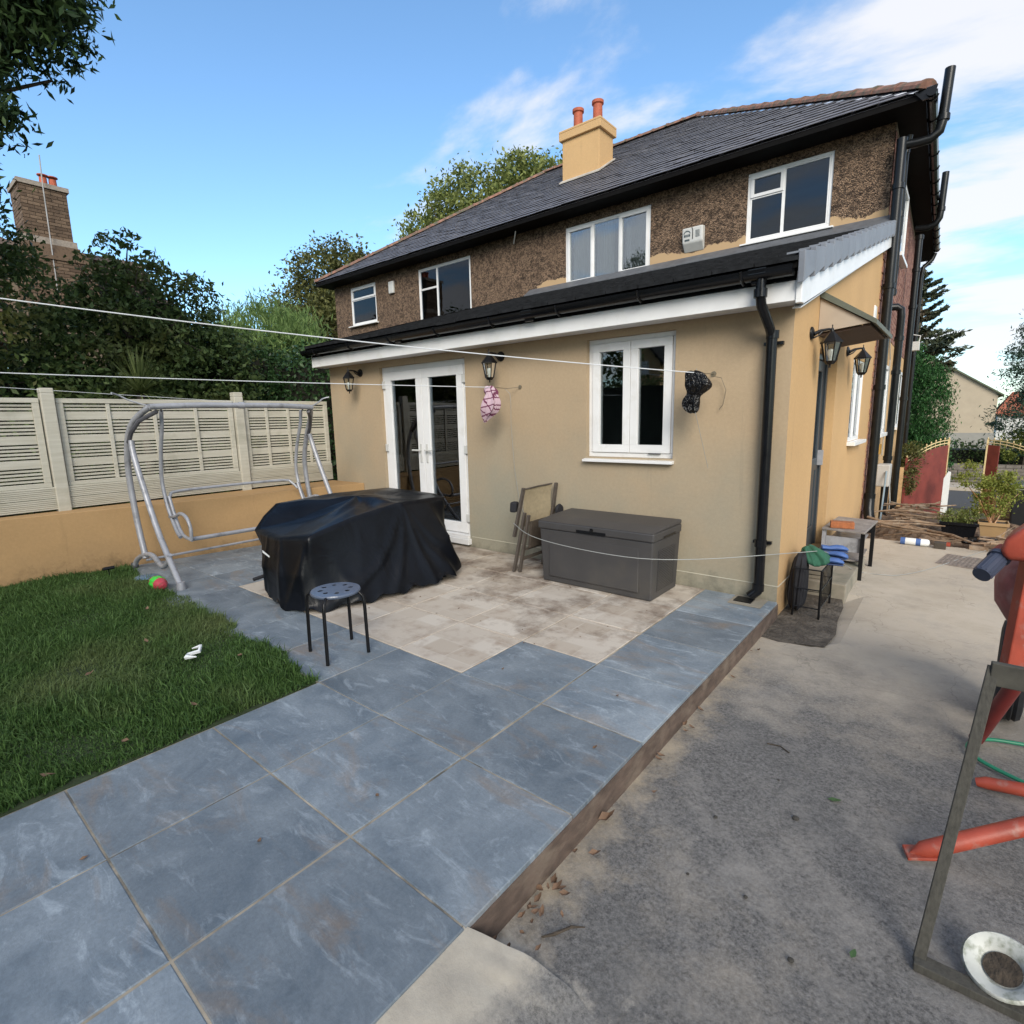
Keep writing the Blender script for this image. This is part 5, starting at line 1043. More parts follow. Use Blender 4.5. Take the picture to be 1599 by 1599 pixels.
# ------------------------------------------------------------ wall lanterns
def lantern(ox=0.0, oy=-0.20):
    t = thing('wall_lantern', 'x', 'wall lamp', (0, 0, 0), group='black coach lanterns on the ochre walls')
    # wall at y=0, lamp hangs towards -y, hook height z=0
    MB().lathe([(0.0, -0.022), (0.03, -0.022), (0.052, -0.012), (0.055, -0.001), (0.0, -0.001)], (0, 0, 0), 16, 'y').build('wall_plate', blackmt, t, smooth=True)
    MB().tube([(0, -0.02, -0.01), (ox*0.45, oy*0.45, 0.02), (ox*0.85, oy*0.85, 0.03), (ox, oy, 0.025)], [0.018, 0.012, 0.010, 0.010], 8).tube([(0, -0.02, -0.04), (ox*0.35, oy*0.35, -0.02), (ox*0.55, oy*0.55, 0.015)], 0.007, 6).build('arm', blackmt, t, smooth=True)
    h6 = lambda r, z: [(ox+r*math.cos(math.pi*k/3+math.pi/6), oy+r*math.sin(math.pi*k/3+math.pi/6), z) for k in range(6)]
    b = MB(); A_, B2, C2, D2 = h6(0.016, 0.01), h6(0.088, -0.075), h6(0.088, -0.085), h6(0.03, -0.075)
    vs = A_+B2+C2; b.add(vs, [(i*6+k, i*6+(k+1) % 6, (i+1)*6+(k+1) % 6, (i+1)*6+k) for i in range(2) for k in range(6)]+[(5, 4, 3, 2, 1, 0), tuple(range(12, 18))]); b.build('roof', blackmt, t)
    MB().lathe([(0.0, 0.07), (0.006, 0.06), (0.004, 0.045), (0.013, 0.03), (0.016, 0.01)], (ox, oy, 0), 10).build('finial', blackmt, t, smooth=True)
    b = MB(); E1, E2 = h6(0.074, -0.086), h6(0.046, -0.235)
    for k in range(6): b.tube([E1[k], E2[k]], 0.0055, 5)
    b.build('cage', blackmt, t)
    g_ = MB(); G1, G2 = h6(0.071, -0.087), h6(0.043, -0.234); g_.add(G1+G2, [(k, (k+1) % 6, 6+(k+1) % 6, 6+k) for k in range(6)]); g_.build('pane', lampglass, t)
    b = MB(); b.add(h6(0.052, -0.234)+h6(0.030, -0.262), [(k, (k+1) % 6, 6+(k+1) % 6, 6+k) for k in range(6)]+[(5, 4, 3, 2, 1, 0), tuple(range(6, 12))]); b.tube([(ox, oy, -0.262), (ox, oy, -0.29)], 0.007, 7); b.build('base', blackmt, t)
    MB().lathe([(0.0, -0.13), (0.022, -0.14), (0.028, -0.165), (0.014, -0.21), (0.014, -0.232)], (ox, oy, 0), 12).build('bulb', M('opal_bulb', (0.6, 0.62, 0.6), 0.25, 0.05), t, smooth=True)
    return t
L0 = lantern(); L0.location = (-2.965, -0.003, 2.245); L0['label'] = 'black wall lantern between the french doors and the kitchen window, above the plaid cloth'
dup(L0, (-5.58, -0.003, 2.245), 0, 'black wall lantern left of the french doors near the fence')
L1 = lantern(0.10, -0.14); L1.location = (0.003, 0.60, 2.225); L1.rotation_euler = (0, 0, rad(90)); L1['label'] = ('black wall lantern on the side wall before the back door')
dup(L1, (0.003, 2.50, 2.225), rad(90), 'black wall lantern on the side wall beyond the door canopy, near the small window')
# ------------------------------------------------------------ washing-line brackets, wrapped pulleys, lines
def bracket(x, lab):
    t = thing('line_bracket', lab, 'wall bracket', (x, 0, 1.9))
    MB().lathe([(0.0, -0.01), (0.022, -0.009), (0.022, -0.001), (0, -0.001)], (x, 0, 1.90), 10, 'y').build('wall_fixing', M('tarnished_steel', (0.2, 0.17, 0.12), 0.5, metal=0.4), t)
    return t
t = bracket(-2.70, 'thin steel washing line bracket behind the plaid cloth'); MB().tube([(-2.70, -0.004, 1.90), (-2.78, -0.12, 1.885), (-2.83, -0.32, 1.895)], 0.004, 5).build('arm', MATS['tarnished_steel'], t)
MB().tube([(-2.80, -0.14, 1.88), (-2.75, -0.12, 1.83), (-2.74, -0.12, 1.72), (-2.76, -0.10, 1.5), (-2.78, -0.03, 1.0), (-2.72, -0.02, 0.6), (-2.60, -0.03, 0.42)], 0.0022, 5).build('cord', cablem, t)
t = bracket(-0.60, 'thin steel washing line bracket holding the black bag'); MB().tube([(-0.60, -0.004, 1.90), (-0.61, -0.14, 1.895), (-0.63, -0.30, 1.89)], 0.004, 5).tube([(-0.60, -0.06, 1.88), (-0.52, -0.05, 1.86), (-0.48, -0.04, 1.76), (-0.50, -0.04, 1.64), (-0.53, -0.04, 1.6)], 0.003, 5).build('arm', MATS['tarnished_steel'], t)
MB().tube([(-0.64, -0.29, 1.93), (-0.64, -0.30, 1.6), (-0.60, -0.05, 1.1)], 0.002, 5).build('cord', cablem, t)
def cloth(name, lab, cat, centre, prof, mat, seed, fold=0.3, depth=0.5, rz=0.0, n=72):
    rs = np.random.default_rng(seed); ph = rs.random(4)*6.28; vs = []; m = len(prof)
    for i, (z, rx, ox) in enumerate(prof):
        for k in range(n):
            a = 2*math.pi*k/n; f_ = 1+fold*(0.5*math.sin(5*a+ph[0]+i*0.25)+0.35*math.sin(9*a+ph[1]-i*0.2)+0.25*math.sin(17*a+ph[2]))
            f_ += rs.normal(0, 0.05); x = 0.86*rx*f_*math.cos(a); y = 0.86*rx*depth*f_*math.sin(a)
            vs.append((centre[0]+ox+x*math.cos(rz)-y*math.sin(rz), centre[1]+x*math.sin(rz)+y*math.cos(rz), centre[2]+z+0.012*math.sin(3*a+ph[3])))
    b = MB(); b.add(vs, [(i*n+k, i*n+(k+1) % n, (i+1)*n+(k+1) % n, (i+1)*n+k) for i in range(m-1) for k in range(n)]+[tuple(range(n-1, -1, -1)), tuple((m-1)*n+k for k in range(n))])
    o = b.build(name, mat, None, smooth=True, soft=True); sb_ = o.modifiers.new('sub', 'SUBSURF'); sb_.levels = 1; sb_.render_levels = 1; return tag(o, lab, cat)
cloth('plaid_cloth', 'pink and dark plaid cloth hanging wrapped on the wall bracket by the lantern', 'cloth', (-2.86, -0.33, 1.72), [(0.185, 0.03, 0.0), (0.175, 0.06, 0.005), (0.13, 0.075, 0.025), (0.10, 0.055, 0.03), (0.07, 0.075, 0.03), (0.0, 0.10, 0.02), (-0.08, 0.095, -0.01), (-0.12, 0.06, -0.045), (-0.17, 0.025, -0.075), (-0.19, 0.008, -0.085)], plaidm, 3, 0.42, 0.5, 0.6)
cloth('black_bag', 'crumpled black plastic bag wrapped round a washing line bracket on the wall', 'bag', (-0.64, -0.30, 1.74), [(0.17, 0.02, -0.02), (0.16, 0.055, -0.02), (0.14, 0.085, 0.0), (0.09, 0.095, 0.025), (0.05, 0.10, 0.03), (0.01, 0.07, 0.01), (-0.02, 0.045, -0.015), (-0.05, 0.06, -0.03), (-0.10, 0.07, -0.04), (-0.14, 0.06, -0.035), (-0.165, 0.02, -0.02)], bagm, 9, 0.42, 0.7, 0.5)
def line(name, lab, p, q, sag, r, mat=wirem, n=24):
    P = [Vector(p).lerp(Vector(q), k/n)-Vector((0, 0, sag*4*(k/n)*(1-k/n))) for k in range(n+1)]
    o = MB().tube(P, r, 6).build(name, mat, None, smooth=True); return tag(o, lab, 'washing line')
line('washing_line', 'upper white washing line running from the black bag bracket out over the lawn', (-0.63, -0.30, 1.895), (-4.85, -5.28, 2.62), 0.06, 0.0042)
line('washing_line', 'lower white washing line running from the plaid cloth bracket across the french doors', (-2.83, -0.30, 1.895), (-5.21, -7.0, 2.05), 0.03, 0.0038)
line('washing_line', 'thin white line strung just above the fence top on the left', (-6.38, -1.45, 1.86), (-6.50, -7.4, 2.18), 0.0, 0.0028)
P = [(-2.36, -0.58, 0.515), (-2.0, -0.76, 0.46), (-1.5, -0.80, 0.42), (-0.9, -0.74, 0.40), (-0.45, -0.48, 0.405), (-0.04, -0.12, 0.425), (0.12, 0.15, 0.41), (0.26, 0.5, 0.36), (0.33, 1.1, 0.12), (0.38, 1.9, -0.13), (0.55, 1.95, -0.14), (0.72, 2.05, -0.14), (0.95, 2.5, -0.14), (1.2, 3.2, -0.14), (1.5, 4.0, -0.14)]
Q = []
for i in range(len(P)-1):
    p0, p1, p2, p3 = [Vector(P[min(max(i+d, 0), len(P)-1)]) for d in (-1, 0, 1, 2)]
    for k in range(5):
        u = k/5; Q.append(0.5*((2*p1)+(-p0+p2)*u+(2*p0-5*p1+4*p2-p3)*u*u+(-p0+3*p1-3*p2+p3)*u**3))
tag(MB().tube(Q, 0.0032, 6).build('loose_line', cablem, None, smooth=True), 'slack thin line from the folded chair past the storage box down onto the yard', 'cable')
# ------------------------------------------------------------ step, rack, cloth, shoes, little table
t = thing('door_step', 'grey cement step below the back door on the side wall', 'step', (0.2, 1.4, -0.15))
MB().box(0.004, 0.385, 0.84, 2.15, -0.3, -0.005).build('tread', stepm, t, bevel=0.01); MB().box(0.004, 0.22, 0.9, 2.05, -0.004, 0.085).build('upper_tread', stepm, t, bevel=0.01)
rk = thing('wire_rack', 'black wire shoe rack standing by the side wall below the door', 'rack', (0.2, 0.4, -0.15))
zt = 0.27
for (x, y) in ((0.09, 0.17), (0.29, 0.17), (0.09, 0.66), (0.29, 0.66)): MB().tube([(x, y, -0.145), (x, y, zt)], 0.009, 7).build('leg', blackmt, rk); 
for z in (-0.06, 0.10, zt): MB().tube([(0.09, 0.17, z), (0.29, 0.17, z), (0.29, 0.66, z), (0.09, 0.66, z), (0.09, 0.17, z)], 0.006, 6).build('shelf_frame', blackmt, rk)
for k in range(7): 
    y = 0.22+k*0.063; MB().tube([(0.285, y, -0.06), (0.285, y, zt)], 0.004, 5).build('bar', blackmt, rk)
cloth('black_sack', 'black fabric sack slumped on the left side of the wire rack', 'bag', (0.09, 0.30, 0.02), [(0.36, 0.02, 0.02), (0.34, 0.06, 0.02), (0.2, 0.075, 0.01), (0.0, 0.085, 0.0), (-0.12, 0.07, 0.0), (-0.15, 0.03, 0)], bagfab, 5, 0.15, 1.6)
cloth('green_cloth', 'dark green cloth heaped on top of the wire rack', 'cloth', (0.18, 0.42, 0.33), [(0.085, 0.03, -0.04), (0.07, 0.07, -0.03), (0.04, 0.10, 0.0), (0.005, 0.12, 0.02), (-0.035, 0.135, 0.03), (-0.05, 0.10, 0.03)], greentex, 6, 0.14, 1.6)
def clog():
    t = thing('clog', 'x', 'shoe', (0, 0, 0), group='foam clogs on the wire rack')
    m = MB(); vs = []; n = 14; prof = [(-0.13, 0.02, 0.05), (-0.12, 0.04, 0.055), (-0.05, 0.042, 0.045), (0.02, 0.048, 0.06), (0.08, 0.05, 0.055), (0.12, 0.04, 0.035), (0.135, 0.015, 0.02)]
    for (y, w, h) in prof: vs += [(w*math.cos(2*math.pi*k/n), y, 0.02+h*0.5+h*0.5*math.sin(2*math.pi*k/n)) for k in range(n)]
    m.add(vs, [(i*n+k, i*n+(k+1) % n, (i+1)*n+(k+1) % n, (i+1)*n+k) for i in range(len(prof)-1) for k in range(n)]+[tuple(range(n-1, -1, -1)), tuple((len(prof)-1)*n+k for k in range(n))])
    m.build('upper', bluerub, t, smooth=True); MB().box(-0.045, 0.045, -0.13, 0.13, 0.0, 0.018).build('sole', navy, t, bevel=0.01); return t
c0 = clog(); c0.scale = (0.8, 0.8, 0.8); c0.location = (0.30, 0.42, 0.275); c0.rotation_euler = (0, 0, rad(-80)); c0['label'] = 'pale blue foam clog lowest in the heap on the rack'
dup(c0, (0.31, 0.58, 0.30), rad(-100), 'blue foam clog pointing outward beside the green cloth'); dup(c0, (0.30, 0.62, 0.345), rad(-70), 'dark blue foam clog lying topmost on the rack')
tb = thing('small_table', 'low grey laminate side table with metal shelves beside the step', 'table', (0.22, 2.0, -0.15))
MB().prism([(0.03, 1.62, 0.345), (0.42, 1.56, 0.345), (0.45, 2.35, 0.345), (0.06, 2.42, 0.345)], (0, 0, 0.02)).build('table_top', tabgrey, tb, bevel=0.003)
for (x, y, n_) in ((0.40, 1.62, 1), (0.05, 1.66, 0), (0.42, 2.3, 1), (0.08, 2.36, 0)): MB().box(x-0.018, x+0.018, y-0.018, y+0.018, -0.15 if n_ else 0.0, 0.344).build('leg', blackmt if n_ else silver, tb)
MB().box(0.07, 0.38, 1.66, 2.3, 0.20, 0.215).build('shelf', silver, tb); MB().box(0.07, 0.38, 1.64, 1.655, 0.13, 0.28).build('end_panel', silver, tb); MB().box(0.09, 0.38, 1.66, 2.3, 0.03, 0.045).build('shelf', tabgrey, tb)
tag(MB().obox((0.20, 1.70, 0.40), (0.105, 0.02, 0.0), (-0.01, 0.05, 0), (0, 0, 0.033)).build('brick', brickred, None, bevel=0.006), 'single orange brick lying on the small grey table', 'brick')
# things lying past the table
t = thing('gas_bottle', 'white and blue spray canister lying on the yard edge', 'canister', (0.75, 3.75, -0.1))
MB().lathe([(0, -0.15), (0.035, -0.14), (0.045, -0.12), (0.045, 0.12), (0.035, 0.14), (0, 0.15)], (0.75, 3.72, -0.10), 14, 'x').build('body', paperm, t, smooth=True)
for xx in (-0.13, 0.03): MB().lathe([(0.046, xx-0.025), (0.0465, xx+0.025)], (0.75, 3.72, -0.10), 14, 'x').build('band', bluerub, t)
tag(MB().box(0.94, 1.06, 3.65, 3.78, -0.15, -0.07).build('wood_block', M('dark_stained_block', (0.05, 0.04, 0.03), 0.8), None, bevel=0.006), 'small dark wood block beside the canister at the yard edge', 'wood block')
# drain cover
t = thing('drain_cover', 'slotted brown metal drain cover set in the yard concrete', 'drain cover', (1.3, 3.0, -0.14))
MB().prism([(0.98, 2.83, -0.148), (1.50, 2.70, -0.148), (1.60, 3.30, -0.148), (1.08, 3.40, -0.148)], (0, 0, 0.006)).build('frame', gratem, t)
for k in range(13):
    a = Vector((1.03, 2.87, -0.139)).lerp(Vector((1.48, 2.76, -0.139)), k/12); MB().bar(a, a+Vector((0.085, 0.50, 0)), 0.014, 0.008).build('bar', gratem, t)
# small stones, sticks, leaves on the yard and patio
for i, (x, y, s) in enumerate(((1.02-0.35, -2.42, 0.022), (0.40, -2.62, 0.014), (0.62, -2.95, 0.012), (0.80, -3.1, 0.016), (0.55, -2.2, 0.009), (0.42, -2.98, 0.010))):
    tag(MB().lathe([(0, -0.3*s), (0.6*s, -0.1*s), (0.65*s, 0.1*s), (0.35*s, 0.3*s), (0, 0.33*s)], (x, y, -0.145), 7).build('pebble', pebbledark, None), 'small dark stone lying on the grey yard concrete', 'stone', group='pebbles on the yard')
def leafobj(x, y, z, s, rz, m, lab, grp, tilt=0.3):
    c_, s_ = math.cos(rz), math.sin(rz); P = [(-1, 0, 0.1), (-0.3, 0.45, 0.25), (0.5, 0.35, 0.15), (1, 0, 0.35), (0.5, -0.35, 0.25), (-0.3, -0.45, 0.1)]
    vs = [(x+s*(a*c_-b_*s_), y+s*(a*s_+b_*c_), z+s*h*tilt*2) for a, b_, h in P]
    b = MB(); b.add(vs+[(x, y, z+s*0.05)], [(i, (i+1) % 6, 6) for i in range(6)]); return tag(b.build('fallen_leaf', m, None), lab, 'leaf', group=grp)
random.seed(17)
for k in range(34):
    y = random.uniform(-3.66, -3.3) if k < 22 else random.uniform(-3.2, -0.6); x = 0.03+abs(random.gauss(0, 0.035 if k > 21 else 0.05)); leafobj(x, y, -0.138+random.uniform(0, 0.012), random.uniform(0.012, 0.026), random.uniform(0, 6.28), deadleaf, ('dry brown leaf among the cluster by the cement ramp' if k < 22 else 'lone dry brown leaf lying along the foot of the patio riser'), 'dry leaves along the foot of the patio edge', 1.2)
for k in range(26):
    x = random.uniform(-2.7, -0.7); y = random.uniform(-2.4, -0.3); leafobj(x, y, 0.002, random.uniform(0.008, 0.016), random.uniform(0, 6.28), deadleaf, 'small dry leaf scattered on the beige paving', 'dry leaves on the beige paving', 0.5)
for (x, y) in ((-2.5, -3.3), (-2.05, -3.75), (-1.95, -4.1), (-1.92, -4.4), (-3.3, -3.6), (-4.1, -3.35), (-1.95, -4.62), (-3.0, -4.0)): leafobj(x, y, 0.045, 0.028, random.uniform(0, 6.28), deadleaf, 'pale brown leaf lying on the lawn grass', 'dry leaves on the lawn', 1.0)
for (x, y) in ((-0.85, -3.98), (-0.7, -3.55), (-0.3, -2.2), (-1.28, -4.42), (-0.15, -2.7)): leafobj(x, y, 0.003, 0.016, random.uniform(0, 6.28), deadleaf, 'small dry leaf on the blue-grey slabs', 'dry leaves on the slate slabs', 0.9)
leafobj(0.045, -2.93, -0.135, 0.04, 1.0, deadleaf, 'curled brown leaf caught against the patio riser halfway along', 'dry leaves along the foot of the patio edge', 1.4)
leafobj(0.78, -2.2, -0.142, 0.028, 0.4, greenleaf, 'small green leaf on the yard concrete', 'green leaves on the yard'); leafobj(0.95, -2.96, -0.142, 0.02, 1.4, greenleaf, 'small green leaf on the yard concrete', 'green leaves on the yard')
leafobj(1.42, -2.33, -0.02, 0.03, 1.4, deadleaf, 'brown leaf stuck beside the wooden frame', 'leaf by the frame', 1.0)
tag(MB().tube([(0.14, -3.53, -0.138), (0.17, -3.50, -0.132), (0.20, -3.44, -0.134), (0.235, -3.41, -0.138)], [0.003, 0.006, 0.005, 0.002], 6).build('twig', soilm, None), 'short dark twig near the pale cement ramp', 'twig')
tag(MB().tube([(0.43, -1.93, -0.142), (0.49, -1.92, -0.139), (0.54, -1.95, -0.141)], 0.0035, 5).build('twig', soilm, None), 'thin straight twig in the middle of the yard', 'twig')
# ------------------------------------------------------------ cement mixer (only its left part is in view)
mx_ = thing('cement_mixer', 'faded red cement mixer with black tyre and blue-black grip at the right edge', 'cement mixer', (1.75, -1.6, -0.15))
MB().tube([(1.06, -2.38, -0.125), (1.10, -2.36, -0.105), (1.18, -2.33, -0.055), (1.40, -2.19, 0.045), (1.75, -2.0, 0.20)], [0.004, 0.03, 0.032, 0.032, 0.032], 12).build('leg', redp, mx_, smooth=True)
MB().obox((1.10, -2.36, -0.118), (0.055, 0.018, 0.016), (-0.012, 0.035, 0), (0, 0, 0.006)).build('foot_plate', redp, mx_, bevel=0.003)
MB().tube([(1.265, -1.70, -0.125), (1.30, -1.70, -0.115), (1.45, -1.69, -0.095), (1.8, -1.68, -0.06)], [0.018, 0.027, 0.03, 0.03], 12).build('leg', redp, mx_, smooth=True)
MB().tube([(1.27, -1.30, -0.11), (1.36, -1.52, 0.30), (1.40, -1.6, 0.48)], 0.032, 12).build('axle_strut', M('shaded_red_paint', (0.14, 0.02, 0.018), 0.5, 0.3, 8), mx_, smooth=True)  # darker red than the other legs: shade on the strut painted in
MB().obox((1.345, -1.62, 0.66), (0.032, 0.012, 0), (-0.012, 0.032, 0), (0.01, 0, 0.27)).build('upright', redp, mx_, bevel=0.006)
MB().bar((1.345, -1.62, 0.42), (2.0, -1.40, 0.40), 0.06, 0.06).build('cross_member', redp, mx_, bevel=0.006)
MB().bar((2.0, -1.42, 0.95), (1.98, -1.40, 0.0), 0.06, 0.06, (0, 1, 0)).build('upright', redp, mx_, bevel=0.006)
MB().bar((1.75, -2.0, 0.2), (1.95, -1.5, 0.42), 0.06, 0.06).build('brace', redp, mx_, bevel=0.006)
hd = MB(); prof = [(1.235, 0.965), (1.25, 1.02), (1.30, 1.075), (1.40, 1.09), (1.62, 1.08), (1.62, 0.93), (1.34, 0.93), (1.26, 0.925)]
hd.prism([(x, -1.74, z) for x, z in prof], (0.04, 0.26, 0)); hd.build('motor_hood', redp, mx_, smooth=True, soft=True, bevel=0.045).modifiers['bevel'].segments = 5
MB().tube([(1.262, -1.66, 0.955), (1.235, -1.69, 0.93)], 0.036, 14).build('grip_collar', redp, mx_, smooth=True)
gp = MB(); gp.tube([(1.245, -1.685, 0.935), (1.238, -1.70, 0.925)], 0.041, 16); gp.tube([(1.24, -1.695, 0.927), (1.187, -1.80, 0.868)], 0.033, 16)
for k in range(12):
    a = 2*math.pi*k/12; d = Vector((-0.053, -0.105, -0.059)).normalized(); x = d.cross(Vector((0, 0, 1))).normalized(); y = d.cross(x); o_ = (x*math.cos(a)+y*math.sin(a))*0.033
    gp.tube([Vector((1.235, -1.705, 0.921))+o_, Vector((1.19, -1.795, 0.872))+o_], 0.003, 4)
gp.build('hand_grip', bluegrey, mx_, smooth=True)
MB().lathe([(0.0, -0.34), (0.10, -0.33), (0.20, -0.27), (0.275, -0.15), (0.30, -0.02), (0.302, 0.05), (0.285, 0.18), (0.22, 0.33), (0.17, 0.43), (0.175, 0.45), (0.15, 0.43), (0.0, 0.40)], (1.60, -1.25, 0.72), 32, 'x').build('drum', drumm, mx_, smooth=True)
MB().tube([(1.62, -1.25+0.305*math.cos(a), 0.72+0.305*math.sin(a)) for a in [2*math.pi*k/40 for k in range(41)]], 0.014, 6).build('drum_gear_ring', rubber, mx_)
wh = Vector((1.405, -0.84, 0.13)); ax_ = Vector((1.0, -0.06, 0)).normalized(); ay = Vector((0.06, 1.0, 0)).normalized(); zz = Vector((0, 0, 1))
def wheel(prof, mat, nm, par, n=36):
    vs = []
    for (r_, w_) in prof:
        for k in range(n):
            a = 2*math.pi*k/n; vs.append(wh+ax_*w_+(ay*math.cos(a)+zz*math.sin(a))*r_)
    m = MB(); m.add(vs, [(i*n+k, i*n+(k+1) % n, (i+1)*n+(k+1) % n, (i+1)*n+k) for i in range(len(prof)-1) for k in range(n)]); return m.build(nm, mat, par, smooth=True)
w0 = wheel([(0.16, -0.05), (0.22, -0.062), (0.262, -0.055), (0.276, -0.035), (0.268, -0.02), (0.279, -0.014), (0.27, 0.0), (0.279, 0.014), (0.268, 0.02), (0.276, 0.035), (0.262, 0.055), (0.22, 0.062), (0.16, 0.05)], rubber, 'tyre', mx_)
wheel([(0.0, -0.03), (0.05, -0.045), (0.06, -0.02), (0.15, -0.02), (0.162, -0.045), (0.162, 0.045), (0.15, 0.02), (0.0, 0.02)], redp, 'rim', mx_)
# green hose
P = [(2.2, -1.0, -0.13), (1.7, -1.12, -0.13), (1.46, -1.18, -0.13), (1.32, -1.23, -0.13), (1.24, -1.34, -0.13), (1.27, -1.46, -0.13), (1.42, -1.56, -0.13), (1.7, -1.68, -0.13), (2.2, -1.8, -0.13)]
Q = []
for i in range(len(P)-1):
    p0, p1, p2, p3 = [Vector(P[min(max(i+d, 0), len(P)-1)]) for d in (-1, 0, 1, 2)]
    for k in range(6):
        u = k/6; Q.append(0.5*((2*p1)+(-p0+p2)*u+(2*p0-5*p1+4*p2-p3)*u*u+(-p0+3*p1-3*p2+p3)*u**3))
tag(MB().tube(Q, 0.0095, 10).build('garden_hose', hosem, None, smooth=True), 'green garden hose looped on the ground under the cement mixer', 'hose')
# old wooden frame
fr_ = thing('wooden_frame', 'old weathered wooden frame with lichen standing in the right foreground', 'frame', (1.12, -2.87, -0.15))
MB().bar((1.112, -2.865, -0.14), (1.213, -2.555, 0.755), 0.030, 0.022, (0, 1, 0)).build('side_rail', drywood, fr_, bevel=0.002)
MB().bar((1.10, -2.875, -0.135), (1.75, -2.86, -0.135), 0.05, 0.028).build('bottom_rail', drywood, fr_, bevel=0.003)
MB().bar((1.205, -2.565, 0.735), (1.75, -2.52, 0.72), 0.024, 0.075).build('top_rail', M('dark_wet_board', (0.055, 0.052, 0.042), 0.8, 0.3, 14, bs=60), fr_, bevel=0.003)
dsh = MB(); dsh.lathe([(0.095, 0.012), (0.088, 0.02), (0.060, 0.006), (0.052, -0.006), (0.046, -0.012), (0.0, -0.012)], (0, 0, 0), 40, caps=False)
d_ = dsh.build('bowl', M('dirty_white_plastic', (0.5, 0.51, 0.47), 0.5, 0.15, 9, c2=(0.12, 0.14, 0.08), c2s=22), None, smooth=True); d_.location = (1.305, -2.80, -0.085); d_.rotation_euler = (rad(24), rad(-16), 0); sdm = d_.modifiers.new('solid', 'SOLIDIFY'); sdm.thickness = 0.004
tag(d_, 'dirty white plastic bowl lying on the bottom rail of the wooden frame', 'bowl')
MB().lathe([(0, 0), (0.042, 0.0), (0.046, 0.004), (0.0, 0.005)], Vector(d_.location)+Vector((0, 0, -0.008)), 24).build('dark_residue', soilm, d_)
# ------------------------------------------------------------ debris, planters, gates, bins beyond the yard
t = MB(); rs = np.random.default_rng(31); n = 46; vs = []
X = np.linspace(0.12, 2.6, n); Yy = np.linspace(3.75, 7.2, 40)
for y in Yy:
    for x in X:
        f_ = math.sin(math.pi*min(1, max(0, (y-3.75)/3.45)))*math.sin(math.pi*min(1, max(0.05, (x-0.05)/2.7)))
        vs.append((x, y, -0.30+(0.24 if x < 0.8 else 0.24-0.13*min(1, (x-0.8)/0.3))*max(0, f_)**0.6+rs.normal(0, 0.018)))
t.add(vs, [(j*n+i, j*n+i+1, (j+1)*n+i+1, (j+1)*n+i) for j in range(39) for i in range(n-1)])
o = t.build('debris_heap', M('brown_rubble_soil', (0.15, 0.10, 0.065), 0.95, 0.4, 9, bs=30, bst=1.0, bd=0.03, c2=(0.07, 0.05, 0.035), c2s=5)); tag(o, 'low heap of brown soil and wood chips beyond the concrete yard', 'debris', kind='stuff')
random.seed(23)
for k in range(95):
    x, y = random.uniform(0.3, 1.9), random.uniform(3.85, 6.2); a = random.gauss(0.1, 0.6); l_ = random.uniform(0.12, 0.42); z = -0.10+(0.13 if x < 0.95 else 0.0)*math.sin(math.pi*min(1, max(0, (y-3.75)/3.4)))+random.uniform(-0.01, 0.05)
    if x > 0.9 and y > 4.35: continue
    d = Vector((math.cos(a), math.sin(a), random.gauss(0, 0.12)))*l_; r_ = random.uniform(0.006, 0.022); p = Vector((x, y, z)); q = p+d+Vector((0, 0, random.uniform(0, 0.03)))
    m_ = p.lerp(q, 0.5)+Vector((random.gauss(0, 0.02), random.gauss(0, 0.02), random.gauss(0, 0.02)))
    tag(MB().tube([p-d, m_-d*0.3, q], [r_, r_*0.9, r_*0.5], 6).build('dead_branch', stickm, None), 'dead branch lying in the pile of branches beyond the yard', 'branch', group='dead branches in the pile beyond the yard')
tag(MB().box(1.28, 1.46, 3.84, 3.92, -0.15, -0.10).build('wood_offcut', stickm, None), 'wood offcut on the yard edge near the planters', 'wood block')
tag(MB().box(1.00, 1.10, 3.9, 3.97, -0.15, -0.11).build('wood_offcut', redp, None), 'reddish wood offcut beside the canister', 'wood block')
cloth('black_sheeting', 'crumpled black plastic sheeting in front of the trough planters', 'plastic sheet', (1.42, 4.2, -0.12), [(0.07, 0.05, 0), (0.05, 0.15, 0), (0.02, 0.24, 0), (-0.03, 0.28, 0)], bagm, 12, 0.2, 0.5)
def planter(x0, x1, y0, y1, z0, h, mat, lab):
    t = thing('planter', lab, 'planter', ((x0+x1)/2, (y0+y1)/2, z0)); m = MB(); i_ = 0.03
    m.add([(x0+i_, y0+i_, z0), (x1-i_, y0+i_, z0), (x1-i_, y1-i_, z0), (x0+i_, y1-i_, z0), (x0, y0, z0+h), (x1, y0, z0+h), (x1, y1, z0+h), (x0, y1, z0+h)], [(0, 3, 2, 1), (0, 1, 5, 4), (1, 2, 6, 5), (2, 3, 7, 6), (3, 0, 4, 7)])
    m.build('trough', mat, t); MB().box(x0-0.012, x1+0.012, y0-0.012, y0, z0+h-0.04, z0+h).box(x1, x1+0.012, y0, y1, z0+h-0.04, z0+h).box(x0-0.012, x0, y0, y1, z0+h-0.04, z0+h).build('rim', mat, t); MB().box(x0+0.01, x1-0.01, y0+0.01, y1-0.01, z0+h-0.03, z0+h-0.02).build('soil', soilm, t); return t
planter(0.97, 1.36, 4.55, 4.85, -0.14, 0.20, blackpl, 'black trough planter beyond the yard')
planter(1.37, 1.66, 4.62, 4.90, -0.12, 0.20, plantpot, 'tan trough planter holding the yellow-green shrub')
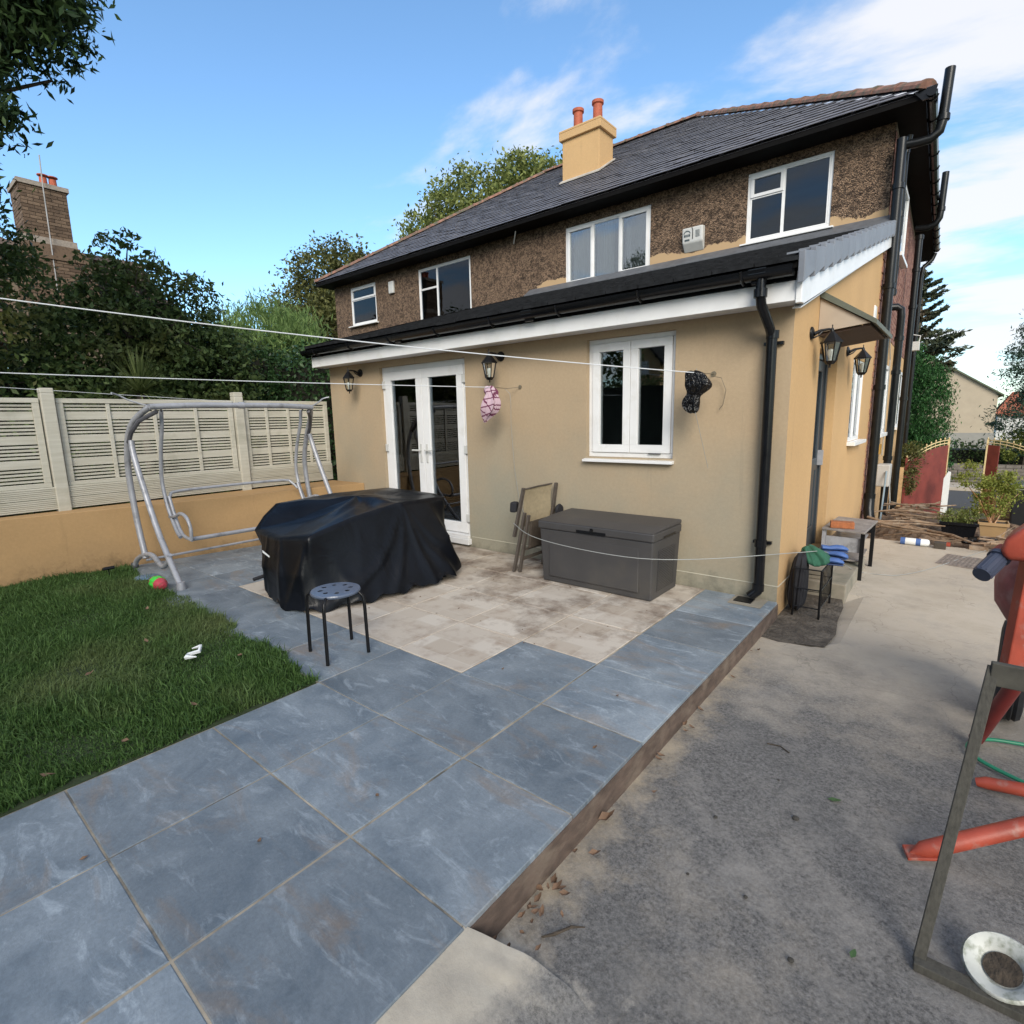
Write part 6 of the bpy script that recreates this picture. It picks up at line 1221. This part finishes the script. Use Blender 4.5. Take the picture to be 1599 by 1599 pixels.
def shrub(name, lab, base, blobs, n, size, mat, seed, stems=8, cat='shrub', stemm=barkm, group=None, sr=0.006, **kw):
    t = thing(name, lab, cat, base, group=group); rs = np.random.default_rng(seed); v, cc = leaf_cloud(rs, blobs, n, size, **kw); np_mesh('foliage', v, 4, mat, t)
    b = MB(); base = Vector(base)
    for i in range(stems):
        e = Vector(cc[rs.integers(0, len(cc))]); b.tube([base+Vector((rs.normal(0, 0.02), rs.normal(0, 0.02), 0)), base.lerp(e, 0.5)+Vector((0, 0, 0.08*(e-base).length)), e], [sr*1.6, sr, sr*0.5], 5)
    b.build('stem', stemm, t); return t
shrub('potted_shrub', 'tall yellow-green shrub with bare canes growing in the tan trough', (1.50, 4.74, 0.06), [((1.48, 4.8, 0.30), (0.22, 0.2, 0.16)), ((1.28, 4.8, 0.62), (0.22, 0.18, 0.11)), ((1.45, 4.85, 0.50), (0.16, 0.15, 0.10)), ((1.62, 4.9, 0.60), (0.14, 0.12, 0.13)), ((1.22, 4.8, 0.80), (0.09, 0.09, 0.05)), ((1.70, 4.9, 0.42), (0.08, 0.08, 0.05))], 4200, 0.034, lf_yel, 41, 10, stemm=pinewood, clump=0.06, per=22, sr=0.007)
shrub('potted_shrub', 'low green plant spilling over the black trough', (1.15, 4.7, 0.05), [((1.10, 4.7, 0.10), (0.16, 0.14, 0.09)), ((1.26, 4.72, 0.14), (0.12, 0.14, 0.10))], 1600, 0.028, lf_light, 42, 6, clump=0.05, per=20)
# gate leaves
def gate(hinge, end, zb, zh, zl, lab, n=9, k0=0):
    t = thing('driveway_gate', lab, 'gate', hinge); H, E_ = Vector(hinge), Vector(end); d = E_-H; nn = Vector((-d.y, d.x, 0)).normalized()*0.012
    zt = lambda f_: zh+(zl-zh)*math.sin(f_*math.pi/2)
    P = [Vector((*H.lerp(E_, k0/n).xy, zb))]+[Vector((*E_.xy, zb))]+[Vector((*(H.lerp(E_, k/n)).xy, zt(k/n))) for k in range(n, k0-1, -1)]
    MB().prism([p-nn for p in P], nn*2).build('panel', gatered, t)
    for off in (0.05, 0.13): MB().tube([Vector((*(H.lerp(E_, k/n)).xy, zt(k/n)+off*(1.0 if off < 0.1 else 0.95))) for k in range(n+1)], 0.013, 6).build('top_rail', creampt, t)
    for k in range(n+1):
        p = H.lerp(E_, k/n).xy; z = zt(k/n); MB().tube([(*p, z), (*p, z+0.13)], 0.006, 5).lathe([(0.0, 0.14), (0.016, 0.155), (0.018, 0.17), (0.0, 0.205)], (*p, z), 6).build('finial', creampt, t)
    for q in (H, E_): MB().box(q.x-0.022, q.x+0.022, q.y-0.022, q.y+0.022, zb-0.05, (zh if q is H else zl)+0.14).build('stile', gatered if q is H else creampt, t)
    return t
gate((0.16, 10.9, 0), (0.88, 12.3, 0), -1.12, 0.33, 0.70, 'worn red metal driveway gate leaf with cream arched top beside the house')
gate((2.75, 13.6, 0), (1.66, 14.3, 0), -1.2, 0.28, 0.62, 'second red and cream driveway gate leaf behind the yellow-green shrub', k0=7)
tag(MB().box(-0.02, 0.13, 10.75, 10.9, -1.3, 0.25).build('gate_post', rend_side, None), 'ochre gate post between the house corner and the red gate', 'post')
t = thing('traffic_cone_post', 'white painted post just past the end of the red gate', 'post', (0.93, 11.4, -1.1)); MB().box(0.87, 0.99, 11.35, 11.45, -1.15, -0.02).prism([(0.87, 11.35, -0.02), (0.99, 11.35, -0.02), (0.99, 11.35, 0.12), (0.94, 11.35, 0.14)], (0, 0.1, 0)).build('shaft', paperm, t); t.name = 'white_post'
# bins
def wbin(x, y, rz, lab):
    t = thing('wheelie_bin', lab, 'bin', (x, y, -0.45), rz, group='dark bins by the drive'); m = MB()
    m.add([(-0.22, -0.25, 0.02), (0.22, -0.25, 0.02), (0.22, 0.25, 0.02), (-0.22, 0.25, 0.02), (-0.28, -0.33, 0.78), (0.28, -0.33, 0.78), (0.28, 0.33, 0.78), (-0.28, 0.33, 0.78)], [(0, 3, 2, 1), (4, 5, 6, 7), (0, 1, 5, 4), (1, 2, 6, 5), (2, 3, 7, 6), (3, 0, 4, 7)])
    def loc(mb, nm, mt, bev=0):
        off = wloc(t); mb.v = [tuple(Vector(v)+off) for v in mb.v]; return mb.build(nm, mt, t, bevel=bev)
    loc(m, 'body', binm, 0.02); loc(MB().box(-0.30, 0.30, -0.36, 0.36, 0.785, 0.84), 'lid', binm, 0.02)
    for s in (-1, 1): loc(MB().lathe([(0, -0.03), (0.09, -0.03), (0.09, 0.03), (0, 0.03)], (s*0.22, 0.27, 0.09), 16, 'x'), 'wheel', rubber)
    return t
wbin(1.98, 7.0, 0.2, 'black wheeled bin standing left of the other behind the shrub'); wbin(2.62, 7.2, 0.1, 'black wheeled bin at the right edge of the picture')
# road, rubble wall, hedge, gable house
struct(MB().box(-60, 60, 15.2, 19.5, -1.5, -1.225).build('road', asphalt)); struct(MB().box(-60, 60, 19.5, 21.2, -1.5, -1.12).build('pavement', concm))
rw = thing('stone_wall', 'grey rubble stone boundary wall across the road', 'wall', (2, 21.6, -1.2)); MB().box(-4, 9, 21.5, 21.9, -1.5, -0.46).build('wall_core', mortar2, rw)
items = []; random.seed(3)
for r in range(6):
    x = -3.9+random.random()*0.2
    while x < 8.8:
        w_ = random.uniform(0.22, 0.5); m = MB().box(x, x+w_-0.02, 21.44+random.uniform(0, 0.03), 21.52, -1.12+r*0.112, -1.12+r*0.112+0.10); items.append(m); x += w_
pieces('stone', stonem, rw, items, 160)
gh = thing('gable_house', 'beige rendered gable-end house with grey base across the road', 'house', (-3.5, 45, -1.2))
cream = M('beige_roughcast', (0.42, 0.35, 0.26), 0.9, 0.06, 2, bs=30); greyb = M('grey_roughcast', (0.27, 0.26, 0.235), 0.9, 0.1, 2)
MB().prism([(-6.9, 45, -0.75), (2.85, 45, -0.75), (2.85, 45, 2.6), (-2.0, 45, 5.9), (-6.9, 45, 2.6)], (0, 12, 0)).build('wall', cream, gh)
MB().box(-6.95, 2.9, 44.96, 57.05, -2.2, -0.72+1.0-0.35).build('plinth', greyb, gh)
MB().prism([(-2.0, 44.8, 6.05), (3.15, 44.8, 2.48), (3.15, 44.8, 2.38), (-2.0, 44.8, 5.9)], (0, 12.4, 0)).prism([(-2.0, 44.8, 6.05), (-2.0, 44.8, 5.9), (-7.15, 44.8, 2.38), (-7.15, 44.8, 2.48)], (0, 12.4, 0)).build('roof', M('mossy_roof', (0.10, 0.11, 0.07), 0.9), gh)
rh = thing('red_roof_bungalow', 'distant white bungalow with orange-red roof behind the right tree', 'house', (7, 62, -1)); MB().box(3.6, 14, 62, 70, -2, 0.9).build('wall', M('white_render', (0.6, 0.6, 0.58), 0.8), rh); MB().prism([(3.3, 61.7, 0.9), (14.3, 61.7, 0.9), (13, 66, 3.0), (4.6, 66, 3.0)], (0, 0.05, 0.08)).prism([(3.3, 70.3, 0.9), (14.3, 70.3, 0.9), (13, 66, 3.0), (4.6, 66, 3.0)], (0, 0, 0.08)).build('roof', M('orange_tile', (0.33, 0.10, 0.05), 0.8), rh)
def hedge(name, lab, boxes, n, size, mat, seed, **kw):
    rs = np.random.default_rng(seed); t = thing(name, lab, 'hedge', (boxes[0][0], boxes[0][2], boxes[0][4]))
    out = []
    tot = sum((b[1]-b[0]+b[3]-b[2])*(b[5]-b[4]) for b in boxes); core = MB()
    for b in boxes:
        k = int(n*((b[1]-b[0]+b[3]-b[2])*(b[5]-b[4]))/tot); p = rs.random((k, 3)); face = rs.integers(0, 5, k)
        e = rs.normal(0, 0.06, k)
        p[face == 0, 0] = 1; p[face == 1, 1] = 0; p[face == 2, 2] = 1; p[face == 3, 0] = 0; p[face == 4, 1] = 0
        P_ = np.array([b[0], b[2], b[4]])+p*np.array([b[1]-b[0], b[3]-b[2], b[5]-b[4]]); bumpv = 0.16*np.sin(P_[:, 0]*2.1+P_[:, 2]*3)*np.sin(P_[:, 1]*2.7+1+P_[:, 2])
        P_ += np.stack([bumpv, -bumpv, bumpv*0.8], 1)+rs.normal(0, 0.09, (k, 3))
        u = rs.normal(size=(k, 3)); u[:, 2] -= 0.3; u /= np.linalg.norm(u, axis=1)[:, None]; w = rs.normal(size=(k, 3)); w -= u*(w*u).sum(1)[:, None]; w /= np.linalg.norm(w, axis=1)[:, None]
        s = size*(0.6+0.8*rs.random(k))[:, None]
        out.append(np.stack([P_-u*s*0.5, P_+w*s*0.28, P_+u*s*0.5, P_-w*s*0.28], 1).reshape(-1, 3))
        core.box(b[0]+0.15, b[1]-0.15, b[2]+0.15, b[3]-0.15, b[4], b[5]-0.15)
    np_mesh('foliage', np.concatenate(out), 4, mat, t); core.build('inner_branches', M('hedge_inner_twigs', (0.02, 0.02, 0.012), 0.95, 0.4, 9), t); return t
hedge('hedge', 'dark clipped hedge above the stone wall across the road', [(-4, 12, 23.5, 25, -1.2, 0.1)], 9000, 0.13, lf_dark, 51)
# right-hand trees
tree('cypress_tree', 'dense upright green cypress beside the house and red gate', (0.05, 15.6, -1.25), 3.0, [((-0.25, 15.6, 1.35), (0.6, 0.8, 2.1)), ((0.28, 15.4, 1.0), (0.52, 0.7, 2.0)), ((0.05, 15.5, -0.1), (0.8, 0.8, 1.2))], 46000, 0.085, lf_cyp, seed=61, clump=0.16, per=26, asp=0.30, droop=-1.6, shell=0.72, kindlimb=6, trunk_r=0.12)
shrub('climber', 'pale green climbing plant tumbling over the hinge end of the red gate', (0.10, 11.0, -0.6), [((0.22, 11.1, 0.45), (0.20, 0.3, 0.45)), ((0.20, 11.0, -0.05), (0.15, 0.2, 0.35))], 3600, 0.05, lf_olive, 62, 8, clump=0.10, per=26)
def tiered(name, lab, base, h, tiers, mat, seed, size, n, spread=0.8):
    rs = np.random.default_rng(seed); t = thing(name, lab, 'tree', base); b = MB(); bs = Vector(base); b.tube([bs, bs+Vector((0, 0, h))], [0.16, 0.04], 8); out = []
    for i in range(tiers):
        f_ = i/(tiers-1); z = h*(0.56+0.42*f_); L_ = spread*(1.0-0.8*f_)
        for k in range(9):
            a = rs.random()*6.283; l_ = L_*(0.45+0.75*rs.random()); up_ = 0.05+0.5*rs.random(); p = bs+Vector((0, 0, z+rs.normal(0, 0.14))); q = p+Vector((math.cos(a)*l_, math.sin(a)*l_, l_*(up_-0.15*(1-f_))))
            m_ = p.lerp(q, 0.55)-Vector((0, 0, l_*0.10)); b.tube([p, m_, q], [0.035, 0.02, 0.006], 5)
            kk = int(n/(tiers*9)); s_ = rs.random(kk)**0.7
            P_ = np.array([list((p.lerp(m_, min(1, s*1.8)) if s < 0.55 else m_.lerp(q, (s-0.55)/0.45))) for s in s_])+rs.normal(0, 0.05*l_, (kk, 3))*np.array([1, 1, 0.45])
            dirn = np.array(q-p); dirn /= np.linalg.norm(dirn); u = dirn+rs.normal(0, 0.55, (kk, 3)); u /= np.linalg.norm(u, axis=1)[:, None]; w = rs.normal(size=(kk, 3)); w -= u*(w*u).sum(1)[:, None]; w /= np.linalg.norm(w, axis=1)[:, None]
            sz = size*(0.6+0.8*rs.random(kk))[:, None]; out.append(np.stack([P_-u*sz*0.5, P_+w*sz*0.16, P_+u*sz*0.5, P_-w*sz*0.16], 1).reshape(-1, 3))
    np_mesh('crown', np.concatenate(out), 4, mat, t); b.build('trunk', barkm, t, smooth=True); return t
tiered('araucaria_tree', 'spiky brownish-green tree rising behind the cypress', (-0.35, 19.0, -1.25), 7.4, 11, lf_mk, 63, 0.17, 15000, 1.5)
tree('conifer_tree', 'large blue-green conifer at the right edge across the road', (3.6, 22.6, -1.2), 4.0, [((3.5, 22.5, 1.2), (1.6, 1.6, 1.2)), ((3.9, 22.5, 2.9), (1.75, 1.6, 1.3)), ((4.0, 22.5, 4.3), (1.6, 1.6, 1.0)), ((3.2, 22.3, 3.7), (1.0, 1.0, 0.7))], 26000, 0.13, lf_pine, seed=64, clump=0.26, per=40, asp=0.25, droop=0.5, kindlimb=18)
shrub('bush', 'yellow-green bush below the large conifer', (2.9, 22.0, -1.1), [((2.7, 22.2, 0.2), (0.5, 0.4, 0.5)), ((3.4, 22.2, 0.5), (0.8, 0.4, 0.7))], 3000, 0.09, lf_yel, 65, 6, clump=0.14, per=26)
# big tree behind the roof
tree('broadleaf_tree', 'large sunlit tree crown showing above the ridge beside the chimney', (-24.5, 24, -1.2), 11.0, [((-25.0, 24, 14.5), (3.8, 3.6, 2.9)), ((-21.0, 24, 14.9), (2.8, 2.8, 2.4)), ((-28.2, 24, 13.6), (2.8, 3, 2.6)), ((-24, 24, 12), (5, 4, 3.4)), ((-19.2, 24, 14.6), (2.2, 2, 2.2))], 42000, 0.27, lf_light, seed=71, clump=0.62, per=46, kindlimb=24, trunk_r=0.4)
tree('broadleaf_tree', 'olive tree crown at the left end of the slate roof', (-27.5, 14, -0.6), 7.0, [((-27.0, 14, 9.4), (2.3, 2.4, 2.0)), ((-30.2, 14.5, 8.4), (2.6, 2.4, 1.7)), ((-25.5, 14, 7.4), (2.6, 2.4, 2.2)), ((-28, 14, 6.6), (4, 3, 2.2)), ((-26.2, 14.2, 10.4), (1.1, 1.1, 0.9))], 30000, 0.21, lf_olive, seed=72, clump=0.5, per=40, kindlimb=20, trunk_r=0.3)
tree('willow_tree', 'light green feathery willow above the hedge left of the house', (-18.8, 5.5, -0.5), 4.0, [((-18.6, 5.5, 4.4), (1.9, 1.8, 1.5)), ((-20.0, 5.7, 3.9), (1.4, 1.4, 1.2)), ((-17.3, 5.7, 3.7), (1.4, 1.4, 1.3))], 22000, 0.26, lf_bamboo, seed=73, clump=0.34, per=34, asp=0.14, droop=-1.8, kindlimb=12)
tree('slender_tree', 'slim grey-green shrub beside the willow', (-21.3, 5.2, -0.5), 4.0, [((-21.6, 5.2, 5.0), (0.8, 0.8, 1.2)), ((-21.3, 5.2, 3.6), (1.2, 1, 1.2))], 5000, 0.17, lf_pine, seed=74, clump=0.28, per=30, asp=0.3, droop=-1.2, kindlimb=8)
# hedge and shrubs over the fence
hedge('hedge', 'dark ivy hedge behind the right end of the slatted fence', [(-12.2, -7.6, 0.6, 3.4, -0.3, 2.78), (-10.6, -9.3, -0.5, 0.8, -0.3, 2.95)], 36000, 0.075, lf_ivy, 81)
def bigshrub(lab, blobs, n, size, mat, seed, name='garden_shrub', **kw):
    c = blobs[0][0]; return tree(name, lab, (c[0], c[1], -0.3), c[2], blobs, n, size, mat, seed=seed, cat='shrub', trunk_r=0.07, **kw)
bigshrub('dark mass of shrub at the far left behind the fence below the brick chimney', [((-9.2, -3.5, 2.6), (1.2, 1.3, 1.7)), ((-9.0, -4.6, 2.6), (1.2, 1.2, 1.6)), ((-8.8, -3.0, 1.4), (1.0, 1.3, 1.2))], 34000, 0.085, lf_dark, 82, clump=0.2, per=34, shell=0.7)
bigshrub('dark broad shrub in the middle above the slatted fence', [((-9.4, -1.9, 2.35), (1.1, 1.2, 1.35)), ((-9.5, -0.8, 2.1), (1.1, 1.1, 1.25)), ((-9.0, -1.6, 1.2), (1.0, 1.6, 1.1))], 34000, 0.085, lf_dark, 83, clump=0.2, per=34, shell=0.7)
bigshrub('tall shrub with sprays of leaves standing against the sky above the fence', [((-9.5, -1.55, 3.9), (0.55, 0.5, 0.8)), ((-9.5, -1.15, 3.6), (0.6, 0.55, 0.7)), ((-9.5, -0.55, 3.7), (0.45, 0.35, 0.55)), ((-9.4, -1.9, 3.6), (0.5, 0.4, 0.6)), ((-9.5, -1.0, 2.9), (1.0, 1.1, 0.8))], 6200, 0.10, lf_dark, 84, clump=0.13, per=15, shell=0.35, asp=0.42, kindlimb=46)
bigshrub('olive-green shrub at the left edge above the fence', [((-8.2, -4.1, 2.3), (0.55, 0.6, 0.75)), ((-8.1, -4.5, 1.8), (0.5, 0.5, 0.5))], 8000, 0.075, lf_olive, 85, clump=0.13, per=26, shell=0.6)
bigshrub('dark shrub between the tall sprays and the ivy hedge', [((-10.3, 0.0, 2.3), (1.0, 0.9, 1.1)), ((-10.6, 0.7, 2.4), (1.0, 0.8, 0.95)), ((-9.9, -0.4, 1.7), (0.9, 0.9, 1.0))], 24000, 0.08, lf_dark, 86, clump=0.2, per=34, shell=0.7)
# backing hedge deep behind so that no sky shows low down
hedge('hedge', 'dark boundary hedge hidden deep behind the garden shrubs', [(-13.2, -12.0, -9, 1.5, -0.3, 2.6)], 12000, 0.12, lf_dark, 87)
# cordyline
t = thing('cordyline', 'spiky green cordyline with fountain of strap leaves just behind the fence', 'plant', (-7.55, -2.14, -0.3))
MB().tube([(-7.55, -2.14, -0.3), (-7.55, -2.14, 2.0)], 0.05, 8).build('stem', barkm, t, smooth=True)
rs = np.random.default_rng(88); q = []
for k in range(190):
    a = rs.random()*6.283; el = rs.uniform(-0.1, 1.45); l_ = rs.uniform(0.55, 0.80); d = np.array([math.cos(a)*math.cos(el), math.sin(a)*math.cos(el), math.sin(el)]); s = np.array([-math.sin(a), math.cos(a), 0])*0.013; p = np.array([-7.55, -2.14, 2.0]); prev = p; pw = s
    for i in range(1, 5):
        f_ = i/4; nx_ = np.array([-7.55, -2.14, 2.0])+d*l_*f_-np.array([0, 0, 0.22*l_*f_**2.4*(1.4-el*0.6)]); nw = s*(1-f_*0.92)
        q += [prev-pw, prev+pw, nx_+nw, nx_-nw]; prev, pw = nx_, nw
np_mesh('leaf_fountain', np.array(q), 4, lf_palm, t)
# overhanging tree at the top left
tree('ash_tree', 'dark ash tree whose branches overhang the top left corner', (-9.2, -6.9, -0.3), 6.5, [((-6.5, -3.08, 5.95), (0.8, 0.70, 0.82)), ((-6.4, -3.6, 5.6), (0.6, 0.6, 0.6)), ((-6.9, -4.2, 6.4), (1.2, 1.1, 1.1)), ((-6.5, -3.66, 4.85), (0.6, 0.52, 0.68)), ((-6.5, -3.85, 4.1), (0.5, 0.44, 0.55)), ((-6.5, -3.95, 3.75), (0.4, 0.35, 0.4)), ((-8.2, -5.6, 6.2), (2.0, 1.6, 1.6)), ((-6.9, -4.5, 5.0), (1.0, 0.8, 1.2))], 80000, 0.105, lf_over, seed=91, clump=0.17, per=34, asp=0.30, droop=0.9, shell=0.35, kindlimb=40, trunk_r=0.22)
# neighbour's chimney and roof on the left
nh = thing('neighbour_house', 'old brick house with tall chimney stack rising behind the left hedge', 'house', (-17, -1, 0))
nb = MB(); cX, cY0, cY1 = -16.0, -1.42, -0.56
nb.box(cX-0.9, cX, cY0, cY1, 5.95, 7.1); nb.build('chimney_core', mortar2, nh)
def brickface(face, u0, u1, z0, z1, parent, seed, bw=0.225, bh=0.075):
    m = MB(); rs = np.random.default_rng(seed); r = 0; z = z0
    while z < z1-0.03:
        u = u0-(bw/2 if r % 2 else 0)
        while u < u1:
            a, c = max(u, u0), min(u+bw-0.012, u1)
            if c-a > 0.03:
                d = rs.random()*0.008
                if face == 'x': m.box(cX-0.01, cX+0.012+d, a, c, z, min(z+bh-0.011, z1))
                else: m.box(a, c, face-0.012-d, face+0.01, z, min(z+bh-0.011, z1))
            u += bw
        z += bh; r += 1
    return m
brickface('x', cY0, cY1, 6.0, 7.1, nh, 1).build('brick', brickm2, nh, kind='stuff'); brickface(cY0, cX-0.9, cX, 6.0, 7.1, nh, 2).build('brick', brickm2, nh, kind='stuff')
MB().box(cX-0.95, cX+0.05, cY0-0.05, cY1+0.05, 7.1, 7.2).build('chimney_cap', mortarm, nh)
MB().prism([(cX-0.95, cY0-0.06, 5.85), (cX+0.06, cY0-0.06, 5.85), (cX+0.06, cY1+0.06, 5.85), (cX-0.95, cY1+0.06, 5.85)], (0, 0, 0.14)).build('chimney_shoulder', mortarm, nh)
for k in range(4): 
    e = 0.10+0.07*k; MB().box(cX-1.0, cX+0.02+e*0.6, cY0-e, cY1+e, 5.76-0.09*k, 5.845-0.09*k).build('brick_course', brickm2, nh)
cX += 0.16; MB().box(cX-1.3, cX-0.005, cY0-0.34, cY1+0.34, 0, 5.48).build('chimney_breast', mortar2, nh); brickface('x', cY0-0.34, cY1+0.34, 4.3, 5.48, nh, 3).build('brick', brickm2, nh, kind='stuff')
for y in (-0.90, -0.72): MB().lathe([(0.085, 7.2), (0.075, 7.42), (0, 7.42)], (cX-0.45, y, 0), 12).lathe([(0.11, 7.46), (0.11, 7.48), (0, 7.5)], (cX-0.45, y, 0), 12).build('chimney_pot', terra, nh)
MB().tube([(cX+0.02, -1.05, 4.6), (cX+0.0, -1.02, 7.1), (cX+0.0, -1.0, 7.75)], 0.014, 5).build('aerial', M('aerial_grey', (0.3, 0.3, 0.3), 0.5), nh)
rfm = M('brown_clay_tile_roof', (0.12, 0.085, 0.065), 0.85, 0.3, 8, bs=30)
b = MB()
for k in range(14):
    z = 6.0-k*0.17; y = -0.9
    b.prism([(cX-1.2, -4.2, z), (cX-1.2, 1.05+k*0.12, z), (cX-0.9+0.0, 1.1+k*0.12, z-0.19), (cX-0.9, -4.2, z-0.19)], (0.10+k*0.0, 0, 0.03))
b.build('roof', rfm, nh)
MB().prism([(cX-1.4, -4.5, 3.6), (cX-1.4, -0.9-1.2, 6.3), (cX-1.4, 0.6, 5.3), (cX-1.4, 3.0, 3.6)], (-6, 0, 0)).build('gable_roof', rfm, nh)
# ------------------------------------------------------------ behind the photographer: what the panes mirror
hedge('hedge', 'tall dark garden hedge behind the photographer', [(-22, 9, -17, -15.5, -0.3, 2.9)], 16000, 0.16, lf_dark, 95)
oh = thing('opposite_house', 'ochre house with dark gable roof behind the photographer, mirrored in the kitchen window', 'house', (-11, -24, 0))
MB().prism([(-11.9, -24, -0.3), (-13.9, -24, -0.3), (-13.9, -24, 4.6), (-12.9, -24, 5.7), (-11.9, -24, 4.6)], (0, -9, 0)).build('wall', rend_side, oh)
MB().prism([(-11.65, -23.7, 4.35), (-12.9, -23.7, 5.72), (-12.9, -23.7, 5.85), (-11.6, -23.7, 4.45)], (0, -9.6, 0)).prism([(-14.15, -23.7, 4.35), (-14.2, -23.7, 4.45), (-12.9, -23.7, 5.85), (-12.9, -23.7, 5.72)], (0, -9.6, 0)).build('roof', rooftile, oh)
MB().box(-13.2, -12.6, -23.98, -23.95, 3.8, 4.6).build('window', white, oh)
tree('broadleaf_tree', 'dark broad tree behind the photographer', (-18, -16, -0.3), 6.0, [((-18, -16, 6.0), (3.5, 3, 3)), ((-11.0, -16.2, 3.9), (1.5, 1.0, 1.3)), ((-21, -14, 5.0), (3.5, 3, 3)), ((-24, -11, 5.5), (3.5, 3, 3))], 16000, 0.26, lf_dark, seed=96, clump=0.6, per=36)
tree('broadleaf_tree', 'second dark tree right behind the photographer', (6, -16, -0.3), 6.0, [((6, -16, 6.5), (3.2, 3, 3.2)), ((2.6, -17, 5.4), (2.5, 2.5, 2.5)), ((-2, -18, 5.0), (2.4, 2.5, 2.2))], 16000, 0.26, lf_dark, seed=97, clump=0.6, per=36)
